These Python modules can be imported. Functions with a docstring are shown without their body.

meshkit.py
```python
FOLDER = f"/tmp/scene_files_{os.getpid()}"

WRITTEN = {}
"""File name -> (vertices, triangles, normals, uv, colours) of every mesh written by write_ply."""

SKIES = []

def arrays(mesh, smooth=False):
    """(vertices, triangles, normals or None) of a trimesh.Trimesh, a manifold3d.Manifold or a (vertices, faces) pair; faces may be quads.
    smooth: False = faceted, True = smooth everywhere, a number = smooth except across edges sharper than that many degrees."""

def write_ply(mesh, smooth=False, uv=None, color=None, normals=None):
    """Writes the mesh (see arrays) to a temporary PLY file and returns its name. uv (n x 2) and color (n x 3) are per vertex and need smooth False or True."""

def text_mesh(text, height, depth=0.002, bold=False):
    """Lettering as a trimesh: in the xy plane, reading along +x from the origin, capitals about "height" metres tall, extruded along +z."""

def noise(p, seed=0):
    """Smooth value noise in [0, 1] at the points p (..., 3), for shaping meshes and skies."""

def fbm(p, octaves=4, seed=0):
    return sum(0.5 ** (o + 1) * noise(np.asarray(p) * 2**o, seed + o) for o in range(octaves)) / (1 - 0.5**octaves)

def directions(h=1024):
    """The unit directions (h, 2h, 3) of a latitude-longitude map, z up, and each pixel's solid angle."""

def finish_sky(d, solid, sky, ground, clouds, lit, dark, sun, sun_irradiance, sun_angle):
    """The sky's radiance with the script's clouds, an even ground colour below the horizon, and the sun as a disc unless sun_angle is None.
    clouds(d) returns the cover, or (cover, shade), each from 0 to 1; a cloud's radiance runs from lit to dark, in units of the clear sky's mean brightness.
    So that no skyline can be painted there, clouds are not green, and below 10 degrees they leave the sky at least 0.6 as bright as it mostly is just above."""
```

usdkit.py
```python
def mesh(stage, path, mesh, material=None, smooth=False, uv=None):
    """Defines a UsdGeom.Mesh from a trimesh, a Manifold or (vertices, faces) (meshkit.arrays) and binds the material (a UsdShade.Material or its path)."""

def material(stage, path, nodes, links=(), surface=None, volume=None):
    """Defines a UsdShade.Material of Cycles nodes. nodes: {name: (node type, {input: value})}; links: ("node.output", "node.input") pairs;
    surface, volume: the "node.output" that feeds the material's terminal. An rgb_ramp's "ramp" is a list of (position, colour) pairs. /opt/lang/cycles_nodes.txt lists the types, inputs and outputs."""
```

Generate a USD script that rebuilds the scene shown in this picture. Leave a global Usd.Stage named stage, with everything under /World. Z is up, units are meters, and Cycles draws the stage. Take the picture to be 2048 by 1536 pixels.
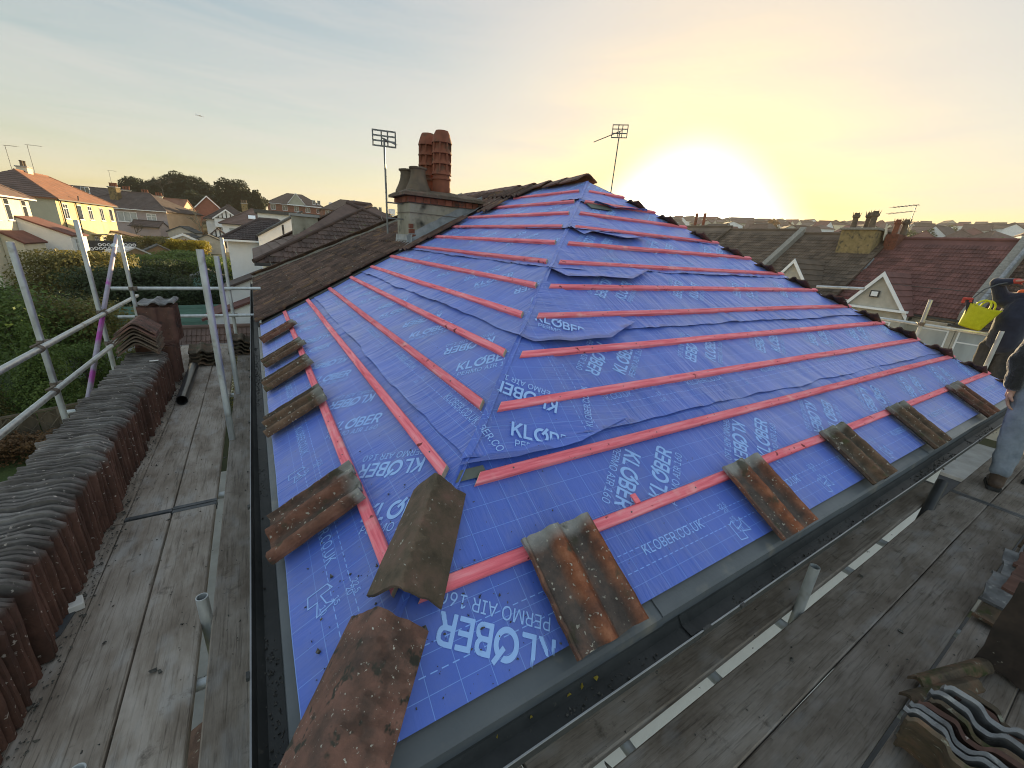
import math
import numpy as np
import trimesh
import manifold3d as mf
import usdkit
import meshkit
from shapely.geometry import Polygon, Point, LineString, box as sbox
from shapely import affinity
from pxr import Usd, UsdGeom, UsdLux, UsdShade, Gf, Sdf

stage = Usd.Stage.CreateInMemory()
UsdGeom.SetStageUpAxis(stage, "Z")
UsdGeom.SetStageMetersPerUnit(stage, 1.0)
world = UsdGeom.Xform.Define(stage, "/World")
stage.SetDefaultPrim(world.GetPrim())
UsdGeom.Scope.Define(stage, "/World/Looks")

# ------------------------------------------------------------------ camera
YAW, PITCH, ROLL = 0.56786, -0.32765, 0.0712
fw = np.array([math.sin(YAW) * math.cos(PITCH), math.cos(YAW) * math.cos(PITCH), math.sin(PITCH)])
r0 = np.array([math.cos(YAW), -math.sin(YAW), 0.0])
u0 = np.cross(r0, fw)
right = math.cos(ROLL) * r0 + math.sin(ROLL) * u0
up = -math.sin(ROLL) * r0 + math.cos(ROLL) * u0
CAM = np.array([0.0174, -0.6925, 1.2403])
cam = UsdGeom.Camera.Define(stage, "/World/camera")
M4 = Gf.Matrix4d(*right, 0, *up, 0, *(-fw), 0, *CAM, 1)
cam.AddTransformOp().Set(M4)
cam.CreateHorizontalApertureAttr(36.0)
cam.CreateVerticalApertureAttr(27.0)
cam.CreateFocalLengthAttr(36.0 * 808.15 / 2048)
cam.CreateClippingRangeAttr((0.02, 20000.0))
cam.CreateExposureAttr(1.27)

# ------------------------------------------------------------------ sky and sun
SUN_EL, SUN_AZ = math.radians(9.3), math.radians(52.7)
SUN = np.array([math.sin(SUN_AZ) * math.cos(SUN_EL), math.cos(SUN_AZ) * math.cos(SUN_EL), math.sin(SUN_EL)])
usdkit.material(stage, "/World/Looks/sky_light", {
    "sky": ("sky_texture", {"sky_type": "single_scattering", "sun_disc": False, "sun_elevation": SUN_EL,
                            "sun_rotation": SUN_AZ, "altitude": 50.0, "air_density": 1.15, "aerosol_density": 1.2, "ozone_density": 1.5}),
    "tc": ("texture_coordinate", {}),
    "mp": ("mapping", {"scale": (1.3, 1.3, 12.0), "rotation": (0.12, 0.08, 0.3)}),
    "nz": ("noise_texture", {"scale": 1.5, "detail": 6.0, "roughness": 0.58, "distortion": 0.5}),
    "rp": ("rgb_ramp", {"ramp": [(0.40, (0, 0, 0)), (0.75, (1, 1, 1))]}),
    "g": ("gamma", {"gamma": 0.45}), "h": ("hsv", {"saturation": 2.05, "value": 1.0}),
    "wm": ("mix", {"mix_type": "multiply", "fac": 1.0, "color2": (1.05, 0.985, 0.92)}),
    "hc": ("mix", {"fac": 0.62, "color2": (2.14, 2.02, 1.90)}), "cf": ("map_range", {"to_min": 0.26, "to_max": 1.0}),
    "cm": ("mix", {}),
    "bw": ("rgb_to_bw", {}), "gl": ("map_range", {"range_type": "smoothstep", "from_min": 19.0, "from_max": 35.0, "to_min": 0.0, "to_max": 1.0, "clamp": True}),
    "gm": ("mix", {"color2": (6.5, 6.0, 5.0)}),
    "bg": ("background_shader", {"strength": 0.15}),
}, [("sky.color","g.color"),("g.color","h.color"),("tc.generated","mp.vector"),("mp.vector","nz.vector"),("nz.fac","rp.fac"),("rp.color","cf.value"),("h.color","wm.color1"),
("wm.color","hc.color1"),("wm.color","cm.color1"),("hc.color","cm.color2"),("cf.result","cm.fac"),
("sky.color","bw.color"),("bw.val","gl.value"),("gl.result","gm.fac"),("cm.color","gm.color1"),("gm.color", "bg.color")], surface="bg.background")
dome = UsdLux.DomeLight.Define(stage, "/World/sky")
dome.GetPrim().SetCustomDataByKey("kind", "structure")
UsdShade.MaterialBindingAPI.Apply(dome.GetPrim()).Bind(UsdShade.Material.Get(stage, "/World/Looks/sky_light"))
sun = UsdLux.DistantLight.Define(stage, "/World/sun")
sun.CreateIntensityAttr(1.25)
sun.CreateAngleAttr(0.5)
sun.CreateColorAttr(Gf.Vec3f(1.0, 0.75, 0.42))
sun.CreateNormalizeAttr(True) if hasattr(sun, "CreateNormalizeAttr") else None
zax = SUN
xax = np.cross([0, 0, 1.0], zax); xax /= np.linalg.norm(xax)
yax = np.cross(zax, xax)
sun.AddTransformOp().Set(Gf.Matrix4d(*xax, 0, *yax, 0, *zax, 0, 0, 0, 0, 1))

# ------------------------------------------------------------------ helpers
_used = {}
def numbered(parent, name):
    key = parent + "/" + name
    n = _used.get(key, 0)
    _used[key] = n + 1
    return key if n == 0 else f"{key}_{n:03d}"

class Node:
    def __init__(self, path, off):
        self.path, self.off = path, np.asarray(off, float)

def setd(path, **kw):
    p = stage.GetPrimAtPath(path)
    for k, v in kw.items():
        if v is not None:
            p.SetCustomDataByKey(k, v)

def thing(name, label, cat, group=None, loc=(0, 0, 0)):
    path = numbered("/World", name)
    x = UsdGeom.Xform.Define(stage, path)
    x.AddTranslateOp().Set(Gf.Vec3d(*map(float, loc)))
    setd(path, label=label, category=cat, group=group)
    return Node(path, loc)

def tovf(m):
    if hasattr(m, "to_mesh"):
        k = m.to_mesh()
        return np.array(k.vert_properties[:, :3], float), np.array(k.tri_verts, int)
    if isinstance(m, trimesh.Trimesh):
        return np.array(m.vertices), np.array(m.faces)
    v, f = np.asarray(m[0], float), np.asarray(m[1], int)
    if f.shape[1] == 4:
        f = np.vstack([f[:, [0, 1, 2]], f[:, [0, 2, 3]]])
    return v, f

def L(name):
    return "/World/Looks/" + name

def part(parent, name, mesh, material, smooth=False, label=None, kind=None, uv=None):
    path = numbered(parent.path, name)
    v, f = tovf(mesh)
    usdkit.mesh(stage, path, (v - parent.off, f), L(material), smooth=smooth, uv=uv)
    setd(path, label=label, kind=kind)
    return Node(path, parent.off)

def solo(name, mesh, material, label=None, cat=None, group=None, kind=None, smooth=False, uv=None):
    path = numbered("/World", name)
    v, f = tovf(mesh)
    usdkit.mesh(stage, path, (v, f), L(material), smooth=smooth, uv=uv)
    setd(path, label=label, category=cat, group=group, kind=kind)
    return Node(path, (0, 0, 0))

def cat_(ms):
    vs, fs, n = [], [], 0
    for m in ms:
        v, f = tovf(m)
        vs.append(v); fs.append(f + n); n += len(v)
    return np.vstack(vs), np.vstack(fs)

def frame(o, ex, ey, ez):
    m = np.eye(4)
    m[:3, 0], m[:3, 1], m[:3, 2], m[:3, 3] = ex, ey, ez, o
    return m

def xf(m, mat):
    v, f = tovf(m)
    return v @ mat[:3, :3].T + mat[:3, 3], f

def rotz(a, o=(0, 0, 0)):
    c, s = math.cos(a), math.sin(a)
    return frame(o, (c, s, 0), (-s, c, 0), (0, 0, 1))

def box(a, b, bev=0.0):
    a, b = np.minimum(a, b).astype(float), np.maximum(a, b).astype(float)
    if bev <= 0:
        m = trimesh.creation.box(b - a)
        m.apply_translation((a + b) / 2)
        return m.vertices.copy(), m.faces.copy()
    pts = []
    for k in range(3):
        lo, hi = a + bev, b - bev
        lo[k], hi[k] = a[k], b[k]
        for i in range(8):
            pts.append([(lo if not (i >> j) & 1 else hi)[j] for j in range(3)])
    return tovf(mf.Manifold.hull_points(np.array(pts)))

def hull(pts):
    return tovf(mf.Manifold.hull_points(np.array(pts, float)))

def obox(o, ex, ey, ez, sx, sy, sz, bev=0.0):
    """box from corner o along the three axes"""
    return xf(box((0, 0, 0), (sx, sy, sz), bev), frame(o, ex, ey, ez))

def tube(a, b, r, seg=14, r2=None, cap=True):
    a, b = np.array(a, float), np.array(b, float)
    d = b - a; d = d / np.linalg.norm(d)
    t = np.array([0, 0, 1.0]) if abs(d[2]) < 0.9 else np.array([1.0, 0, 0])
    x = np.cross(t, d); x /= np.linalg.norm(x); y = np.cross(d, x)
    an = np.linspace(0, 2 * np.pi, seg, endpoint=False)
    ring = np.cos(an)[:, None] * x + np.sin(an)[:, None] * y
    v = np.vstack([a + ring * r, b + ring * (r if r2 is None else r2)])
    i = np.arange(seg); j = (i + 1) % seg
    f = np.vstack([np.stack([i, j, j + seg], 1), np.stack([i, j + seg, i + seg], 1)])
    if cap:
        v = np.vstack([v, a, b])
        f = np.vstack([f, np.stack([j, i, np.full(seg, 2 * seg)], 1), np.stack([i + seg, j + seg, np.full(seg, 2 * seg + 1)], 1)])
    return v, f

def pipe(a, b, r, wall=0.004, seg=18):
    """open-ended hollow tube"""
    a, b = np.array(a, float), np.array(b, float)
    o, i_ = tube(a, b, r, seg, cap=False), tube(a, b, r - wall, seg, cap=False)
    n = 2 * seg
    v = np.vstack([o[0], i_[0]])
    f = [o[1], i_[1][:, ::-1] + n]
    i = np.arange(seg); j = (i + 1) % seg
    for s, flip in ((0, False), (seg, True)):
        q = np.stack([i + s, i + s + n, j + s + n], 1), np.stack([i + s, j + s + n, j + s], 1)
        for t in q:
            f.append(t[:, ::-1] if flip else t)
    return v, np.vstack(f)

def polytube(pts, r, seg=8):
    return cat_([tube(pts[i], pts[i + 1], r, seg) for i in range(len(pts) - 1)])

def lathe(prof, o, seg=24):
    prof = np.array(prof, float)
    an = np.linspace(0, 2 * np.pi, seg, endpoint=False)
    v = np.array([[p[0] * math.cos(a), p[0] * math.sin(a), p[1]] for p in prof for a in an]) + np.array(o, float)
    f = []
    for k in range(len(prof) - 1):
        for i in range(seg):
            j = (i + 1) % seg
            f.append([k * seg + i, k * seg + j, (k + 1) * seg + j, (k + 1) * seg + i])
    return v, np.array(f)

def gridmesh(P):
    """P (n, m, 3) -> vertices, quads"""
    n, m = P.shape[:2]
    i = np.arange(n * m).reshape(n, m)
    q = np.stack([i[:-1, :-1], i[:-1, 1:], i[1:, 1:], i[1:, :-1]], -1).reshape(-1, 4)
    return P.reshape(-1, 3), q

def slab(poly3, thick):
    """convex planar polygon with thickness downwards along its normal"""
    p = np.array(poly3, float)
    n = np.cross(p[1] - p[0], p[2] - p[0]); n /= np.linalg.norm(n)
    if n[2] < 0: n = -n
    return hull(np.vstack([p, p - n * thick]))

def rnd(seed):
    return np.random.default_rng(seed)

# ------------------------------------------------------------------ materials
def mat(name, ramp, scale=4.0, stretch=(1, 1, 1), detail=6.0, rough=0.8, rough2=None, bump=0.3, bscale=None, bdist=0.01,
        spots=None, spots2=None, vary=0.0, metal=0.0, spec=0.4, rot=(0, 0, 0), distort=0.0, sheen=0.0, trans=None, coords="geo"):
    nodes = {
        "geo": ("geometry", {}),
        "map": ("mapping", {"scale": stretch, "rotation": rot}),
        "n": ("noise_texture", {"scale": scale, "detail": detail, "roughness": 0.6, "distortion": distort}),
        "r": ("rgb_ramp", {"ramp": ramp}),
        "p": ("principled_bsdf", {"roughness": rough, "metallic": metal, "specular_ior_level": spec, "sheen_weight": sheen}),
    }
    links = [("geo.position", "map.vector"), ("map.vector", "n.vector"), ("n.fac", "r.fac")]
    col = "r.color"
    for k, sp in enumerate((spots, spots2)):
        if sp:
            c, sc, lo, hi = sp
            nodes[f"sn{k}"] = ("noise_texture", {"scale": sc, "detail": 3.0, "roughness": 0.6})
            nodes[f"sr{k}"] = ("rgb_ramp", {"ramp": [(lo, (0, 0, 0)), (hi, (1, 1, 1))]})
            nodes[f"sm{k}"] = ("mix", {"color2": c})
            links += [("geo.position", f"sn{k}.vector"), (f"sn{k}.fac", f"sr{k}.fac"), (f"sr{k}.color", f"sm{k}.fac"), (col, f"sm{k}.color1")]
            col = f"sm{k}.color"
    if vary:
        nodes["oi"] = ("object_info", {})
        nodes["mr"] = ("map_range", {"from_min": 0.0, "from_max": 1.0, "to_min": 1 - vary, "to_max": 1 + vary})
        nodes["hv"] = ("hsv", {})
        links += [("oi.random", "mr.value"), ("mr.result", "hv.value"), (col, "hv.color")]
        col = "hv.color"
    links.append((col, "p.base_color"))
    if rough2 is not None:
        nodes["rr"] = ("map_range", {"from_min": 0.3, "from_max": 0.7, "to_min": rough, "to_max": rough2})
        links += [("n.fac", "rr.value"), ("rr.result", "p.roughness")]
    if bump:
        nodes["bn"] = ("noise_texture", {"scale": bscale or scale * 4, "detail": 5.0, "roughness": 0.65})
        nodes["b"] = ("bump", {"strength": bump, "distance": bdist})
        links += [("map.vector", "bn.vector"), ("bn.fac", "b.height"), ("b.normal", "p.normal")]
    surf = "p.BSDF"
    if trans:
        nodes["t"] = ("translucent_bsdf", {})
        nodes["mx"] = ("mix_closure", {"fac": trans})
        links += [(col, "t.color"), ("p.BSDF", "mx.closure1"), ("t.BSDF", "mx.closure2")]
        surf = "mx.closure"
    usdkit.material(stage, L(name), nodes, links, surface=surf)

def two(a, b): return [(0.3, a), (0.7, b)]

for nm, st in (("batten_pink_left", (22, 1.6, 22)), ("batten_pink_right", (1.6, 22, 22))):
    mat(nm, [(0.28, (0.62, 0.095, 0.13)), (0.45, (0.82, 0.17, 0.21)), (0.6, (0.88, 0.26, 0.30)), (0.78, (0.90, 0.42, 0.43))], 2.2, st, detail=8, rough=0.82, bump=0.5, bscale=6, bdist=0.003,
        spots=((0.20, 0.035, 0.04), 15, 0.665, 0.71), spots2=((0.88, 0.50, 0.46), 5, 0.60, 0.80), vary=0.10, spec=0.25)
mat("cut_timber", two((0.62, 0.46, 0.28), (0.75, 0.60, 0.40)), 40, rough=0.8, bump=0)
TERRA = [(0.25, (0.075, 0.045, 0.035)), (0.45, (0.17, 0.085, 0.057)), (0.6, (0.29, 0.125, 0.075)), (0.8, (0.38, 0.18, 0.11))]
mat("roof_tile_worn", TERRA, 9, detail=8, rough=0.92, bump=0.8, bscale=55, bdist=0.006,
    spots=((0.45, 0.43, 0.38), 38, 0.66, 0.72), spots2=((0.035, 0.035, 0.028), 14, 0.58, 0.70), vary=0.18)
mat("roof_tile_mossy", [(0.3, (0.053, 0.042, 0.030)), (0.5, (0.112, 0.083, 0.054)), (0.7, (0.195, 0.112, 0.068))], 9, detail=8, rough=0.95, bump=0.9, bscale=50, bdist=0.008,
    spots=((0.30, 0.29, 0.22), 30, 0.63, 0.72), spots2=((0.05, 0.06, 0.02), 10, 0.56, 0.7), vary=0.15)
mat("hip_tile_worn", [(0.25, (0.055, 0.040, 0.034)), (0.42, (0.12, 0.072, 0.056)), (0.55, (0.19, 0.10, 0.075)), (0.7, (0.25, 0.125, 0.095)), (0.85, (0.30, 0.17, 0.13))], 11, detail=10, rough=0.93, bump=0.9, bscale=70, bdist=0.006,
    spots=((0.50, 0.47, 0.40), 78, 0.65, 0.69), spots2=((0.05, 0.046, 0.036), 20, 0.585, 0.66), vary=0.1)
mat("hip_tile_green", [(0.25, (0.065, 0.052, 0.036)), (0.42, (0.115, 0.088, 0.06)), (0.55, (0.16, 0.11, 0.078)), (0.7, (0.21, 0.125, 0.095)), (0.85, (0.27, 0.15, 0.11))], 11, detail=10, rough=0.93, bump=0.9, bscale=70, bdist=0.006,
    spots=((0.44, 0.43, 0.36), 55, 0.66, 0.71), spots2=((0.50, 0.29, 0.03), 13, 0.71, 0.74), vary=0.1)
mat("tile_edge_grey", [(0.28, (0.075, 0.072, 0.07)), (0.5, (0.19, 0.188, 0.187)), (0.62, (0.24, 0.235, 0.23)), (0.75, (0.22, 0.14, 0.11))], 9, detail=9, rough=0.9, bump=0.8, bscale=40, bdist=0.008,
    spots=((0.34, 0.33, 0.31), 22, 0.60, 0.7), vary=0.25)
mat("tile_back_red", [(0.3, (0.065, 0.036, 0.028)), (0.55, (0.125, 0.062, 0.045)), (0.75, (0.18, 0.095, 0.070))], 5, detail=8, rough=0.9, bump=0.5, bscale=40, bdist=0.005,
    spots=((0.50, 0.42, 0.36), 42, 0.68, 0.73), spots2=((0.05, 0.035, 0.03), 9, 0.56, 0.7), vary=0.25)
def row_tile_material():
    n = {"geo": ("geometry", {}), "s": ("separate_xyz", {}), "n": ("noise_texture", {"scale": 6.0, "detail": 8.0, "roughness": 0.65}),
         "r": ("rgb_ramp", {"ramp": [(0.3, (0.07, 0.040, 0.031)), (0.55, (0.135, 0.068, 0.050)), (0.75, (0.19, 0.105, 0.080))]}),
         "r2": ("rgb_ramp", {"ramp": [(0.3, (0.085, 0.073, 0.064)), (0.5, (0.17, 0.152, 0.138)), (0.62, (0.24, 0.222, 0.205)), (0.75, (0.19, 0.12, 0.095))]}),
         "n3": ("noise_texture", {"scale": 9.0, "detail": 4.0}), "z": ("math", {"math_type": "multiply_add", "value2": 0.07, "value3": -0.035}), "za": ("math", {"math_type": "add"}),
         "w": ("map_range", {"from_min": -0.165, "from_max": -0.125, "clamp": True}), "m": ("mix", {}),
         "sn": ("noise_texture", {"scale": 42.0, "detail": 3.0}), "sr": ("rgb_ramp", {"ramp": [(0.66, (0, 0, 0)), (0.71, (1, 1, 1))]}), "sm": ("mix", {"color2": (0.52, 0.45, 0.39)}),
         "oi": ("object_info", {}), "mr": ("map_range", {"to_min": 0.75, "to_max": 1.25}), "hv": ("hsv", {}),
         "bn": ("noise_texture", {"scale": 45.0, "detail": 5.0}), "b": ("bump", {"strength": 0.6, "distance": 0.006}),
         "p": ("principled_bsdf", {"roughness": 0.92, "specular_ior_level": 0.3})}
    k = [("geo.position", "s.vector"), ("geo.position", "n.vector"), ("n.fac", "r.fac"), ("n.fac", "r2.fac"), ("geo.position", "n3.vector"), ("n3.fac", "z.value1"),
         ("z.value", "za.value1"), ("s.z", "za.value2"), ("za.value", "w.value"), ("w.result", "m.fac"), ("r.color", "m.color1"), ("r2.color", "m.color2"),
         ("geo.position", "sn.vector"), ("sn.fac", "sr.fac"), ("sr.color", "sm.fac"), ("m.color", "sm.color1"), ("oi.random", "mr.value"), ("mr.result", "hv.value"),
         ("sm.color", "hv.color"), ("hv.color", "p.base_color"), ("geo.position", "bn.vector"), ("bn.fac", "b.height"), ("b.normal", "p.normal")]
    usdkit.material(stage, L("tile_row_dusty"), n, k, surface="p.BSDF")
row_tile_material()
def worn_tile_material(name, pan, roll, mortar, moss):
    """double roll tile: dark pans, rolls worn back to the clay, mortar left on the head; st runs across and up the tile"""
    n = {"uv": ("attribute", {"attribute": "st"}), "s": ("separate_xyz", {}), "geo": ("geometry", {}),
         "n": ("noise_texture", {"scale": 14.0, "detail": 9.0, "roughness": 0.68}), "n2": ("noise_texture", {"scale": 7.0, "detail": 5.0}),
         "rp": ("rgb_ramp", {"ramp": pan}), "rr": ("rgb_ramp", {"ramp": roll}),
         "mask": ("rgb_ramp", {"ramp": [(0.0, (0.55, 0.55, 0.55)), (0.05, (0.1, 0.1, 0.1)), (0.28, (0, 0, 0)), (0.36, (0.9, 0.9, 0.9)), (0.52, (1, 1, 1)), (0.60, (0.05, 0.05, 0.05)), (0.76, (0, 0, 0)), (0.84, (0.8, 0.8, 0.8)), (1.0, (1, 1, 1))]}),
         "mk": ("math", {"math_type": "multiply_add", "value2": 1.6, "value3": -0.8}), "ms": ("math", {"math_type": "add", "use_clamp": True}),
         "c": ("mix", {}), "head": ("map_range", {"from_min": 0.84, "from_max": 0.95, "clamp": True}), "hm": ("math", {"math_type": "multiply_add", "value2": 0.35, "value3": -0.17}), "ha": ("math", {"math_type": "add"}),
         "c2": ("mix", {"color2": mortar}), "sn": ("noise_texture", {"scale": 58.0, "detail": 4.0}), "sr": ("rgb_ramp", {"ramp": [(0.645, (0, 0, 0)), (0.69, (0.9, 0.9, 0.9))]}), "c3": ("mix", {"color2": (0.46, 0.42, 0.34)}),
         "mn": ("noise_texture", {"scale": 11.0, "detail": 6.0}), "mr": ("rgb_ramp", {"ramp": [(0.60, (0, 0, 0)), (0.68, (0.8, 0.8, 0.8))]}), "c4": ("mix", {"color2": moss}),
         "bn": ("noise_texture", {"scale": 60.0, "detail": 6.0, "roughness": 0.7}), "b": ("bump", {"strength": 0.9, "distance": 0.007}),
         "p": ("principled_bsdf", {"roughness": 0.93, "specular_ior_level": 0.3})}
    k = [("uv.vector", "s.vector"), ("geo.position", "n.vector"), ("geo.position", "n2.vector"), ("n.fac", "rp.fac"), ("n.fac", "rr.fac"), ("s.x", "mask.fac"),
         ("n2.fac", "mk.value1"), ("mk.value", "ms.value1"), ("mask.color", "ms.value2"), ("ms.value", "c.fac"), ("rp.color", "c.color1"), ("rr.color", "c.color2"),
         ("n2.fac", "hm.value1"), ("hm.value", "ha.value1"), ("s.y", "ha.value2"), ("ha.value", "head.value"), ("head.result", "c2.fac"), ("c.color", "c2.color1"),
         ("geo.position", "sn.vector"), ("sn.fac", "sr.fac"), ("sr.color", "c3.fac"), ("c2.color", "c3.color1"),
         ("geo.position", "mn.vector"), ("mn.fac", "mr.fac"), ("mr.color", "c4.fac"), ("c3.color", "c4.color1"), ("c4.color", "p.base_color"),
         ("geo.position", "bn.vector"), ("bn.fac", "b.height"), ("b.normal", "p.normal")]
    usdkit.material(stage, L(name), n, k, surface="p.BSDF")
worn_tile_material("laid_tile_red", [(0.3, (0.055, 0.045, 0.04)), (0.5, (0.10, 0.078, 0.066)), (0.7, (0.145, 0.105, 0.085))], [(0.3, (0.13, 0.05, 0.03)), (0.5, (0.25, 0.085, 0.04)), (0.7, (0.36, 0.15, 0.08))], (0.30, 0.285, 0.26), (0.06, 0.055, 0.035))
worn_tile_material("laid_tile_mossy", [(0.3, (0.045, 0.036, 0.028)), (0.5, (0.085, 0.068, 0.05)), (0.7, (0.13, 0.10, 0.075))], [(0.3, (0.065, 0.042, 0.028)), (0.5, (0.13, 0.075, 0.045)), (0.7, (0.20, 0.12, 0.075))], (0.22, 0.21, 0.18), (0.065, 0.07, 0.03))
worn_tile_material("laid_tile_brown", [(0.3, (0.05, 0.036, 0.03)), (0.5, (0.10, 0.066, 0.05)), (0.7, (0.15, 0.095, 0.07))], [(0.3, (0.09, 0.045, 0.03)), (0.5, (0.17, 0.075, 0.048)), (0.7, (0.25, 0.12, 0.08))], (0.27, 0.255, 0.23), (0.06, 0.055, 0.035))
mat("old_brown_tile", [(0.25, (0.036, 0.025, 0.02)), (0.5, (0.092, 0.054, 0.040)), (0.75, (0.165, 0.098, 0.070))], 6, (1, 1, 1), detail=10, rough=0.93, bump=0.9, bscale=40, bdist=0.007,
    spots=((0.30, 0.28, 0.22), 26, 0.64, 0.72), spots2=((0.19, 0.105, 0.045), 3.5, 0.57, 0.70), vary=0.34)
mat("next_roof_tile", two((0.060, 0.038, 0.031), (0.12, 0.075, 0.06)), 2.0, rough=0.9, bump=0.3, bscale=10, vary=0.3, spots=((0.11, 0.11, 0.05), 2.2, 0.62, 0.74))
mat("far_brown_tile", two((0.090, 0.060, 0.051), (0.173, 0.108, 0.090)), 1.2, rough=0.85, bump=0.3, bscale=8, vary=0.22)
mat("far_red_tile", two((0.115, 0.048, 0.042), (0.19, 0.080, 0.068)), 1.2, rough=0.85, bump=0.3, bscale=8, vary=0.26)
mat("far_orange_tile", two((0.19, 0.088, 0.052), (0.29, 0.135, 0.085)), 1.2, rough=0.85, bump=0.3, bscale=8, vary=0.14)
mat("far_dark_tile", two((0.062, 0.044, 0.041), (0.108, 0.078, 0.07)), 1.2, rough=0.85, bump=0.3, bscale=8, vary=0.2)
mat("far_olive_tile", two((0.085, 0.062, 0.046), (0.15, 0.108, 0.078)), 1.0, rough=0.9, bump=0.3, bscale=8, vary=0.3)
mat("tile_face_dark", [(0.3, (0.022, 0.016, 0.012)), (0.55, (0.045, 0.031, 0.023)), (0.75, (0.075, 0.05, 0.036))], 9, detail=8, rough=0.93, bump=0.6, bscale=50, bdist=0.005, spots=((0.28, 0.25, 0.2), 40, 0.70, 0.73))
mat("mortar_grey", two((0.20, 0.185, 0.16), (0.32, 0.30, 0.26)), 9, rough=0.95, bump=0.7, bscale=40)
mat("lead_grey", two((0.16, 0.17, 0.18), (0.34, 0.35, 0.36)), 7, rough=0.5, bump=0.4, bscale=14, bdist=0.01, metal=0.3)
mat("rough_render", [(0.25, (0.163, 0.144, 0.106)), (0.5, (0.338, 0.306, 0.237)), (0.75, (0.488, 0.450, 0.362))], 2.6, (1, 1, 0.5), detail=9, rough=0.95, bump=0.9, bscale=45, bdist=0.012,
    spots=((0.045, 0.042, 0.035), 3.0, 0.58, 0.72))
mat("stack_brick", two((0.17, 0.055, 0.035), (0.30, 0.11, 0.065)), 8, rough=0.92, bump=0.6, bscale=40, vary=0.3, spots=((0.06, 0.05, 0.04), 9, 0.58, 0.7))
mat("buff_brick", two((0.19, 0.14, 0.06), (0.29, 0.215, 0.105)), 5, rough=0.92, bump=0.5, bscale=30, vary=0.25, spots=((0.07, 0.06, 0.042), 4, 0.53, 0.68))
mat("pot_terracotta", [(0.25, (0.13, 0.045, 0.025)), (0.55, (0.26, 0.085, 0.045)), (0.8, (0.33, 0.13, 0.075))], 4, detail=8, rough=0.85, bump=0.4, bscale=25,
    spots=((0.07, 0.055, 0.035), 4, 0.52, 0.68), vary=0.1)
mat("pot_sooty", [(0.25, (0.075, 0.06, 0.045)), (0.55, (0.15, 0.11, 0.075)), (0.8, (0.22, 0.14, 0.09))], 5, detail=8, rough=0.9, bump=0.4, bscale=25)
mat("gutter_black", two((0.030, 0.032, 0.031), (0.060, 0.061, 0.058)), 6, rough=0.5, bump=0.25, bscale=30, spots=((0.09, 0.085, 0.07), 26, 0.66, 0.75))
mat("gutter_lip", two((0.28, 0.29, 0.30), (0.4, 0.41, 0.42)), 6, rough=0.45, bump=0)
mat("eaves_tray_grey", two((0.070, 0.078, 0.086), (0.105, 0.114, 0.122)), 3, rough=0.33, bump=0.15, bscale=30, spots=((0.17, 0.16, 0.14), 5, 0.6, 0.75))
mat("grit", two((0.03, 0.028, 0.026), (0.16, 0.15, 0.13)), 120, rough=0.95, bump=0)
mat("moss_yellow", two((0.28, 0.20, 0.02), (0.42, 0.32, 0.05)), 60, rough=0.95, bump=0)
mat("galvanised", two((0.44, 0.46, 0.46), (0.68, 0.70, 0.70)), 14, (1, 1, 0.4), rough=0.38, rough2=0.6, bump=0.1, bscale=60, metal=0.75,
    spots=((0.30, 0.27, 0.22), 6, 0.62, 0.78))
mat("galvanised_purple", two((0.30, 0.26, 0.33), (0.42, 0.38, 0.44)), 8, rough=0.6, bump=0.1, bscale=60, metal=0.3, spots=((0.42, 0.08, 0.36), 2.2, 0.57, 0.66))
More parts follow.
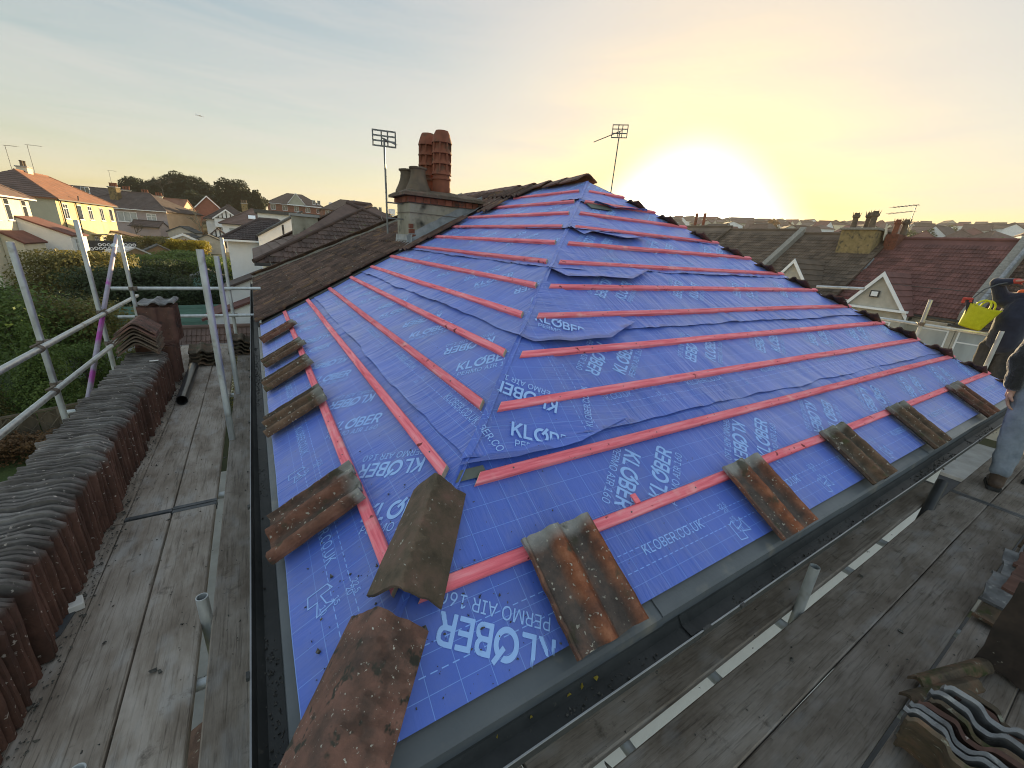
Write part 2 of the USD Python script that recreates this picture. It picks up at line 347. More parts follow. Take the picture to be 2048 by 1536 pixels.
mat("coupler_rust", two((0.10, 0.075, 0.055), (0.24, 0.20, 0.17)), 30, rough=0.6, bump=0.3, bscale=60, metal=0.5)
def board_material(name, fine, coarse, k_=1.0):
    n = {"geo": ("geometry", {}), "m1": ("mapping", {"scale": fine}), "m2": ("mapping", {"scale": coarse}),
         "f": ("noise_texture", {"scale": 1.0, "detail": 6.0, "roughness": 0.7, "distortion": 0.6}), "c": ("noise_texture", {"scale": 2.2, "detail": 9.0, "roughness": 0.62}),
         "rc": ("rgb_ramp", {"ramp": [(0.25, (0.155, 0.118, 0.090)), (0.45, (0.29, 0.24, 0.195)), (0.6, (0.395, 0.34, 0.29)), (0.8, (0.50, 0.445, 0.40))]}),
         "rf": ("rgb_ramp", {"ramp": [(0.30, (0.42, 0.40, 0.38)), (0.47, (0.95, 0.95, 0.95)), (0.75, (1.12, 1.12, 1.12))]}),
         "x": ("mix", {"mix_type": "multiply", "fac": 1.0}), "sn": ("noise_texture", {"scale": 9.0, "detail": 6.0, "roughness": 0.7}),
         "sr": ("rgb_ramp", {"ramp": [(0.60, (0, 0, 0)), (0.74, (0.75, 0.75, 0.75))]}), "sm": ("mix", {"color2": (0.075, 0.058, 0.045)}),
         "wn": ("noise_texture", {"scale": 3.4, "detail": 6.0}), "wr": ("rgb_ramp", {"ramp": [(0.54, (0, 0, 0)), (0.75, (0.55, 0.55, 0.55))]}), "wm": ("mix", {"color2": (0.47, 0.46, 0.45)}),
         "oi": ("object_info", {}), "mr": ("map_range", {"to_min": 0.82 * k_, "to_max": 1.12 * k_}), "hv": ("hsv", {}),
         "b": ("bump", {"strength": 0.55, "distance": 0.004}), "p": ("principled_bsdf", {"roughness": 0.86, "specular_ior_level": 0.35})}
    k = [("geo.position", "m1.vector"), ("geo.position", "m2.vector"), ("m1.vector", "f.vector"), ("m2.vector", "c.vector"), ("c.fac", "rc.fac"), ("f.fac", "rf.fac"),
         ("rc.color", "x.color1"), ("rf.color", "x.color2"), ("m2.vector", "wn.vector"), ("wn.fac", "wr.fac"), ("wr.color", "wm.fac"), ("x.color", "wm.color1"),
         ("geo.position", "sn.vector"), ("sn.fac", "sr.fac"), ("sr.color", "sm.fac"), ("wm.color", "sm.color1"), ("oi.random", "mr.value"), ("mr.result", "hv.value"), ("sm.color", "hv.color"),
         ("hv.color", "p.base_color"), ("f.fac", "b.height"), ("b.normal", "p.normal")]
    usdkit.material(stage, L(name), n, k, surface="p.BSDF")
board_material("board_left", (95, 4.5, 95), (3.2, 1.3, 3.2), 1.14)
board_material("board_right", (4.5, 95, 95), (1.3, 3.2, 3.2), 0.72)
mat("hoop_iron", two((0.09, 0.095, 0.10), (0.16, 0.165, 0.17)), 20, rough=0.5, bump=0.2, metal=0.6)
mat("white_render", two((0.72, 0.73, 0.74), (0.82, 0.83, 0.84)), 1.5, rough=0.9, bump=0.25, bscale=60)
mat("cream_render", two((0.66, 0.60, 0.45), (0.76, 0.70, 0.55)), 1.5, rough=0.9, bump=0.25, bscale=40)
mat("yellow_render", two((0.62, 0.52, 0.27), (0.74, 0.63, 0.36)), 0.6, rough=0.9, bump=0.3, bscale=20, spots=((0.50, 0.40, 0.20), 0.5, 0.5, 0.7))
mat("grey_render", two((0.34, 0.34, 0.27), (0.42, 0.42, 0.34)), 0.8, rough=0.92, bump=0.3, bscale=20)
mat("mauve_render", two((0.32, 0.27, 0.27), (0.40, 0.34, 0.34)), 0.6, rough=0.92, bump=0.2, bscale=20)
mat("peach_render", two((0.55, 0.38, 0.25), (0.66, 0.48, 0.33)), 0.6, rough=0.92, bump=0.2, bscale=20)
mat("red_brick_wall", two((0.20, 0.075, 0.05), (0.30, 0.12, 0.085)), 2.0, rough=0.92, bump=0.3, bscale=20)
mat("pebble_dash", two((0.40, 0.37, 0.31), (0.52, 0.48, 0.41)), 3.0, rough=0.95, bump=0.5, bscale=40)
mat("upvc_white", two((0.78, 0.79, 0.80), (0.84, 0.85, 0.86)), 2, rough=0.35, bump=0)
mat("dark_paint", two((0.03, 0.03, 0.032), (0.05, 0.05, 0.05)), 3, rough=0.5, bump=0)
mat("sign_maroon", two((0.12, 0.02, 0.035), (0.15, 0.03, 0.045)), 3, rough=0.5, bump=0)
mat("window_glass", two((0.02, 0.025, 0.03), (0.07, 0.08, 0.09)), 0.8, rough=0.06, bump=0, spec=0.9)
mat("net_curtain_glass", two((0.25, 0.28, 0.29), (0.42, 0.45, 0.46)), 1.5, (1, 1, 0.3), rough=0.15, bump=0, spec=0.8)
mat("fence_green", two((0.13, 0.24, 0.19), (0.19, 0.31, 0.25)), 3, (1, 1, 4), rough=0.85, bump=0.3, vary=0.15)
mat("fence_wood", two((0.10, 0.08, 0.055), (0.18, 0.145, 0.10)), 3, (4, 4, 1), rough=0.9, bump=0.4, vary=0.2)
mat("shed_wood", two((0.20, 0.13, 0.075), (0.28, 0.19, 0.11)), 3, rough=0.9, bump=0.3)
mat("felt_roof", two((0.06, 0.06, 0.058), (0.10, 0.10, 0.095)), 4, rough=0.9, bump=0.4)
mat("pale_roof_sheet", two((0.42, 0.42, 0.42), (0.55, 0.55, 0.54)), 2, rough=0.6, bump=0.2)
mat("concrete_pale", two((0.28, 0.27, 0.25), (0.40, 0.39, 0.37)), 2, rough=0.9, bump=0.4)
mat("plastic_pink", two((0.55, 0.13, 0.50), (0.62, 0.17, 0.56)), 2, rough=0.35, bump=0)
mat("black_plastic", two((0.018, 0.019, 0.02), (0.03, 0.031, 0.033)), 5, rough=0.3, bump=0.05)
mat("aerial_metal", two((0.16, 0.16, 0.155), (0.26, 0.26, 0.25)), 20, rough=0.5, bump=0, metal=0.6)
mat("grass", two((0.039, 0.072, 0.018), (0.098, 0.130, 0.039)), 1.5, detail=8, rough=0.95, bump=0.8, bscale=14, bdist=0.05)
mat("hill_ground", two((0.045, 0.055, 0.025), (0.10, 0.095, 0.05)), 0.06, detail=8, rough=0.95, bump=0.3)
mat("road_asphalt", two((0.045, 0.045, 0.047), (0.062, 0.062, 0.063)), 4, rough=0.9, bump=0.3)
FOL = dict(rough=0.55, bump=0, trans=0.35, spec=0.4)
mat("leaf_dark", two((0.04, 0.06, 0.024), (0.085, 0.115, 0.042)), 1.6, **FOL)
mat("leaf_mid", two((0.09, 0.15, 0.032), (0.19, 0.26, 0.06)), 1.6, **FOL)
mat("leaf_olive", two((0.14, 0.135, 0.04), (0.3, 0.25, 0.075)), 1.6, **FOL)
mat("wood_leaf_dark", two((0.020, 0.030, 0.013), (0.045, 0.060, 0.024)), 0.9, **FOL)
mat("leaf_yellow", two((0.26, 0.22, 0.02), (0.45, 0.36, 0.03)), 2.5, **FOL)
mat("leaf_rust", two((0.13, 0.07, 0.03), (0.26, 0.15, 0.07)), 2.5, **FOL)
mat("bark", two((0.06, 0.05, 0.04), (0.14, 0.12, 0.095)), 6, rough=0.95, bump=0.5)
mat("bark_pale", two((0.20, 0.17, 0.12), (0.32, 0.28, 0.2)), 6, rough=0.95, bump=0.5)
mat("skin", two((0.45, 0.25, 0.18), (0.55, 0.32, 0.24)), 12, rough=0.5, bump=0.1, bscale=90)
mat("hair_brown", two((0.04, 0.025, 0.018), (0.08, 0.05, 0.03)), 40, (1, 1, 0.2), rough=0.6, bump=0.5)
mat("cloth_navy", two((0.010, 0.013, 0.028), (0.022, 0.027, 0.05)), 9, rough=0.95, bump=0.6, bscale=14, bdist=0.02, sheen=0.3)
mat("cloth_grey", two((0.05, 0.055, 0.065), (0.09, 0.095, 0.105)), 9, rough=0.95, bump=0.6, bscale=14, bdist=0.02)
mat("cloth_black", two((0.006, 0.006, 0.006), (0.02, 0.019, 0.017)), 30, rough=1.0, bump=0.6, bscale=20, bdist=0.03, sheen=0.6)
mat("denim_grey", two((0.16, 0.19, 0.23), (0.30, 0.33, 0.38)), 7, rough=0.95, bump=0.7, bscale=13, bdist=0.02)
mat("cloth_charcoal", two((0.022, 0.023, 0.025), (0.05, 0.05, 0.052)), 10, rough=0.95, bump=0.6, bscale=14, bdist=0.02)
mat("hi_vis_orange", two((0.75, 0.12, 0.03), (0.85, 0.18, 0.04)), 10, rough=0.7, bump=0.2)
mat("glove_red", two((0.45, 0.05, 0.04), (0.6, 0.09, 0.06)), 20, rough=0.7, bump=0.2)
mat("boot_leather", two((0.05, 0.032, 0.022), (0.10, 0.065, 0.045)), 20, rough=0.6, bump=0.3)
mat("rubber_sole", two((0.02, 0.02, 0.02), (0.035, 0.035, 0.035)), 20, rough=0.8, bump=0)
mat("tub_yellow", two((0.60, 0.58, 0.01), (0.70, 0.68, 0.02)), 20, rough=0.5, bump=0.3, bscale=60, bdist=0.002)
mat("print_blue", two((0.30, 0.50, 0.90), (0.34, 0.54, 0.93)), 3, rough=0.45, bump=0)
mat("label_white", two((0.72, 0.70, 0.66), (0.8, 0.78, 0.74)), 3, rough=0.6, bump=0)

def membrane_material(name, base1, base2, lines=True):
    """blue breather membrane: printed 0.1 m grid and laying lines, st = (metres along, metres up from the lower edge)"""
    n = {
        "uv": ("attribute", {"attribute": "st"}), "sx": ("separate_xyz", {}), "geo": ("geometry", {}),
        "n": ("noise_texture", {"scale": 3.0, "detail": 5.0}), "r": ("rgb_ramp", {"ramp": [(0.3, base1), (0.7, base2)]}),
        "gu": ("math", {"math_type": "fraction"}), "su": ("math", {"math_type": "multiply", "value2": 10.0}),
        "gv": ("math", {"math_type": "fraction"}), "sv": ("math", {"math_type": "multiply", "value2": 10.0}),
        "lu": ("math", {"math_type": "less_than", "value2": 0.022}), "lv": ("math", {"math_type": "less_than", "value2": 0.022}),
        "mxl": ("math", {"math_type": "maximum"}),
        "fade": ("math", {"math_type": "multiply", "value2": 0.50}),
        "d1": ("math", {"math_type": "compare", "value2": 0.15, "value3": 0.0016}),
        "d2": ("math", {"math_type": "compare", "value2": 0.225, "value3": 0.0016}),
        "dd": ("math", {"math_type": "maximum"}),
        "du": ("math", {"math_type": "multiply", "value2": 28.0}), "df": ("math", {"math_type": "fraction"}),
        "dl": ("math", {"math_type": "less_than", "value2": 0.62}),
        "dm": ("math", {"math_type": "multiply"}), "all": ("math", {"math_type": "maximum"}),
        "mix": ("mix", {"color2": (0.22, 0.42, 0.90)}),
        "bm": ("mapping", {"scale": (24.0, 2.6, 1.0), "rotation": (0, 0, 0.16)}), "bn": ("noise_texture", {"scale": 1.0, "detail": 4.0, "roughness": 0.55, "distortion": 0.8}),
        "bs": ("noise_texture", {"scale": 1.3, "detail": 2.0}), "bk": ("map_range", {"from_min": 0.35, "from_max": 0.65, "to_min": 0.03, "to_max": 0.95, "clamp": True}),
        "b": ("bump", {"distance": 0.016}),
        "dn": ("noise_texture", {"scale": 70.0, "detail": 2.0}), "dr": ("rgb_ramp", {"ramp": [(0.735, (0, 0, 0)), (0.75, (1, 1, 1))]}),
        "dmx": ("mix", {"color2": (0.02, 0.02, 0.025)}),
        "un": ("noise_texture", {"scale": 2.3, "detail": 8.0, "roughness": 0.68}), "ur": ("rgb_ramp", {"ramp": [(0.46, (0, 0, 0)), (0.80, (0.42, 0.42, 0.42))]}), "um": ("mix", {"color2": (0.24, 0.25, 0.29)}),
        "p": ("principled_bsdf", {"roughness": 0.38, "specular_ior_level": 0.75, "sheen_weight": 0.25, "sheen_roughness": 0.4}),
    }
    k = [("uv.vector", "sx.vector"), ("geo.position", "n.vector"), ("n.fac", "r.fac"),
         ("sx.x", "su.value1"), ("su.value", "gu.value1"), ("gu.value", "lu.value1"),
         ("sx.y", "sv.value1"), ("sv.value", "gv.value1"), ("gv.value", "lv.value1"),
         ("lu.value", "mxl.value1"), ("lv.value", "mxl.value2"), ("mxl.value", "fade.value1"),
         ("sx.y", "d1.value1"), ("sx.y", "d2.value1"), ("d1.value", "dd.value1"), ("d2.value", "dd.value2"),
         ("sx.x", "du.value1"), ("du.value", "df.value1"), ("df.value", "dl.value1"),
         ("dd.value", "dm.value1"), ("dl.value", "dm.value2"), ("fade.value", "all.value1"), ("dm.value", "all.value2"),
         ("r.color", "mix.color1"), ("all.value", "mix.fac"),
         ("geo.position", "dn.vector"), ("dn.fac", "dr.fac"), ("dr.color", "dmx.fac"), ("mix.color", "dmx.color1"),
         ("geo.position", "un.vector"), ("un.fac", "ur.fac"), ("ur.color", "um.fac"), ("dmx.color", "um.color1"), ("um.color", "p.base_color"),
         ("uv.vector", "bm.vector"), ("bm.vector", "bn.vector"), ("bn.fac", "b.height"), ("geo.position", "bs.vector"), ("bs.fac", "bk.value"), ("bk.result", "b.strength"), ("b.normal", "p.normal")]
    usdkit.material(stage, L(name), n, k, surface="p.BSDF")

membrane_material("membrane_blue", (0.048, 0.108, 0.47), (0.072, 0.142, 0.56))
mat("membrane_back", two((0.09, 0.10, 0.085), (0.14, 0.15, 0.125)), 5, rough=0.7, bump=0.2)

# ------------------------------------------------------------------ roof frames (batten tops lie in the reference planes)
RH, D, PARTY = 2.173, 4.0, 5.81
S = math.hypot(D, RH)
GAUGE, FIRST = 0.3452, 0.336
eL, eR = np.array([D, 0, RH]) / S, np.array([0, D, RH]) / S
nL, nR = np.array([-RH, 0, D]) / S, np.array([0, -RH, D]) / S
def PL(u, v, h=0.0):
    return np.asarray(u)[..., None] * np.array([0, 1.0, 0]) + np.asarray(v)[..., None] * eL + np.asarray(h)[..., None] * nL
def PR(u, v, h=0.0):
    return np.asarray(u)[..., None] * np.array([1.0, 0, 0]) + np.asarray(v)[..., None] * eR + np.asarray(h)[..., None] * nR
HV = D / S   # plan metres along the eave per metre up the slope at the hip

def wrinkle(u, v, seed):
    """creases of the membrane running up the slope, calmer near the corner"""
    p = np.stack([u * 11 + v * 3.5, v * 1.3, np.full_like(u, seed)], -1)
    q = np.stack([u * 26 + v * 6, v * 3.0, np.full_like(u, seed + 7.0)], -1)
    a = meshkit.fbm(p, 2, 3) - 0.5
    b = np.abs(meshkit.noise(q, 5) - 0.5)
    m = meshkit.noise(np.stack([u * 0.9, v * 0.9, np.full_like(u, seed + 3.0)], -1), 9)
    amp = np.clip((u - 0.4) / 2.2, 0.10, 1.0) * (0.35 + 1.1 * m)
    return amp * (0.013 * a - 0.008 * (0.25 - b)) + 0.010 * (meshkit.noise(np.stack([u * 2.2, v * 2.2, np.full_like(u, seed)], -1), 2) - 0.5)

LAPS = [-0.030, 0.775, 1.545, 2.325, 3.06, 3.82, 4.55]
def lift(u, v, v0, seed, amount=1.0):
    e = np.exp(-np.clip(v - v0, 0, None) / 0.035)
    w = meshkit.noise(np.stack([u * 3.0, np.zeros_like(u), np.full_like(u, seed)], -1), 4)
    return amount * e * (0.004 + 0.016 * w * w)

def sheet_h(u, v, k, seed):
    v0, v1 = LAPS[k], LAPS[k + 1]
    base = -0.027 + 0.007 * (1 - np.clip((v - v0) / (v1 - v0), 0, 1.2))
    w = wrinkle(u, v, seed)
    return np.minimum(base + np.clip(w, -0.008, 0.014) + (0 if k == 0 else lift(u, v, v0, seed)), 0.006)

house = thing("hipped_house", "half stripped hipped house with blue roof membrane and pink battens in the foreground", "house", loc=(4.0, 4.0, -5.5))

def edge_wave(u, seed, amp):
    return amp * (meshkit.fbm(np.stack([u * 2.5, np.zeros_like(u), np.full_like(u, seed)], -1), 3, 8) - 0.5)

def thick(v, f, n, t=0.0006):
    m = len(v)
    return v, f

SHEETS = {}
def make_sheet(side, k):
    v0, v1 = LAPS[k], min(LAPS[k + 1] + 0.09, S - 0.03)
    nv, nu = 34, (420 if side == "R" else 330)
    vv = np.linspace(0, 1, nv)[:, None] * np.ones((1, nu))
    tt = np.ones((nv, 1)) * np.linspace(0, 1, nu)[None]
    seed = 10 * k + (3 if side == "R" else 5)
    if k == 0 and side == "R":
        v0 = 0.012
    V = v0 + (v1 - v0) * vv
    ulo = V * HV - 0.012
    uhi = (8.0 - V * HV - 0.06) if side == "R" else np.full_like(V, PARTY + 0.05)
    tw = tt ** 1.25 if side == "L" else tt ** 1.1
    U = ulo + (uhi - ulo) * tw
    if k:
        V = V + (1 - vv) * edge_wave(U, seed, 0.05)
    hip = np.exp(-((U - V * HV) / 0.05) ** 2) * 0.006
    hh = sheet_h(U, V, k, seed) + hip
    P = (PR if side == "R" else PL)(U, V, hh)
    v, q = gridmesh(P)
    if side == "L":
        q = q[:, ::-1]
    uv = np.stack([U, V - LAPS[k]], -1).reshape(-1, 2)
    SHEETS[side, k] = part(house, "membrane_sheet", (v, q), "membrane_blue", smooth=True, uv=uv)

for k in range(6):
    make_sheet("L", k)
    make_sheet("R", k)

# laps of the left sheets folded over the hip onto the end slope: hip from va to vb, far lower corner, lower edge points
FLAPS = {}
def make_flap(k, va, vb, low, curl, off):
    low = np.array(low)            # lower edge (u, v) from the hip to the far corner
    nu, nv = 70, 40
    seg = np.r_[0, np.cumsum(np.linalg.norm(np.diff(low, axis=0), axis=1))]; seg /= seg[-1]
    t = np.linspace(0, 1, nu)
    lu = np.interp(t, seg, low[:, 0]); lv = np.interp(t, seg, low[:, 1])
    lv += 0.012 * (meshkit.fbm(np.stack([lu * 7, lu * 0, lu * 0 + k], -1), 2, 4) - 0.5)
    top = np.stack([np.full(nu, vb * HV), np.full(nu, vb)], -1)
    s = np.linspace(0, 1, nv)[:, None]
    # fan between the lower edge and the hip: parameter s moves every lower point towards the hip top
    hipu, hipv = (va + (vb - va) * s) * HV, va + (vb - va) * s
    U = lu[None] * (1 - s) + (vb * HV) * s
    Vv = lv[None] * (1 - s) + vb * s
    d = np.linalg.norm(np.stack([U - lu[None], Vv - lv[None]], -1), axis=-1)
    ed = np.exp(-d / 0.045)
    wv = meshkit.noise(np.stack([U * 5, Vv * 0, U * 0 + k], -1), 6)
    h = -0.027 + off + np.clip(wrinkle(U, Vv, 31.0 + k) * 0.7, -0.003, 0.008) + curl * ed * (0.35 + 1.1 * wv)
    h = np.minimum(h, np.where(d < 0.16, 0.03, 0.004))
    bat = np.abs(((Vv - FIRST) / GAUGE + 0.5) % 1 - 0.5) * GAUGE
    h = np.where(bat < 0.028, np.minimum(h, -0.012), h)
    P = PR(U, Vv, h)
    v, q = gridmesh(P)
    # print coordinates follow the left sheet, which turns down the slope here
    an = math.radians(-82)
    uu = (U - va * HV) * math.cos(an) - (Vv - va) * math.sin(an)
    ww = (U - va * HV) * math.sin(an) + (Vv - va) * math.cos(an)
    uv = np.stack([uu, ww + 0.03 + 0.9], -1).reshape(-1, 2)
    FLAPS[k] = part(house, "membrane_lap", (v, q), "membrane_blue", smooth=True, uv=uv)

make_flap(1, 0.755, 1.60, [(0.655, 0.757), (0.938, 0.735), (1.308, 0.733), (1.70, 0.814)], 0.016, 0.012)
make_flap(2, 1.53, 2.15, [(1.335, 1.525), (1.417, 1.465), (1.678, 1.425), (2.02, 1.425), (2.42, 1.60)], 0.040, 0.014)
make_flap(3, 2.28, 2.66, [(2.00, 2.28), (2.10, 2.145), (2.48, 2.165), (2.82, 2.135), (3.22, 2.31)], 0.05, 0.014)
make_flap(4, 3.08, 3.42, [(2.71, 3.085), (2.81, 2.93), (2.96, 2.965), (3.357, 2.885), (3.80, 2.97)], 0.05, 0.014)
make_flap(5, 3.78, 4.2, [(3.33, 3.79), (3.55, 3.76), (3.80, 3.66), (4.25, 3.72), (4.66, 3.79)], 0.05, 0.014)
# bare underside showing in the gaps of the laps
for (u0_, v0_, u1_, v1_) in ((3.42, 3.64, 3.76, 3.80), (0.60, 0.69, 0.76, 0.74)):
    uu, vv_ = np.meshgrid(np.linspace(u0_, u1_, 12), np.linspace(v0_, v1_, 5))
    uu = np.maximum(uu, vv_ * HV + 0.005)
    vq = gridmesh(PR(uu, vv_, np.full_like(uu, -0.0145)))
    part(house, "membrane_back", vq, "membrane_back", label="grey underside of the membrane showing under a lifted lap")

# ---- printing on the membrane (flat print, laid on the sheets)
_txt = {}
def glyphs(text, h, bold):
    key = (text, h, bold)
    if key not in _txt:
        if text == "KLOBER":
            parts = []
            x = 0.0
            for ch in "KL":
                m = meshkit.text_mesh(ch, h, 0.001, True); m.apply_translation([x - m.bounds[0][0], 0, 0]); parts.append(m); x = m.bounds[1][0] + 0.10 * h
            R_ = 0.56 * h
            c = Point(x + R_, 0.5 * h)
            ring = c.buffer(R_, 24).difference(c.buffer(R_ * 0.62, 24))
            cut = affinity.rotate(sbox(c.x - 0.10 * h, c.y, c.x + 0.02 * h, c.y + R_ * 1.3), -35, origin=(c.x, c.y))
            tick = affinity.rotate(sbox(c.x - 0.10 * h, c.y + R_ * 0.25, c.x + 0.09 * h, c.y + R_ * 1.45), -38, origin=(c.x, c.y))
            ring = ring.difference(cut.buffer(0.05 * h)).union(tick)
            for g in getattr(ring, "geoms", [ring]):
                parts.append(trimesh.creation.extrude_polygon(g, 0.001, engine="earcut"))
            x += 2 * R_ + 0.08 * h
            for ch in "BER":
                m = meshkit.text_mesh(ch, h, 0.001, True); m.apply_translation([x - m.bounds[0][0], 0, 0]); parts.append(m); x = m.bounds[1][0] + 0.10 * h
            m = trimesh.util.concatenate(parts)
        else:
            m = meshkit.text_mesh(text, h, 0.001, bold)
        m = m.copy()
        m.apply_translation([-m.bounds[0][0], 0, 0])
        # keep only the top faces: flat ink
        m = trimesh.Trimesh(m.vertices, m.faces[m.face_normals[:, 2] > 0.5], process=True)
        v, f = trimesh.remesh.subdivide_to_size(m.vertices, m.faces, max(h * 0.5, 0.02))
        _txt[key] = v[:, :2], f, m.bounds[1][0]
    return _txt[key]

INK = {}
def ink(owner, side, k, text, h, u, v, ang, bold=False, length=None, flap=False):
    """centre baseline at (u, v), reading direction ang (degrees, seen from outside)"""
    p, f, w = glyphs(text, h, bold)
    sx = 1.0 if length is None else length / w
    a = math.radians(ang)
    x, y = (p[:, 0] - w / 2) * sx, p[:, 1]
    du, dv = x * math.cos(a) - y * math.sin(a), x * math.sin(a) + y * math.cos(a)
    U, V = (u + du, v + dv) if side == "R" else (u - du, v + dv)
    tri = f if side == "R" else f
    cu, cv = U[tri].mean(1), V[tri].mean(1)
    vlo = LAPS[k] + 0.01; vhi = LAPS[k + 1] + (-0.01 if not flap else 0.5)
    keep = (cv > vlo) & (cv < vhi) & (cu > cv * HV + 0.02)
    if side == "R":
        keep &= cu < 8.0 - cv * HV - 0.08
    else:
        keep &= cu < PARTY - 0.02
    bat = np.abs(((cv - FIRST) / GAUGE + 0.5) % 1 - 0.5) * GAUGE
    keep &= bat > 0.027
    tri = tri[keep]
    if len(tri) == 0:
        return
    if flap:
        h_ = np.full_like(U, -0.005)
    else:
        h_ = sheet_h(U, V, k, 10 * k + (3 if side == "R" else 5)) + 0.0016
    P = (PR if side == "R" else PL)(U, V, h_)
    INK.setdefault(owner.path, (owner, []))[1].append((P, tri))

def klober(owner, side, k, u, v, ang, size=0.37, flap=False):
    a = math.radians(ang)
    cap = size / 4.35
    sgn = 1 if side == "R" else -1
    u, v = u + sgn * math.sin(a) * cap * 0.5, v - math.cos(a) * cap * 0.5
    ink(owner, side, k, "KLOBER", cap, u, v, ang, True, size, flap)
    off = cap * 0.72
    u2 = u + sgn * (math.sin(a) * off); v2 = v - math.cos(a) * off
    ink(owner, side, k, "PERMO AIR 160", cap * 0.47, u2 + sgn * math.cos(a) * 0.02, v2 + math.sin(a) * 0.02, ang, False, size * 0.98, flap)

for k in range(6):
    v0 = LAPS[k]
    for i in range(10):
        # end slope
        ub = (1.40 if k % 2 == 0 else 0.80) + 0.96 * i + 0.02 * k
        if k >= 0:
            klober(SHEETS["R", k], "R", k, ub + 0.05, v0 + 0.52, 222)
            klober(SHEETS["R", k], "R", k, ub + 0.27, v0 + 0.50, 40)
        ub = 0.70 + 0.91 * i - 0.25 * (k % 2)
        klober(SHEETS["L", k], "L", k, ub, v0 + 0.49, 48)
        klober(SHEETS["L", k], "L", k, ub + 0.30, v0 + 0.53, 226)
    for i in range(7):
        ink(SHEETS["R", k], "R", k, "KLOBER.CO.UK", 0.042, 1.48 + 0.93 * i + 0.2 * k, v0 + 0.185, 0, False, 0.40)
        ink(SHEETS["L", k], "L", k, "KLOBER.CO.UK", 0.042, 0.88 + 0.93 * i + 0.2 * k, v0 + 0.155, 0, False, 0.38)
        for txt, w in (("10", 0.10), ("15", 0.15), ("20", 0.20), ("22.5", 0.225)):
            ink(SHEETS["R", k], "R", k, txt, 0.022, 1.88 + 0.93 * i + 0.2 * k, v0 + w + 0.004, 0)
            ink(SHEETS["L", k], "L", k, txt, 0.022, 0.50 + 0.93 * i + 0.2 * k, v0 + w + 0.004, 0)
klober(SHEETS["R", 0], "R", 0, 0.545, 0.115, 146, 0.40)
klober(FLAPS[1], "R", 1, 1.13, 0.80, -30, 0.36, True)
klober(FLAPS[1], "R", 1, 1.15, 1.07, 142, 0.36, True)
ink(FLAPS[1], "R", 1, "KLOBER.CO.UK", 0.04, 0.83, 0.86, -75, False, 0.32, True)
ink(FLAPS[1], "R", 1, "KLOBER.CO.UK", 0.04, 1.50, 0.93, 62, False, 0.30, True)
klober(FLAPS[2], "R", 2, 1.72, 1.62, -30, 0.36, True)
# small pictograms of a folded sheet printed by the lower edges
for side, us in (("R", (1.88, 2.8, 3.75)), ("L", (0.55, 1.45, 2.4, 3.3))):
    for uu in us:
        pts = [(-0.05, 0), (-0.05, 0.075), (-0.02, 0.09), (-0.02, 0.045), (0.03, 0.06), (0.045, 0.09), (0.06, 0.02), (0.0, 0.03), (0.0, -0.005), (-0.05, 0)]
        ln = LineString(pts).buffer(0.0022)
        for g in getattr(ln, "geoms", [ln]):
            m = trimesh.creation.extrude_polygon(g, 0.001, engine="earcut")
            m = trimesh.Trimesh(m.vertices, m.faces[m.face_normals[:, 2] > 0.5])
            U, V = uu + m.vertices[:, 0] * (1 if side == "R" else -1), 0.04 + m.vertices[:, 1]
            P = (PR if side == "R" else PL)(U, V, sheet_h(U, V, 0, 3 if side == "R" else 5) + 0.0016)
            o = SHEETS[side, 0]
            INK.setdefault(o.path, (o, []))[1].append((P, m.faces))
for o, ms in INK.values():
    part(o, "printed_lettering", cat_(ms), "print_blue")

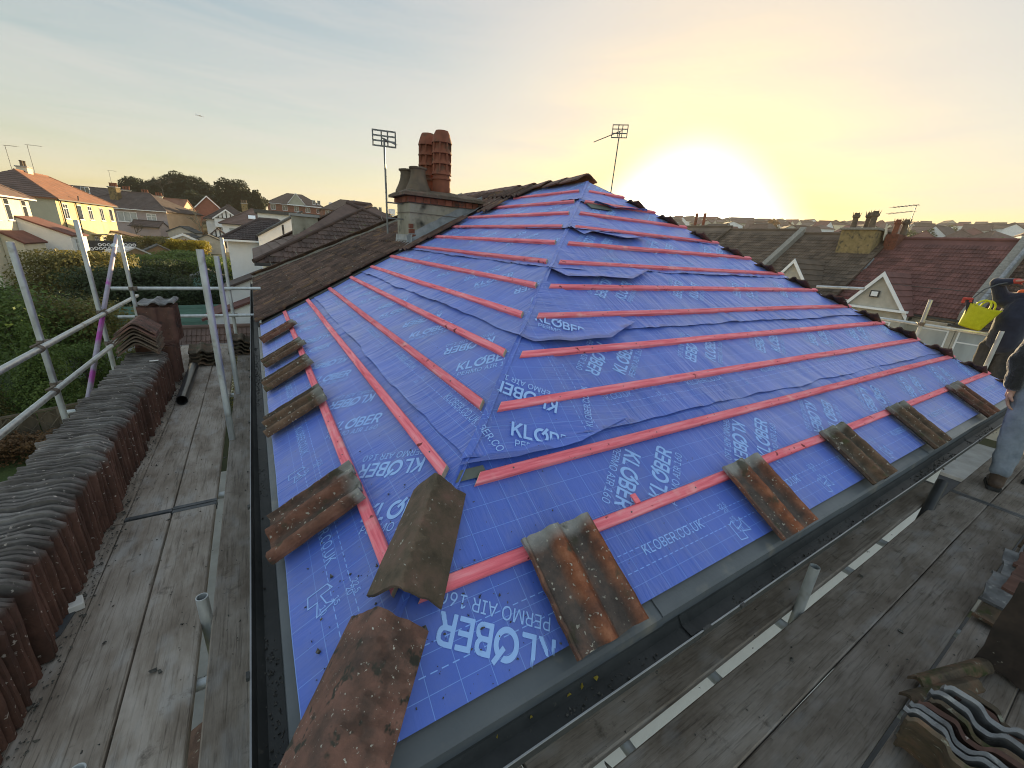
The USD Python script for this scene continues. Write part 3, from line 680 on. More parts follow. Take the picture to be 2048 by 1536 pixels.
# ---- battens
rg = rnd(5)
LEND = [5.86, 5.85, 5.86, 5.85, 5.84, 5.86, 5.70, 5.62, 5.62, 5.66, 5.70, 5.30]
def batten(side, k, ua, ub):
    v = FIRST + GAUGE * k
    Pf, e, n = (PR, eR, nR) if side == "R" else (PL, eL, nL)
    eu = np.array([1.0, 0, 0]) if side == "R" else np.array([0, 1.0, 0])
    nseg = max(4, int((ub - ua) / 0.3))
    us = np.linspace(ua, ub, nseg)
    wob = 0.006 * (meshkit.noise(np.stack([us * 0.8, us * 0 + k, us * 0 + (3 if side == "R" else 9)], -1), 1) - 0.5)
    sag = 0.004 * (meshkit.noise(np.stack([us * 1.3, us * 0 + k, us * 0 + (5 if side == "R" else 8)], -1), 1) - 0.5)
    c = 0.004
    sec = [(-0.025, -0.026), (0.025, -0.026), (0.025, -c), (0.025 - c, 0), (-0.025 + c, 0), (-0.025, -c)]
    rows = []
    for (a, b) in sec:
        # mitred nose by the hip: the low edge runs further to the corner
        shift = np.zeros(nseg); shift[0] = (-a) * 0.0 + (a * 0.9 if True else 0)
        rows.append(Pf(us + shift, v + a + wob, b + sag))
    P = np.stack(rows + [rows[0]], 0)
    vv, q = gridmesh(P)
    m = 6
    idx = lambda r, c_: r * nseg + c_
    caps = []
    for c_ in (0, nseg - 1):
        for r in range(1, 5):
            caps.append([idx(0, c_), idx(r, c_), idx(r + 1, c_)] if c_ else [idx(0, c_), idx(r + 1, c_), idx(r, c_)])
    f = np.vstack([q[:, [0, 1, 2]], q[:, [0, 2, 3]], np.array(caps)])
    b_ = part(house, "batten", (vv, f), "batten_pink_right" if side == "R" else "batten_pink_left")
    nails = []
    for un in np.arange(math.ceil((ua + 0.1) / 0.45) * 0.45, ub - 0.05, 0.45):
        un = un + 0.03 * math.sin(un * 31 + k)
        pn = Pf(un, v + 0.006 * math.sin(un * 17), 0.0)
        nails.append(tube(pn - n * 0.004, pn + n * 0.0022, 0.0035, 8))
    if nails:
        part(b_, "nail_heads", cat_(nails), "hoop_iron", kind="stuff")
    # pale sawn end by the hip, 1 mm proud
    o = np.array([Pf(us[:1] + a * 0.9, v + a + wob[:1], h + sag[:1])[0] for a, h in sec])
    pr = o - eu * 0.0012
    part(b_, "sawn_end", hull(np.vstack([o, pr])), "cut_timber")

for k in range(12):
    v = FIRST + GAUGE * k
    hipu = v * HV
    gl = [0.05, 0.09, 0.05, 0.055, 0.06, 0.06, 0.06, 0.07, 0.075, 0.07, 0.07, 0.07][k]
    batten("R", k, hipu + gl + 0.02, 8.0 - hipu - 0.03)
    batten("L", k, hipu + gl + 0.02, LEND[k])
batten("L", 6, 5.66, 5.86)
# a short offcut tacked on the first batten
part(house, "timber_chip", obox(PR(1.375, 0.36, -0.005), (1, 0, 0), eR, nR, 0.03, 0.045, 0.008), "batten_pink_right")

# ---- eaves tray, fascia, gutters
def extrude_profile(prof, axis, a, b, ns=2, wob=0.0):
    """prof (n,2): outward distance from the eave line, z. axis 'y': left eave (outward -x); axis 'x': right eave (outward -y)"""
    prof = np.array(prof, float)
    ts = np.linspace(a, b, ns)
    w = wob * (meshkit.noise(np.stack([ts * 2, ts * 0, ts * 0], -1), 3) - 0.5)
    rows = []
    for o, z in prof:
        if axis == "y":
            rows.append(np.stack([np.full(ns, -o), ts, z + w], -1))
        else:
            rows.append(np.stack([ts, np.full(ns, -o), z + w], -1))
    v, q = gridmesh(np.stack(rows, 0))
    return v, q

def shell_profile(prof, t):
    """closed outline around an open profile polyline"""
    l = LineString(prof).buffer(t / 2, cap_style=2, join_style=2)
    return np.array(l.exterior.coords)

GUT = [(0.028, -0.075), (0.034, -0.115), (0.055, -0.145), (0.105, -0.15), (0.130, -0.125), (0.138, -0.075)]
SOFF = -0.0
part(house, "gutter", extrude_profile(shell_profile(GUT, 0.006), "y", 0.02 - 0.16, 12.0, 30, 0.006), "gutter_black")
part(house, "gutter", extrude_profile(shell_profile(GUT, 0.006), "x", -0.14, 8.15, 30, 0.006), "gutter_black")
part(house, "gutter_lip", extrude_profile(shell_profile([(0.1365, -0.0745), (0.1405, -0.0735)], 0.004), "y", -0.10, 12.0, 30, 0.006), "gutter_lip")
part(house, "gutter_lip", extrude_profile(shell_profile([(0.1365, -0.0745), (0.1405, -0.0735)], 0.004), "x", -0.10, 8.1, 30, 0.006), "gutter_lip")
for u_ in (1.55, 2.75, 4.0, 5.2, 6.4):
    part(house, "gutter_bracket", cat_([box((u_ - 0.012, -0.150, -0.080), (u_ + 0.012, -0.140, -0.066))]), "gutter_black")
for u_ in (0.45, 1.4, 2.5, 3.6, 4.7):
    part(house, "gutter_bracket", box((-0.150, u_ - 0.012, -0.080), (-0.140, u_ + 0.012, -0.066)), "gutter_black")
part(house, "gutter_union", extrude_profile(shell_profile([(o_ , z_ + 0.005) for o_, z_ in GUT], 0.010), "x", 1.30, 1.345, 2), "gutter_black")
part(house, "gutter_union", extrude_profile(shell_profile([(o_, z_ + 0.005) for o_, z_ in GUT], 0.010), "x", 5.30, 5.40, 2), "gutter_black")
TRAY = [(-0.10, 0.004), (-0.02, -0.040), (0.046, -0.062), (0.050, -0.10)]
part(house, "eaves_tray", extrude_profile(shell_profile(TRAY, 0.003), "y", 0.0, 5.84, 16, 0.004), "eaves_tray_grey")
for a_, b_ in ((0.02, 1.20), (1.192, 2.75), (2.742, 4.3), (4.292, 5.85), (5.842, 7.4), (7.392, 8.05)):
    rise = 0.006 if a_ in (1.192, 4.292) else 0.0
    part(house, "eaves_tray", extrude_profile(shell_profile([(o_, z_ + rise) for o_, z_ in ([(-0.09, -0.004), (-0.035, -0.030), (-0.004, -0.043), (0.022, -0.052), (0.034, -0.060), (0.036, -0.10)])], 0.003), "x", a_, b_, 4, 0.003), "eaves_tray_grey")
part(house, "fascia_board", box((0.004, 0.02, -0.26), (0.022, PARTY, -0.075)), "upvc_white")
part(house, "fascia_board", box((0.024, 0.004, -0.26), (8.0, 0.022, -0.075)), "upvc_white")
part(house, "soffit", box((0.024, 0.024, -0.258), (8.0, 0.36, -0.245)), "upvc_white")
part(house, "soffit", box((0.024, 0.362, -0.258), (0.36, PARTY, -0.245)), "upvc_white")
part(house, "wall", box((0.32, 0.32, -5.6), (7.7, PARTY, -0.259)), "white_render")
bay = part(house, "bay_roof", slab([(-1.0, 0.2, -2.95), (0.32, 0.2, -2.2), (0.32, 2.6, -2.2), (-1.0, 2.6, -2.95)], 0.08), "old_brown_tile")
part(house, "bay_wall", box((-0.8, 0.4, -5.6), (0.31, 2.4, -2.95)), "white_render")
part(house, "bay_fascia", box((-1.05, 0.16, -3.06), (-1.02, 2.64, -2.93)), "upvc_white")
# grit lying in the gutters
def grit_run(axis, a, b, n, seed, lo, hi):
    g = rnd(seed)
    ms = []
    for _ in range(n):
        t = g.uniform(a, b)
        if meshkit.noise(np.array([t * 2.2, seed, 0.0]), 1) < 0.42 and g.random() < 0.9:
            continue
        o = g.normal(0.085, 0.018)
        r = g.uniform(lo, hi)
        c = np.array([-o, t, -0.147 + r * 0.4]) if axis == "y" else np.array([t, -o, -0.147 + r * 0.4])
        p = g.normal(size=(7, 3)); p /= np.linalg.norm(p, axis=1)[:, None]
        ms.append(hull(c + p * r * g.uniform(0.7, 1.2, (7, 1))))
    return cat_(ms)
part(house, "gutter_grit", grit_run("y", 0.1, 5.0, 900, 3, 0.003, 0.007), "grit", kind="stuff")
part(house, "gutter_grit", grit_run("x", 0.1, 7.8, 1100, 4, 0.003, 0.008), "grit", kind="stuff")
g = rnd(77)
ms = []
for _ in range(7):
    t = g.uniform(0.1, 0.9); c = np.array([t, -0.047 + g.normal(0, 0.004), -0.125])
    p = g.normal(size=(9, 3)); ms.append(hull(c + p * 0.004))
part(house, "gutter_moss", cat_(ms), "moss_yellow", kind="stuff")
# crumbs of tile and mortar on the membrane by the corner
ms = []
for _ in range(170):
    sd = g.random() < 0.5
    v_ = abs(g.normal(0.05, 0.28)); u_ = v_ * HV + abs(g.normal(0.0, 0.45)) + 0.03
    r = g.uniform(0.0015, 0.006) if g.random() < 0.93 else g.uniform(0.007, 0.014)
    if abs(((v_ - FIRST) / GAUGE + 0.5) % 1 - 0.5) * GAUGE < 0.03: continue
    hh = float(sheet_h(np.array([u_]), np.array([v_]), 0, 3 if sd else 5)[0]) + r * 0.4
    c = (PR if sd else PL)(u_, v_, hh)
    p = g.normal(size=(7, 3)); p /= np.linalg.norm(p, axis=1)[:, None]
    ms.append(hull(c + p * r * g.uniform(0.6, 1.2, (7, 1))))
part(house, "tile_crumbs", cat_(ms), "grit", kind="stuff")

# far slopes of the roof, hidden from here, close the volume
part(house, "rear_slope", slab([PR(8.0, 0, -0.03), (8.0, PARTY, -0.033), (4.0, PARTY, RH - 0.033), (4.0, 4.0, RH - 0.033)], 0.03), "old_brown_tile")

# ------------------------------------------------------------------ roof tiles
def tile_surface(w, l, nx, ny, seed, t=0.016, rough=0.004, chip=0.006, kind="roman", relief=1.0):
    """concrete double-roll tile as closed mesh; x across, y up the slope, z up, lower edge at y=0"""
    g = rnd(seed)
    x = np.linspace(0, 1, nx)
    if kind == "roman":
        def prof(x):
            roll = lambda c, s, h: h * relief * np.exp(-((x - c) / s) ** 4)
            return roll(0.43, 0.105, 0.030) + roll(0.90, 0.105, 0.030) + roll(0.02, 0.03, 0.016)
    else:
        def prof(x):
            return 0.018 * (1 + np.sin(2 * np.pi * (x * 2 - 0.25))) 
    z = prof(x)
    y = np.linspace(0, l, ny)
    X, Y = np.meshgrid(x * w, y)
    Z = np.tile(z, (ny, 1))
    nz = meshkit.fbm(np.stack([X * 25, Y * 25, np.full_like(X, seed * 1.7)], -1), 3, 2) - 0.5
    top = np.stack([X, Y, Z + t + rough * 2 * nz], -1)
    bot = np.stack([X, Y, Z], -1)
    ex = chip * (meshkit.fbm(np.stack([np.linspace(0, 7, nx), np.full(nx, seed * 3.1), np.zeros(nx)], -1), 3, 4) - 0.5) * 2
    top[0, :, 1] += ex; bot[0, :, 1] += ex
    ex2 = chip * (meshkit.fbm(np.stack([np.linspace(0, 7, nx), np.full(nx, seed * 5.1), np.ones(nx)], -1), 3, 4) - 0.5) * 2
    top[-1, :, 1] += ex2; bot[-1, :, 1] += ex2
    ey = chip * (meshkit.fbm(np.stack([np.linspace(0, 7, ny), np.full(ny, seed * 7.1), np.ones(ny)], -1), 3, 4) - 0.5) * 1.5
    top[:, 0, 0] += ey; bot[:, 0, 0] += ey; top[:, -1, 0] += ey[::-1]; bot[:, -1, 0] += ey[::-1]
    n = nx * ny
    i = np.arange(n).reshape(ny, nx)
    q = np.stack([i[:-1, :-1], i[:-1, 1:], i[1:, 1:], i[1:, :-1]], -1).reshape(-1, 4)
    f = [q, q[:, ::-1] + n]
    ring = np.r_[i[0, :], i[1:, -1], i[-1, -2::-1], i[-2:0:-1, 0]]
    # the rim has its own vertices so that edges stay crisp
    m_ = len(ring); k = np.arange(m_); k2 = (k + 1) % m_
    f.append(np.stack([k2, k2 + m_, k + m_, k], -1) + 2 * n)
    tv, bv = top.reshape(-1, 3), bot.reshape(-1, 3)
    return np.vstack([tv, bv, tv[ring], bv[ring]]), np.vstack(f)

def laid_tile(side, u_a, u_b, vlo, vhi, tilt, seed, material, label, skew=0.0):
    """a tile hooked over the first batten, its tail over the gutter"""
    Pf, e, n = (PR, eR, nR) if side == "R" else (PL, eL, nL)
    ex = np.array([1.0, 0, 0]) if side == "R" else np.array([0, -1.0, 0])
    w, l = abs(u_b - u_a), vhi - vlo
    m = tile_surface(0.325, 0.415, 60, 44, seed, 0.018, 0.005, 0.008, relief=1.25)
    ox = min(u_a, u_b) if side == "R" else max(u_a, u_b)
    o = Pf(ox, vlo, 0.0)
    ey = e * math.cos(tilt) + n * math.sin(tilt)
    c, s = math.cos(skew), math.sin(skew)
    ex2, ey2 = ex * c + ey * s, -ex * s + ey * c
    nn = np.cross(ex2, ey2)
    solo("roof_tile", xf(m, frame(o + n * 0.004, ex2, ey2, nn)), material, label, "roof tile", smooth=True, uv=np.stack([m[0][:, 0] / 0.325, m[0][:, 1] / 0.415], -1))

TILT = 0.012
laid_tile("R", 0.752, 1.08, -0.035, 0.372, TILT, 1, "laid_tile_red", "red-brown double roll tile lying nearest the hip on the right-hand eave")
laid_tile("R", 2.02, 2.36, -0.045, 0.362, TILT, 2, "laid_tile_red", "second loose roll tile from the hip along the right-hand eave")
laid_tile("R", 3.13, 3.48, -0.045, 0.362, TILT, 3, "laid_tile_mossy", "dark loose roll tile in the middle of the right-hand eave row")
laid_tile("R", 4.30, 4.66, -0.05, 0.355, TILT, 4, "laid_tile_mossy", "dark loose tile second from the far end of the right-hand eave")
laid_tile("R", 5.89, 6.29, -0.055, 0.36, TILT, 5, "laid_tile_brown", "last loose tile near the workers at the far right-hand eave")
laid_tile("L", 0.875, 1.165, -0.052, 0.362, TILT, 6, "laid_tile_brown", "large brown roll tile nearest the camera on the left eave")
laid_tile("L", 2.03, 2.34, -0.04, 0.352, TILT, 7, "laid_tile_mossy", "mossy roll tile with pale flecks, second on the left eave", 0.03)
laid_tile("L", 2.86, 3.18, -0.035, 0.352, TILT, 8, "laid_tile_mossy", "middle mossy roll tile of the five on the left eave", 0.08)
laid_tile("L", 3.50, 3.83, -0.03, 0.345, TILT, 9, "laid_tile_mossy", "mossy roll tile on the left eave, second from the tiled neighbour roof", 0.12)
laid_tile("L", 4.50, 4.82, -0.03, 0.355, TILT, 10, "laid_tile_brown", "reddish roll tile on the left eave closest to the old brown roof", 0.14)

def ridge_surface(l, half, nx, ny, seed, ang=0.62, t=0.016, rnd_=0.03, taper=0.0, rough=0.003):
    """angled hip / ridge tile: x across, y along, apex at x=0"""
    s = np.linspace(-1, 1, nx)
    d = np.abs(s) * half
    zz = -np.sin(ang) * (np.sqrt(d ** 2 + rnd_ ** 2) - rnd_)
    xx = np.sign(s) * d * math.cos(ang * 0.9)
    y = np.linspace(0, l, ny)
    X = xx[None] * (1 - taper * (y / l))[:, None]; Y = np.tile(y[:, None], (1, nx)); Z = np.tile(zz[None], (ny, 1))
    nz = meshkit.fbm(np.stack([X * 22, Y * 22, np.full_like(X, seed * 2.3)], -1), 3, 2) - 0.5
    ends = 0.008 * (meshkit.fbm(np.stack([s * 3, s * 0 + seed, s * 0], -1), 3, 4) - 0.5) * 2
    Y = Y.copy(); Y[0] += ends; Y[-1] -= ends
    top = np.stack([X, Y, Z + t + rough * 2 * nz], -1)
    bot = np.stack([X * (1 - 0.04), Y, Z], -1)
    n = nx * ny
    i = np.arange(n).reshape(ny, nx)
    q = np.stack([i[:-1, :-1], i[:-1, 1:], i[1:, 1:], i[1:, :-1]], -1).reshape(-1, 4)
    ring = np.r_[i[0, :], i[1:, -1], i[-1, -2::-1], i[-2:0:-1, 0]]
    nx_ = np.roll(ring, -1)
    f = np.vstack([q, q[:, ::-1] + n, np.stack([ring, ring + n, nx_ + n, nx_], -1)[:, ::-1]])
    return np.vstack([top.reshape(-1, 3), bot.reshape(-1, 3)]), f

hipdir = np.array([4.0, 4.0, RH]) / math.sqrt(32 + RH * RH)
def hip_frame(o, yaw=0.0, lift_=0.0, roll=0.0):
    side = np.array([1.0, -1.0, 0]) / math.sqrt(2)
    y = hipdir * math.cos(yaw) + side * math.sin(yaw)
    nrm = np.cross(side, hipdir); nrm /= np.linalg.norm(nrm)
    y = y * math.cos(lift_) + nrm * math.sin(lift_); y /= np.linalg.norm(y)
    x = side * math.cos(roll) + nrm * math.sin(roll)
    x = x - y * (x @ y); x /= np.linalg.norm(x)
    return frame(o, x, y, np.cross(x, y))
sd_ = np.array([1.0, -1.0, 0]) / math.sqrt(2)
o1 = np.array([0.275, 0.275, 0.149]) + np.array([0.0, 0.0, 0.092])
solo("hip_tile", xf(ridge_surface(0.42, 0.172, 60, 60, 21, ang=0.82, taper=0.16, rnd_=0.012, rough=0.004), hip_frame(o1, -0.11, 0.0, 0.0)), "hip_tile_green",
     "greenish brown hip tile with orange lichen lying upper on the bare hip", "hip tile", smooth=45)
o2 = np.array([-0.060, -0.085, -0.040]) + np.array([0.0, 0.0, 0.100])
solo("hip_tile", xf(ridge_surface(0.45, 0.185, 60, 60, 22, ang=0.80, taper=0.10, rnd_=0.022, rough=0.004), hip_frame(o2, -0.06, 0.01, 0.0)), "hip_tile_worn",
     "reddish hip tile with white lichen spots at the bottom corner of the roof", "hip tile", smooth=45)

# ------------------------------------------------------------------ attached neighbour: old brown tiles, chimney
def full_tile(w, l, seed, nx=17, ny=3, t=0.014, rough=0.003):
    return tile_surface(w, l, nx, ny, seed, t, rough, 0.005)

nb = thing("attached_house", "attached half of the pair still covered in old dark brown roll tiles", "house", loc=(4.0, 9.0, -5.5))
part(nb, "wall", box((0.32, PARTY + 0.003, -5.6), (7.7, 11.68, -0.262)), "cream_render")
part(nb, "soffit", box((0.03, PARTY + 0.003, -0.26), (0.32, 12.0, -0.245)), "upvc_white")
part(nb, "fascia_board", box((0.004, PARTY + 0.003, -0.26), (0.022, 12.0, -0.06)), "dark_paint")
part(nb, "roof_deck", slab([PL(PARTY + 0.0, 0.0, -0.004), PL(12.0, 0.0, -0.004), PL(8.0, S, -0.004), PL(PARTY, S, -0.004)], 0.05), "felt_roof")
part(nb, "roof_deck", slab([(0, 12.0, -0.02), (8, 12.0, -0.02), (4, 8.0, RH - 0.02)], 0.05), "old_brown_tile")
part(nb, "roof_deck", slab([(8, 12.0, -0.03), (8, PARTY, -0.03), (4, PARTY, RH - 0.03), (4, 8.0, RH - 0.03)], 0.05), "old_brown_tile")
g = rnd(11)
CH0, CH1 = np.array([2.12, 5.86]), np.array([3.25, 6.50])
cnt = 0
for k in range(13):
    v = -0.06 + GAUGE * k
    lim = 12.0 - (v + 0.2) * HV
    ustart = PARTY + 0.04 + [0, 0, 0.01, 0, 0.02, 0, -0.02, -0.1, -0.15, -0.16, -0.12, -0.22, -0.75][k]
    j = 0
    u = ustart
    while u < lim and cnt < 298:
        xc = (v + 0.2) * HV
        if not (CH0[0] - 0.12 < xc < CH1[0] + 0.1 and u + 0.3 > CH0[1] - 0.3 and u < CH1[1] + 0.02):
            m = full_tile(0.325, 0.43, 100 + cnt)
            o = PL(u + 0.325, v, 0.004 + g.normal(0, 0.003))
            a = g.normal(0, 0.006)
            ey = eL * math.cos(0.035) + nL * math.sin(-0.035)
            ex = np.array([0, -1.0, 0]) * math.cos(a) + ey * math.sin(a)
            m2 = xf(m, frame(o + nL * 0.02, ex, ey, np.cross(ex, ey)))
            part(nb, "roof_tile", m2, "old_brown_tile", smooth=50)
            cnt += 1
        u += 0.30
# lifted tile tails and loose pieces on the cut edge by the membrane
for k, (u, v, a) in enumerate([(5.52, 2.42, 0.1), (5.50, 2.80, 0.06), (5.56, 3.15, -0.05), (5.25, 3.75, 0.08)]):
    ex = np.array([0, -1.0, 0]) * math.cos(a) + eL * math.sin(a); ey = np.cross(nL, ex)
    part(nb, "roof_tile", xf(full_tile(0.325, 0.43, 500 + k), frame(PL(u + 0.3, v - 0.2, 0.01), ex, ey, nL)), "old_brown_tile", smooth=50)
# ridge tiles
for i in range(10):
    y = 4.02 + 0.43 * i
    a = g.normal(0, 0.04) + (0.10 if i < 4 else 0)
    zoff = 0.045 + (0.012 if i == 0 else 0)
    m = ridge_surface(0.42, 0.20, 16, 8, 40 + i, ang=0.55)
    ey = np.array([math.sin(a * 0.4), math.cos(a), math.sin(-a * 0.6)]); ey /= np.linalg.norm(ey)
    ex = np.cross(ey, [0, 0, 1.0]); ex /= np.linalg.norm(ex)
    part(nb, "ridge_tile", xf(m, frame((4.0, y, RH + zoff), ex, ey, np.cross(ex, ey))), "hip_tile_worn", smooth=45)
# far hip: mortar bed, hip tiles and hip hooks
h0, h1 = np.array([0.0, 12.0, 0.03]), np.array([4.0, 8.0, RH + 0.03])
hd = (h1 - h0) / np.linalg.norm(h1 - h0)
hs = np.array([1.0, 1.0, 0]) / math.sqrt(2)
part(nb, "mortar_bed", polytube([h0 + (h1 - h0) * t + np.array([-0.06, -0.06, -0.012 + 0.012 * math.sin(t * 40)]) for t in np.linspace(0, 1, 26)], 0.045, 7), "mortar_grey")
for i in range(13):
    m = ridge_surface(0.45, 0.17, 12, 4, 60 + i, ang=0.55)
    o = h0 + hd * (0.44 * i + 0.02) + np.array([0, 0, 0.02])
    part(nb, "hip_tile", xf(m, frame(o, hs, hd, np.cross(hs, hd))), "old_brown_tile", smooth=45)
for t in (0.10, 0.24, 0.34, 0.44, 0.56, 0.66, 0.74):
    b = h0 + (h1 - h0) * t + np.array([-0.02, -0.02, 0.05])
    part(nb, "hip_hook", polytube([b, b + [0.01, 0, 0.07], b + [-0.03, 0.0, 0.13], b + [-0.03, 0, 0.17]], 0.008, 6), "mortar_grey")
# rear slope tile ends showing along the right-hand hip of the stripped half
eB, nB = np.array([-D, 0, RH]) / S, np.array([RH, 0, D]) / S
for k in range(12):
    v = -0.05 + GAUGE * k
    for j in range(2):
        drop = 0.088 if k < 7 else 0.112
        u = v * HV + 0.02 + 0.30 * j + g.normal(0, 0.012)
        if v > 4.0 and j: continue
        o = np.array([8.0, u, 0]) + eB * v - nB * drop
        ey = eB * math.cos(0.035) - nB * math.sin(0.035)
        ex = np.array([0, 1.0, 0])
        part(house, "rear_roof_tile", xf(full_tile(0.325, 0.43, 600 + k * 2 + j), frame(o, ex, ey, np.cross(ex, ey))), "old_brown_tile", smooth=50)

# chimney
c0, c1, zb, zt = CH0, CH1, 0.95, 1.77
stack = part(nb, "chimney", box((c0[0], c0[1], zb), (c1[0], c1[1], zt), 0.012), "rough_render")
bw = 0.112
for (face, n) in (("f", 10), ("l", 6)):
    for i in range(n):
        if face == "f":
            w = (c1[0] - c0[0] + 0.06) / n
            a = (c0[0] - 0.03 + i * w + 0.004, c0[1] - 0.035 - g.uniform(0, 0.004), zt + 0.004); b = (c0[0] - 0.03 + (i + 1) * w - 0.004, c0[1] + 0.05, zt + 0.088)
        else:
            w = (c1[1] - c0[1] - 0.02) / n
            a = (c0[0] - 0.035 - g.uniform(0, 0.004), c0[1] + 0.055 + i * w + 0.004, zt + 0.004); b = (c0[0] + 0.05, c0[1] + 0.055 + (i + 1) * w - 0.004, zt + 0.088)
        part(stack, "brick", box(a, b, 0.004), "stack_brick")
part(stack, "brick_core", box((c0[0] - 0.02, c0[1] - 0.02, zt + 0.001), (c1[0] + 0.03, c1[1] + 0.03, zt + 0.09)), "mortar_grey")
for i in range(3):      # spalled corner with bare brick
    part(stack, "brick", box((c0[0] - 0.003, c0[1] - 0.008, 1.25 + 0.075 * i), (c0[0] + 0.10 - 0.02 * i, c0[1] + 0.05, 1.315 + 0.075 * i), 0.004), "stack_brick")
cap = []
for k in range(18):
    pass
P_ = []
nx, ny = 22, 14
X, Y = np.meshgrid(np.linspace(c0[0] - 0.11, c1[0] + 0.11, nx), np.linspace(c0[1] - 0.11, c1[1] + 0.11, ny))
ed = np.minimum(np.minimum(X - X.min(), X.max() - X), np.minimum(Y - Y.min(), Y.max() - Y))
Zc = zt + 0.135 + 0.09 * (1 - np.exp(-ed / 0.13)) + 0.025 * (meshkit.fbm(np.stack([X * 6, Y * 6, X * 0], -1), 3, 1) - 0.5)
topv, q = gridmesh(np.stack([X, Y, Zc], -1))
botv = topv.copy(); botv[:, 2] = zt + 0.093
n_ = len(topv); i_ = np.arange(n_).reshape(ny, nx)
ring = np.r_[i_[0, :], i_[1:, -1], i_[-1, -2::-1], i_[-2:0:-1, 0]]; nxr = np.roll(ring, -1)
part(stack, "flaunching", (np.vstack([topv, botv]), np.vstack([q, q[:, ::-1] + n_, np.stack([ring, ring + n_, nxr + n_, nxr], -1)])), "hip_tile_green", smooth=40)
zc = zt + 0.20
def tall_pot(o, s):
    prof = [(0.150, 0), (0.156, 0.03), (0.156, 0.10), (0.150, 0.11), (0.150, 0.22), (0.165, 0.225), (0.165, 0.25), (0.148, 0.26), (0.146, 0.30)]
    z = 0.30
    for i in range(3):
        prof += [(0.168, z), (0.170, z + 0.012), (0.135, z + 0.09), (0.128, z + 0.155)]
        z += 0.16
    prof += [(0.170, z), (0.168, z + 0.015), (0.125, z + 0.15), (0.105, z + 0.185), (0.085, z + 0.185), (0.08, z)]
    prof = [(r * s, zz * s) for r, zz in prof]
    p = part(stack, "louvred_pot", lathe(prof, o, 28), "pot_terracotta", smooth=35)
    fins = []
    for i in range(8):
        a = i * math.pi / 4 + 0.2
        for zz in (0.31, 0.47, 0.63):
            d = np.array([math.cos(a), math.sin(a), 0]); t = np.array([-d[1], d[0], 0])
            fins.append(obox(np.array(o) + (d * 0.11 - t * 0.012) * s + np.array([0, 0, zz * s]), d, t, (0, 0, 1), 0.052 * s, 0.024 * s, 0.15 * s))
    part(p, "louvre_fins", cat_(fins), "pot_terracotta")
tall_pot((2.70, 6.02, zc - 0.02), 0.92)
tall_pot((2.60, 6.36, zc - 0.02), 0.92)
def short_pot(o, s):
    prof = [(0.20, 0), (0.19, 0.04), (0.15, 0.12), (0.122, 0.20), (0.112, 0.28), (0.118, 0.31), (0.14, 0.325), (0.142, 0.345), (0.118, 0.35), (0.10, 0.35), (0.095, 0.1)]
    part(stack, "flared_pot", lathe([(r * s, z * s) for r, z in prof], o, 28), "pot_sooty", smooth=35)
short_pot((2.31, 6.00, zc - 0.03), 0.98)
short_pot((2.26, 6.36, zc - 0.03), 0.98)
# lead flashing: stepped side strip and front apron, holding wire
xs = np.linspace(c0[0] - 0.05, c1[0] + 0.10, 30)
zz = xs * RH / D
rows = []
for (dy, dz, am) in ((-0.004, 0.17, 0.02), (-0.010, 0.05, 0.01), (-0.05, 0.025, 0.012), (-0.15, 0.03, 0.03)):
    w = meshkit.fbm(np.stack([xs * 9, xs * 0 + dy * 50, xs * 0], -1), 3, 3) - 0.5
    rows.append(np.stack([xs, np.full_like(xs, c0[1] + dy) - np.abs(w) * am * 0.4, zz + dz + w * am * 1.4], -1))
part(stack, "lead_flashing", gridmesh(np.stack(rows, 0)), "lead_grey", smooth=True)
ys = np.linspace(c0[1] - 0.14, c1[1] + 0.08, 16)
rows = []
for (dx, dz, am) in ((-0.004, 0.16, 0.01), (-0.012, 0.05, 0.01), (-0.10, 0.035, 0.02), (-0.19, 0.02, 0.035)):
    w = meshkit.fbm(np.stack([ys * 9, ys * 0 + dx * 50, ys * 0], -1), 3, 6) - 0.5
    rows.append(np.stack([c0[0] + dx + w * am, ys, (c0[0] + dx) * RH / D + dz + w * am], -1))
part(stack, "lead_flashing", gridmesh(np.stack(rows, 0)), "lead_grey", smooth=True)
part(stack, "lashing_wire", polytube([(c0[0] - 0.012, c1[1], 1.64), (c0[0] - 0.014, c0[1] - 0.014, 1.63), (c1[0], c0[1] - 0.014, 1.62)], 0.004, 6), "coupler_rust")
part(stack, "lashing_wire", polytube([(c0[0] - 0.012, c1[1], 1.215), (c0[0] - 0.014, c0[1] - 0.014, 1.22)], 0.004, 6), "coupler_rust")

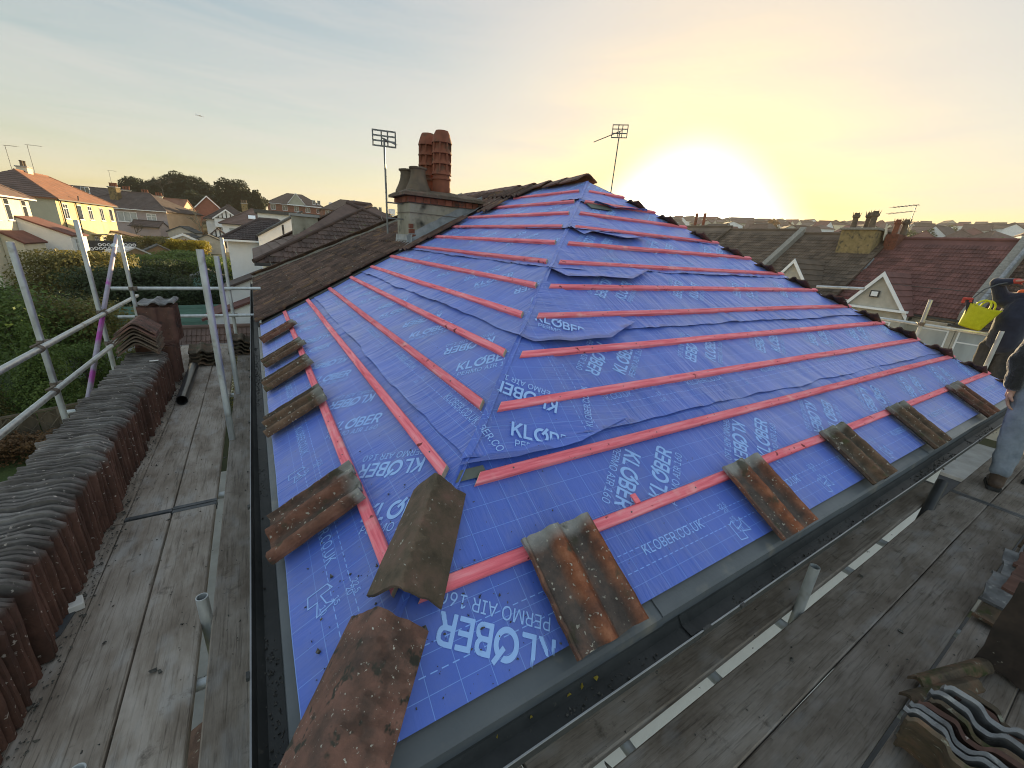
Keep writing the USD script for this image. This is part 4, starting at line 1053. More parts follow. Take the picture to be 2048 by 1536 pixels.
def aerial(label, base, top, facing, w, h, boom, group=None):
    """grid reflector on a mast with an optional boom of short rods"""
    t = thing("tv_aerial", label, "aerial", group, loc=base)
    base, top = np.array(base, float), np.array(top, float)
    f = np.array([math.sin(facing), math.cos(facing), 0.0]); sd = np.array([f[1], -f[0], 0.0]); u = (top - base) / np.linalg.norm(top - base)
    part(t, "mast", tube(base, top, 0.014, 10), "aerial_metal")
    c = top + f * 0.03
    bars = []
    for i in range(4):
        zc_ = -h / 2 + h * i / 3
        bars.append(obox(c - sd * w / 2 + u * (zc_ - 0.007), sd, u, f, w, 0.022, 0.006))
    for x in (-w / 2, -w * 0.14, w * 0.12, w / 2 - 0.018):
        bars.append(obox(c + sd * x - u * h / 2 + f * 0.007, sd, u, f, 0.02, h, 0.006))
    part(t, "reflector_grid", cat_(bars), "aerial_metal")
    if boom:
        d = boom[1]; d = np.array(d, float) / np.linalg.norm(d)
        e = c + d * boom[0]
        part(t, "boom", tube(c - d * 0.05, e, 0.010, 8), "aerial_metal")
        rods = []
        for i in range(11):
            p = c + d * boom[0] * (0.12 + 0.88 * i / 10)
            s2 = np.cross(d, sd if abs(d @ sd) < 0.7 else u); s2 /= np.linalg.norm(s2)
            rods.append(tube(p - s2 * 0.05, p + s2 * 0.05, 0.004, 6))
        part(t, "director_rods", cat_(rods), "aerial_metal")
    return t
a1 = aerial("tv aerial with small grid reflector on a mast strapped to the old chimney", (1.87, 6.18, 1.30), (1.855, 6.18, 2.62), 0.30, 0.34, 0.20, (0.22, (0.5, -0.8, -0.35)))
part(a1, "wall_bracket", cat_([box((1.86, 6.17, 1.745), (2.12, 6.19, 1.765)), box((1.86, 6.17, 1.52), (2.12, 6.19, 1.54))]), "aerial_metal")
aerial("tv aerial with a slanting boom behind the roof peak beside the sun", (7.54, 7.34, 0.2), (7.58, 7.30, 3.93), 0.75, 0.36, 0.26, (0.62, (-0.80, 0.55, -0.42)))

# ------------------------------------------------------------------ scaffold
BZ = -0.52
def board(axis, lo, hi, a, b, label, z=BZ, ends=(True, True), tilt=0.0):
    g = rnd(int(abs(lo * 1000 + a * 77)) + 5)
    n = 40
    ts = np.linspace(a, b, n)
    e = lambda s: 0.005 * (meshkit.noise(np.stack([ts * 1.5, ts * 0 + s, ts * 0], -1), 7) - 0.5)
    warp = 0.008 * (meshkit.noise(np.stack([ts * 0.7, ts * 0 + lo * 9, ts * 0], -1), 6) - 0.5)
    c = 0.006
    sec = [(lo, -0.038), (hi, -0.038), (hi, -c), (hi - c, 0), (lo + c, 0), (lo, -c), (lo, -0.038)]
    rows = []
    for k, (x, zz) in enumerate(sec):
        off = x + e(1 if x < (lo + hi) / 2 else 2)
        zz = z + zz + warp
        rows.append(np.stack([off, ts, zz], -1) if axis == "y" else np.stack([ts, off, zz], -1))
    v, q = gridmesh(np.stack(rows, 0))
    m = len(sec) - 1
    caps = []
    for c_ in (0, n - 1):
        for r in range(1, m - 1):
            tri = [0 * n + c_, r * n + c_, (r + 1) * n + c_]
            caps.append(tri if (c_ == 0) else tri[::-1])
    f = np.vstack([q[:, [0, 1, 2]], q[:, [0, 2, 3]], np.array(caps)])
    t = thing("scaffold_board", label, "scaffold board", loc=((lo + hi) / 2 if axis == "y" else (a + b) / 2, (a + b) / 2 if axis == "y" else (lo + hi) / 2, z - 0.038))
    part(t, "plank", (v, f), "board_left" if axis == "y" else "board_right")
    for k, s in enumerate((a, b)):
        if not ends[k]: continue
        s0, s1 = (s - 0.002, s + 0.028) if k == 0 else (s - 0.028, s + 0.002)
        zz = z + warp[0 if k == 0 else -1]
        bx = box((lo - 0.003, s0, zz - 0.040), (hi + 0.003, s1, zz + 0.0025)) if axis == "y" else box((s0, lo - 0.003, zz - 0.040), (s1, hi + 0.003, zz + 0.0025))
        part(t, "end_band", bx, "hoop_iron")
    return t
board("y", -0.345, -0.120, -0.4, 6.9, "long grey scaffold board tucked against the left gutter", ends=(False, True))
board("y", -0.612, -0.387, -0.6, 2.27, "weathered scaffold board left of the short pole stub, foreground half", ends=(False, True))
board("y", -0.612, -0.387, 2.285, 7.0, "scaffold board between the two inner uprights, far half of the left walkway")
board("y", -0.845, -0.621, -0.6, 2.25, "foreground scaffold board carrying the pale wood block's edge beside the tile row", ends=(False, False))
board("y", -0.845, -0.621, 2.268, 7.0, "far scaffold board with the black pipe lying on it")
board("y", -1.073, -0.850, -0.6, 2.24, "dusty scaffold board under the near end of the long tile row", ends=(False, False))
board("y", -1.073, -0.850, 2.255, 7.0, "dusty scaffold board under the far end of the long tile row", ends=(False, True))
board("y", -1.300, -1.078, -0.6, 7.0, "outermost left scaffold board hidden under the tile row", ends=(False, True))
board("x", -0.094, 0.115, 0.30, 0.632, "short reddish scaffold board end under the gutter corner", ends=(False, False))
board("x", -0.094, 0.115, 0.648, 5.0, "scaffold board running under the right gutter with a dark wet stain", ends=(False, True))
board("x", -0.367, -0.142, 0.2, 5.0, "grey scaffold board right of the white gap, beside the pole stubs", ends=(False, True))
board("x", -0.367, -0.142, 5.012, 8.6, "far scaffold board under the boot of the worker in jeans", ends=(True, True))
board("x", -0.603, -0.372, 0.2, 5.0, "stained middle scaffold board on the right walkway", ends=(False, True))
board("x", -0.603, -0.372, 5.012, 8.6, "far scaffold board on the right walkway behind the worker")
board("x", -0.845, -0.617, 0.2, 5.0, "outer right scaffold board carrying the tile stacks", ends=(False, True))
board("x", -1.075, -0.850, 0.2, 8.6, "outermost right scaffold board at the picture corner", ends=(False, True))

def standard(label, x, y, z0, z1, couplers=(), m="galvanised", lean=(0, 0)):
    t = thing("scaffold_standard", label, "scaffold pole", loc=(x, y, z0))
    part(t, "tube", pipe((x, y, z0), (x + lean[0], y + lean[1], z1), 0.0242), m, smooth=40)
    for zc_ in couplers:
        cx, cy = x + lean[0] * (zc_ - z0) / (z1 - z0), y + lean[1] * (zc_ - z0) / (z1 - z0)
        part(t, "coupler", cat_([tube((cx, cy, zc_ - 0.025), (cx, cy, zc_ + 0.025), 0.031, 14), box((cx + 0.022, cy - 0.03, zc_ - 0.028), (cx + 0.062, cy + 0.03, zc_ + 0.028), 0.006),
                                 tube((cx - 0.02, cy + 0.03, zc_), (cx + 0.05, cy + 0.075, zc_ + 0.01), 0.009, 8), tube((cx + 0.045, cy - 0.045, zc_), (cx + 0.045, cy + 0.05, zc_), 0.008, 8)]), "coupler_rust", smooth=40)
    return t
def ledger(label, a, b, couplers=(), r=0.0242):
    t = thing("scaffold_ledger", label, "scaffold pole", loc=a)
    part(t, "tube", pipe(a, b, r), "galvanised", smooth=40)
    a, b = np.array(a, float), np.array(b, float); d = (b - a) / np.linalg.norm(b - a)
    for s in couplers:
        p = a + d * s
        part(t, "coupler", cat_([tube(p - d * 0.028, p + d * 0.028, 0.0315, 14), tube(p + [-0.045, 0, 0.02], p + [0.02, 0, 0.055], 0.009, 8)]), "coupler_rust", smooth=40)
    return t
standard("outer left scaffold upright nearest the camera, crossing both handrails", -1.67, 4.42, -5.4, 1.0, (0.155, -0.235))
standard("outer left scaffold upright second from the camera", -1.67, 6.13, -5.3, 1.19, (0.14, -0.245))
standard("outer left corner scaffold upright at the far end of the walkway", -1.50, 7.0, -5.2, 1.03, (0.32, -0.08))
standard("inner scaffold upright standing between the boards beside the left gutter", -0.325, 3.26, -5.4, 1.06, ())
standard("inner scaffold upright just behind the first one by the left gutter", -0.305, 4.47, -5.4, 0.95, ())
standard("thin far scaffold upright by the old roof, topped below the little timbered gable", -0.37, 7.06, -5.2, 1.07, (0.33, -0.09))
standard("short galvanised pole stub poking through the left boards", -0.366, 1.235, -5.4, -0.385)
standard("short galvanised pole stub through the white gap of the right boards", 2.34, -0.120, -5.4, -0.235, ())
standard("pole end at the bottom picture edge between the left boards", -0.672, 0.715, -5.4, -0.485)
standard("scaffold upright at the far right corner in front of the window", 8.5, 1.26, -5.4, 0.91, (0.55,))
standard("scaffold upright in front of the worker in navy, at the roof corner", 8.3, 0.43, -5.4, 0.62, ())
br = thing("scaffold_brace", "purple stained scaffold brace leaning across the outer left uprights", "scaffold pole", loc=(-1.64, 4.75, -0.8))
part(br, "tube", pipe((-1.71, 4.70, -0.95), (-1.58, 7.28, 1.01), 0.0242), "galvanised_purple", smooth=40)
part(br, "coupler", tube((-1.60, 7.07, 0.85), (-1.59, 7.12, 0.89), 0.031, 14), "galvanised")
ledger("upper galvanised handrail along the left walkway", (-1.615, 1.2, 0.185), (-1.60, 7.75, 0.125), (2.95, 4.82))
ledger("lower galvanised handrail along the left walkway", (-1.615, 1.2, -0.20), (-1.60, 6.60, -0.255), (2.97, 4.8))
ledger("upper cross rail at the far end of the left walkway", (-1.72, 7.05, 0.315), (0.05, 7.0, 0.335), ())
ledger("lower cross rail at the far end of the left walkway", (-1.72, 7.05, -0.08), (0.03, 7.0, -0.088), ())
ledger("handrail across the far right corner below the yellow tub", (8.55, 3.2, 0.55), (8.55, 0.55, 0.53), ())
ledger("stub of handrail with a pink end behind the right hip", (8.7, 2.86, 0.92), (8.7, 2.16, 0.965), ())
for i, y in enumerate((0.95, 2.45, 4.62)):
    ledger(["transom under the left boards near the camera", "transom under the board joint on the left walkway", "transom under the left boards by the inner uprights"][i], (-1.75, y, BZ - 0.064), (0.25, y, BZ - 0.064))
for i, x in enumerate((1.05, 1.62, 2.22, 3.05, 3.62)):
    ledger("transom crossing under the right boards, %s" % ["nearest the camera", "second from the camera", "just before the pole stub", "beyond the pole stub", "by the dark downpipe"][i], (x, -1.3, BZ - 0.064), (x, 0.28, BZ - 0.064))
dp = thing("downpipe", "dark plastic downpipe end leaning beside the gap in the right boards", "pipe", loc=(4.35, -0.13, -0.6))
part(dp, "pipe_body", pipe((4.30, -0.15, -0.62), (4.66, -0.115, -0.36), 0.036, 0.004, 20), "black_plastic", smooth=40)
pp = thing("plastic_pipe", "black plastic pipe lying on the left boards", "pipe", loc=(-0.78, 4.3, BZ))
part(pp, "pipe_body", pipe((-0.775, 4.28, BZ + 0.053), (-0.79, 5.55, BZ + 0.053), 0.05, 0.005, 22), "black_plastic", smooth=40)
solo("wood_block", xf(box((0, 0, 0), (0.055, 0.07, 0.035), 0.003), rotz(0.3, (-0.905, 1.54, BZ + 0.002))), "label_white", "small pale wood block on the board beside the tile row", "offcut")
g = rnd(4)
sl = hull(np.array([[x, y, z] for x, y in ((-1.02, 1.30), (-0.90, 1.42), (-0.875, 1.62), (-0.99, 1.5)) for z in (BZ + 0.003, BZ + 0.010)]))
solo("slate_shard", sl, "eaves_tray_grey", "thin dark slate shard on the dusty board by the wood block", "slate")
# dust and mortar crumbs on the boards
ms = []
for _ in range(1500):
    if g.random() < 0.75:
        c = np.array([-0.88 - abs(g.normal(0, 0.05)) * g.choice([1, -0.6]), g.uniform(0.7, 5.5), BZ])
    else:
        c = np.array([g.uniform(0.8, 5.0), g.uniform(-0.84, 0.05), BZ]) if g.random() < 0.5 else np.array([g.uniform(-0.84, -0.2), g.uniform(0.8, 6), BZ])
    r = g.uniform(0.002, 0.007) if g.random() < 0.95 else g.uniform(0.01, 0.018)
    p = g.normal(size=(6, 3)); p /= np.linalg.norm(p, axis=1)[:, None]
    ms.append(hull(c + [0, 0, r * 0.3 + 0.003] + p * r * [1, 1, 0.6]))
solo("board_rubble", cat_(ms), "grit", kind="stuff", label="mortar crumbs and dust scattered on the scaffold boards", cat="rubble")

# ------------------------------------------------------------------ tile stacks on the scaffold
GR = "roof tiles stood on edge in the long left row"
def edge_tile(name, label, cat, group, o, ex, ey, ez, seed, mt, w=0.325, l=0.415, nx=22, ny=6, relief=1.0, notch=0.0):
    m = tile_surface(w, l, nx, ny, seed, 0.017, 0.003, 0.008, relief=relief)
    if notch:
        up_part = np.clip((m[0][:, 1] - l * 0.6) / (l * 0.4), 0, 1)
        m[0][:, 1] -= notch * up_part * np.clip((m[0][:, 0] - (w - 0.055)) / 0.055, 0, 1) ** 1.3
    ex, ey, ez = (np.array(a, float) for a in (ex, ey, ez))
    solo(name, xf(m, frame(o, ex, ey, ez)), mt, label, cat, group, smooth=50)
# each tile: bottom edge on the board, width across x, faces along y
y = 0.86
i = 0
while y < 4.95:
    lean = -0.02 + 0.03 * math.sin(i * 0.21) + g.normal(0, 0.012)
    yaw = g.normal(0, 0.018)
    up_ = np.array([g.normal(0, 0.015), math.sin(lean), math.cos(lean)])
    up_ /= np.linalg.norm(up_)
    ex = np.array([math.cos(yaw), math.sin(yaw), g.normal(0, 0.012)]); ex -= up_ * (ex @ up_); ex /= np.linalg.norm(ex)
    ez = np.cross(ex, up_)
    dz = abs(g.normal(0, 0.003)) + 0.003
    x0 = -1.228 + g.normal(0, 0.006) + 0.01 * math.sin(i * 0.35)
    if g.random() < 0.06: x0 += 0.022
    edge_tile("roof_tile", "roll tile standing on edge in the long row on the left boards", "roof tile", GR, (x0, y, BZ + dz), ex, up_, ez, 1000 + i, "tile_row_dusty", relief=0.35, notch=0.035 + 0.02 * g.random())
    y += 0.036 + g.uniform(0, 0.008)
    i += 1
# taller second row behind, and a block of tiles laid on it
for k in range(9):
    edge_tile("roof_tile", "upright tile in the short taller row beyond the ridge tile pile", "roof tile", "upright tiles beyond the ridge tile pile", (-1.20 + g.normal(0, 0.012), 5.05 + k * 0.06, BZ + 0.03), (1, 0, 0.0), (0, 0.06, 0.998), (0, -0.998, 0.06), 1200 + k, "tile_back_red")
for k in range(8):
    edge_tile("roof_tile", "tile in the raised upright block above the far end of the row", "roof tile", "raised upright tile block", (-1.185 + g.normal(0, 0.008), 5.42 + k * 0.05, -0.115), (1, 0, 0.0), (0, 0.03, 0.9995), (0, -0.9995, 0.03), 1230 + k, "tile_back_red")
for k in range(1):
    edge_tile("roof_tile", "grey tile laid flat on top of the raised upright block", "roof tile", None, (-1.17, 5.40, 0.325), (1, 0.0, 0.0), (0, 1, 0), (0, 0, 1), 1250 + k, "tile_edge_grey")
for k in range(7):
    m = ridge_surface(0.44, 0.205, 20, 12, 300 + k, ang=0.72, taper=0.02)
    solo("ridge_tile", xf(m, frame((-1.09 + g.normal(0, 0.006), 4.62 + g.normal(0, 0.008), 0.055 + 0.034 * k), (1, 0.02, 0), (-0.02, 1, 0), (0, 0, 1))), "hip_tile_worn" if k > 4 else "hip_tile_green",
         "%s angled ridge tile of the nested pile on the long tile row" % ["lowest", "second lowest", "third lowest", "middle", "third highest", "second highest", "topmost"][k], "ridge tile", "nested ridge tile pile", smooth=45)
solo("paper_label", xf(box((0, 0, 0), (0.07, 0.03, 0.004)), rotz(0.05, (-0.99, 4.45, -0.085))), "label_white", "small white label stuck on the tile row before the ridge tiles", "label")
# flat pile of tiles at the far end of the left walkway
for k in range(4):
    edge_tile("roof_tile", "mossy tile lying in the low pile at the far end of the left boards", "roof tile", "low tile pile at the far left boards", (-0.84 + g.normal(0, 0.012), 5.70 + g.normal(0, 0.01), BZ + 0.01 + 0.052 * k), (1, 0.05, 0), (-0.05, 1, 0.05), (0, -0.05, 1), 1300 + k, "roof_tile_mossy")
for k in range(5):
    edge_tile("roof_tile", "mossy tile leaning in the sloping pile by the far left gutter end", "roof tile", "sloping tile pile by the far left gutter", (-0.46 + 0.01 * k, 6.15 + 0.02 * k, BZ + 0.02 + 0.05 * k), (0.95, 0.0, -0.30), (0, 1, 0.0), (0.30, 0, 0.95), 1320 + k, "roof_tile_mossy")
# stacks at the right
GR2 = "grey tiles on edge in the lower right corner"
for k in range(9):
    x = 1.99 + 0.052 * k + g.normal(0, 0.004)
    lean = 0.55 + 0.02 * k + g.normal(0, 0.03)
    up_ = np.array([-math.sin(lean), 0, math.cos(lean)])
    ey_ = np.array([g.normal(0, 0.04), -1.0, g.normal(0, 0.02)]); ey_ -= up_ * (ey_ @ up_); ey_ /= np.linalg.norm(ey_)
    m = tile_surface(0.33, 0.345, 40, 14, 1400 + k, 0.017, 0.004, 0.012)
    solo("roof_tile", xf(m, frame((x, -0.635 + g.normal(0, 0.012) - 0.006 * k, BZ + 0.012), ey_, up_, np.cross(ey_, up_))), ["roof_tile_mossy", "tile_edge_grey", "tile_edge_grey", "tile_back_red"][k % 4], "grey-edged tile leaning in the short stack at the lower right corner", "roof tile", GR2, smooth=50)
for k in range(6):
    x = 2.80 + 0.05 * k
    edge_tile("roof_tile", "dark tile standing upright behind the grey corner stack" if k else "large dark tile face standing upright behind the grey corner stack", "roof tile", "dark upright tiles at right" if k else None,
              (x, -0.700 - 0.01 * k, BZ + 0.02), (0, -1, 0), (0.10, 0, 0.995), (-0.995, 0, 0.10), 1450 + k, "tile_face_dark", w=0.36, l=0.46)
for k in range(11):
    o = np.array([3.12 + 0.13 * k + g.normal(0, 0.02), -0.63 + g.normal(0, 0.015), BZ + 0.015 + 0.05 * (k % 3)])
    a = g.normal(0, 0.12)
    edge_tile("roof_tile", "broken tile in the ragged pile beside the dark upright tiles", "roof tile", "ragged tile pile at right", o, (math.cos(a), math.sin(a), 0.12), (math.sin(a), -math.cos(a), 0.0), (0.0, 0.0, 1), 1500 + k, ["roof_tile_mossy", "tile_edge_grey", "tile_back_red"][k % 3], w=0.30, l=0.30)
for k, (a, b) in enumerate((((2.33, -0.600, BZ + 0.05), (2.76, -0.735, BZ + 0.05)), ((2.19, -0.605, BZ + 0.05), (2.58, -0.735, BZ + 0.05)))):
    d = np.array(b) - np.array(a); ln = np.linalg.norm(d); d /= ln
    s = np.array([d[1], -d[0], 0]); s /= np.linalg.norm(s)
    solo("ridge_tile", xf(ridge_surface(ln, 0.055, 16, 10, 900 + k, ang=1.0, rnd_=0.03), frame(np.array(a), s, d, np.cross(s, d))), "roof_tile_mossy",
         "half round mossy tile lying beside the upright stack, %s of the two" % ("farther" if k == 0 else "nearer"), "ridge tile", smooth=45)

# ------------------------------------------------------------------ terrain
def ground_z(x, y):
    x, y = np.asarray(x, float), np.asarray(y, float)
    d, az = np.hypot(x, y), np.degrees(np.arctan2(x, y))
    zl = np.interp(d, [0, 14, 20, 26, 38, 50, 60, 85, 110, 150, 300, 3000], [-5.5, -5.4, -5.0, -4.5, -3.4, -2.2, -1.6, -0.6, 3.2, 6.4, 8, 10])
    zr = np.interp(d, [0, 20, 30, 45, 90, 150, 250, 400, 620, 1200, 3000], [-5.5, -5.5, -5.4, -6.5, -3, 5.5, 15.5, 29, 37, 52, 70])
    w = np.clip((az - 24) / 20, 0, 1); w = w * w * (3 - 2 * w)
    w = np.where((az > 130) | (az < -70), 0.0, w)
    zl = np.where((az > 110) | (az < -60), -5.5 + 0 * zl, zl)
    return zl * (1 - w) + zr * w
rr = np.r_[0, 4, 8, np.geomspace(11, 900, 66)]
aa = np.radians(np.linspace(-180, 180, 241))
Rg, Ag = np.meshgrid(rr, aa)
Xg, Yg = Rg * np.sin(Ag), Rg * np.cos(Ag)
Zg = ground_z(Xg, Yg) + np.where(Rg > 12, 0.25 * (meshkit.fbm(np.stack([Xg / 9, Yg / 9, Xg * 0], -1), 3, 2) - 0.5), 0) + np.where(Rg > 150, 3.0 * (meshkit.fbm(np.stack([Xg / 60, Yg / 60, Xg * 0], -1), 3, 5) - 0.5), 0)
gv, gq = gridmesh(np.stack([Xg, Yg, Zg], -1))
near = np.hypot(gv[gq].mean(1)[:, 0], gv[gq].mean(1)[:, 1]) < 70
solo("ground", (gv, gq[:, ::-1]), "hill_ground", kind="structure", smooth=True)
# lawn of the back garden at left, laid on the ground
lx, ly = np.meshgrid(np.linspace(-13, -1.6, 40), np.linspace(9.5, 26, 50))
lz = ground_z(lx, ly) + 0.16
lv, lq = gridmesh(np.stack([lx, ly, lz], -1))
solo("lawn", (lv, lq), "grass", kind="structure", smooth=True)
solo("patio", box((-1.55, 0.27, -5.9), (0.31, 11.5, -5.12)), "concrete_pale", kind="structure")
solo("patio", box((-3.0, -7.0, -5.9), (11.8, 0.25, -5.38)), "road_asphalt", kind="structure")
# street below the terrace
sx, sy = np.meshgrid(np.linspace(12.5, 19.5, 6), np.linspace(-12, 40, 40))
sv, sq = gridmesh(np.stack([sx, sy, -5.25 + 0 * sx], -1))
solo("street", (sv, sq), "road_asphalt", kind="structure")
kv = [box((12.3, -12, -5.5), (12.5, 40, -5.13), 0.01), box((19.5, -12, -5.5), (19.7, 40, -5.13), 0.01)]
solo("kerb", kv[0], "concrete_pale", kind="structure")
solo("kerb", kv[1], "concrete_pale", kind="structure")
solo("pavement", box((19.7, -12, -5.6), (24.6, 40, -5.14)), "concrete_pale", kind="structure")

# ------------------------------------------------------------------ houses
def window(parent, o, ex, n, w, h, style="two", curtain=False, name="window"):
    """o: middle of the sill on the wall face, ex along the wall, n outward"""
    o, ex, n = (np.array(a, float) for a in (o, ex, n))
    ez = np.array([0, 0, 1.0]); t = 0.06 if w > 0.8 else 0.05
    bs = []
    B = lambda x, z, sx_, sz_, y0=-0.03, d=0.06: obox(o + ex * x + ez * z + n * y0, ex, n, ez, sx_, d, sz_)
    bs += [B(-w / 2, 0, w, t), B(-w / 2, h - t, w, t), B(-w / 2, t, t, h - 2 * t), B(w / 2 - t, t, t, h - 2 * t)]
    if style in ("two", "twotop"):
        bs.append(B(-t / 2, t, t, h - 2 * t, -0.028, 0.055))
    if style == "three":
        bs += [B(-w / 6 - t / 2, t, t, h - 2 * t, -0.028, 0.055), B(w / 6 - t / 2, t, t, h - 2 * t, -0.028, 0.055)]
    if style in ("top", "twotop"):
        bs.append(B(-w / 2 + t, h * 0.68, w - 2 * t, t, -0.026, 0.05))
    f = part(parent, name, cat_(bs), "upvc_white")
    part(f, "pane", obox(o + ex * (-w / 2 + t * 0.5) + ez * t * 0.5 - n * 0.02, ex, n, ez, w - t, 0.03, h - t), "net_curtain_glass" if curtain else "window_glass")
    part(f, "sill", obox(o + ex * (-w / 2 - 0.05) - ez * 0.06 - n * 0.01, ex, n, ez, w + 0.1, 0.11, 0.055), "upvc_white")
    return f

def roof_courses(o, eu, ev, poly, gauge=0.345, th=0.03):
    """stepped courses of a roof plane as one mesh"""
    n = np.cross(eu, ev); n /= np.linalg.norm(n)
    P = Polygon(poly); x0, y0, x1, y1 = P.bounds
    out = []
    y_ = y0
    while y_ < y1 - 0.02:
        c = P.intersection(sbox(x0 - 1, y_, x1 + 1, min(y_ + gauge * 1.05, y1)))
        if not c.is_empty and c.geom_type == "Polygon" and c.area > 1e-3:
            pts = np.array(c.exterior.coords[:-1])
            f = np.clip((pts[:, 1] - y_) / gauge, 0, 1)
            hi = 0.012 + th * (1 - f)
            base = o + pts[:, :1] * eu + pts[:, 1:] * ev
            try:
                out.append(hull(np.vstack([base + n * hi[:, None], base - n * 0.02])))
            except Exception:
                pass
        y_ += gauge
    return cat_(out)

def roof_tiles(parent, o, eu, ev, poly, material, width=0.30, gauge=0.345, limit=299, seed=0, name="roof_tile"):
    n = np.cross(eu, ev); n /= np.linalg.norm(n)
    P = Polygon(poly); x0, y0, x1, y1 = P.bounds
    g = rnd(seed + 50); c = 0; y_ = y0; row = 0
    while y_ < y1 - 0.05:
        x = x0 - 0.15 * (row % 2)
        while x < x1:
            cell = sbox(x, y_, x + width, y_ + gauge + 0.05)
            if P.contains(cell.centroid) and c < limit:
                cl = P.intersection(cell)
                if cl.area > 0.97 * cell.area:
                    xs_ = np.array([0, 0.13, 0.22, 0.32, 0.5, 0.63, 0.72, 0.82, 1.0]) * (width * 1.02)
                    zs_ = np.array([0.008, 0.008, 0.034, 0.008, 0.008, 0.008, 0.034, 0.008, 0.008])
                    t_ = g.normal(0, 0.003)
                    top0 = np.stack([x + xs_, np.full(9, y_), zs_ + 0.030 + t_], -1)
                    top1 = np.stack([x + xs_, np.full(9, y_ + gauge + 0.05), zs_ + 0.002], -1)
                    b0 = np.stack([x + xs_, np.full(9, y_), zs_ + 0.010 + t_], -1)
                    V = np.vstack([top0, top1, b0])
                    i = np.arange(8)
                    F = np.vstack([np.stack([i, i + 1, i + 10, i + 9], 1), np.stack([i + 18, i + 19, i + 1, i], 1)])
                    W = o + V[:, :1] * eu + V[:, 1:2] * ev + V[:, 2:] * n
                    part(parent, name, (W, F), material)
                elif cl.geom_type == "Polygon" and cl.area > 0.01:
                    pts = np.array(cl.exterior.coords[:-1])
                    hi = 0.020 + 0.02 * (1 - (pts[:, 1] - y_) / gauge)
                    base = o + pts[:, :1] * eu + pts[:, 1:] * ev
                    part(parent, name, hull(np.vstack([base + n * hi[:, None], base])), material)
                c += 1
            x += width
        y_ += gauge; row += 1
    return c

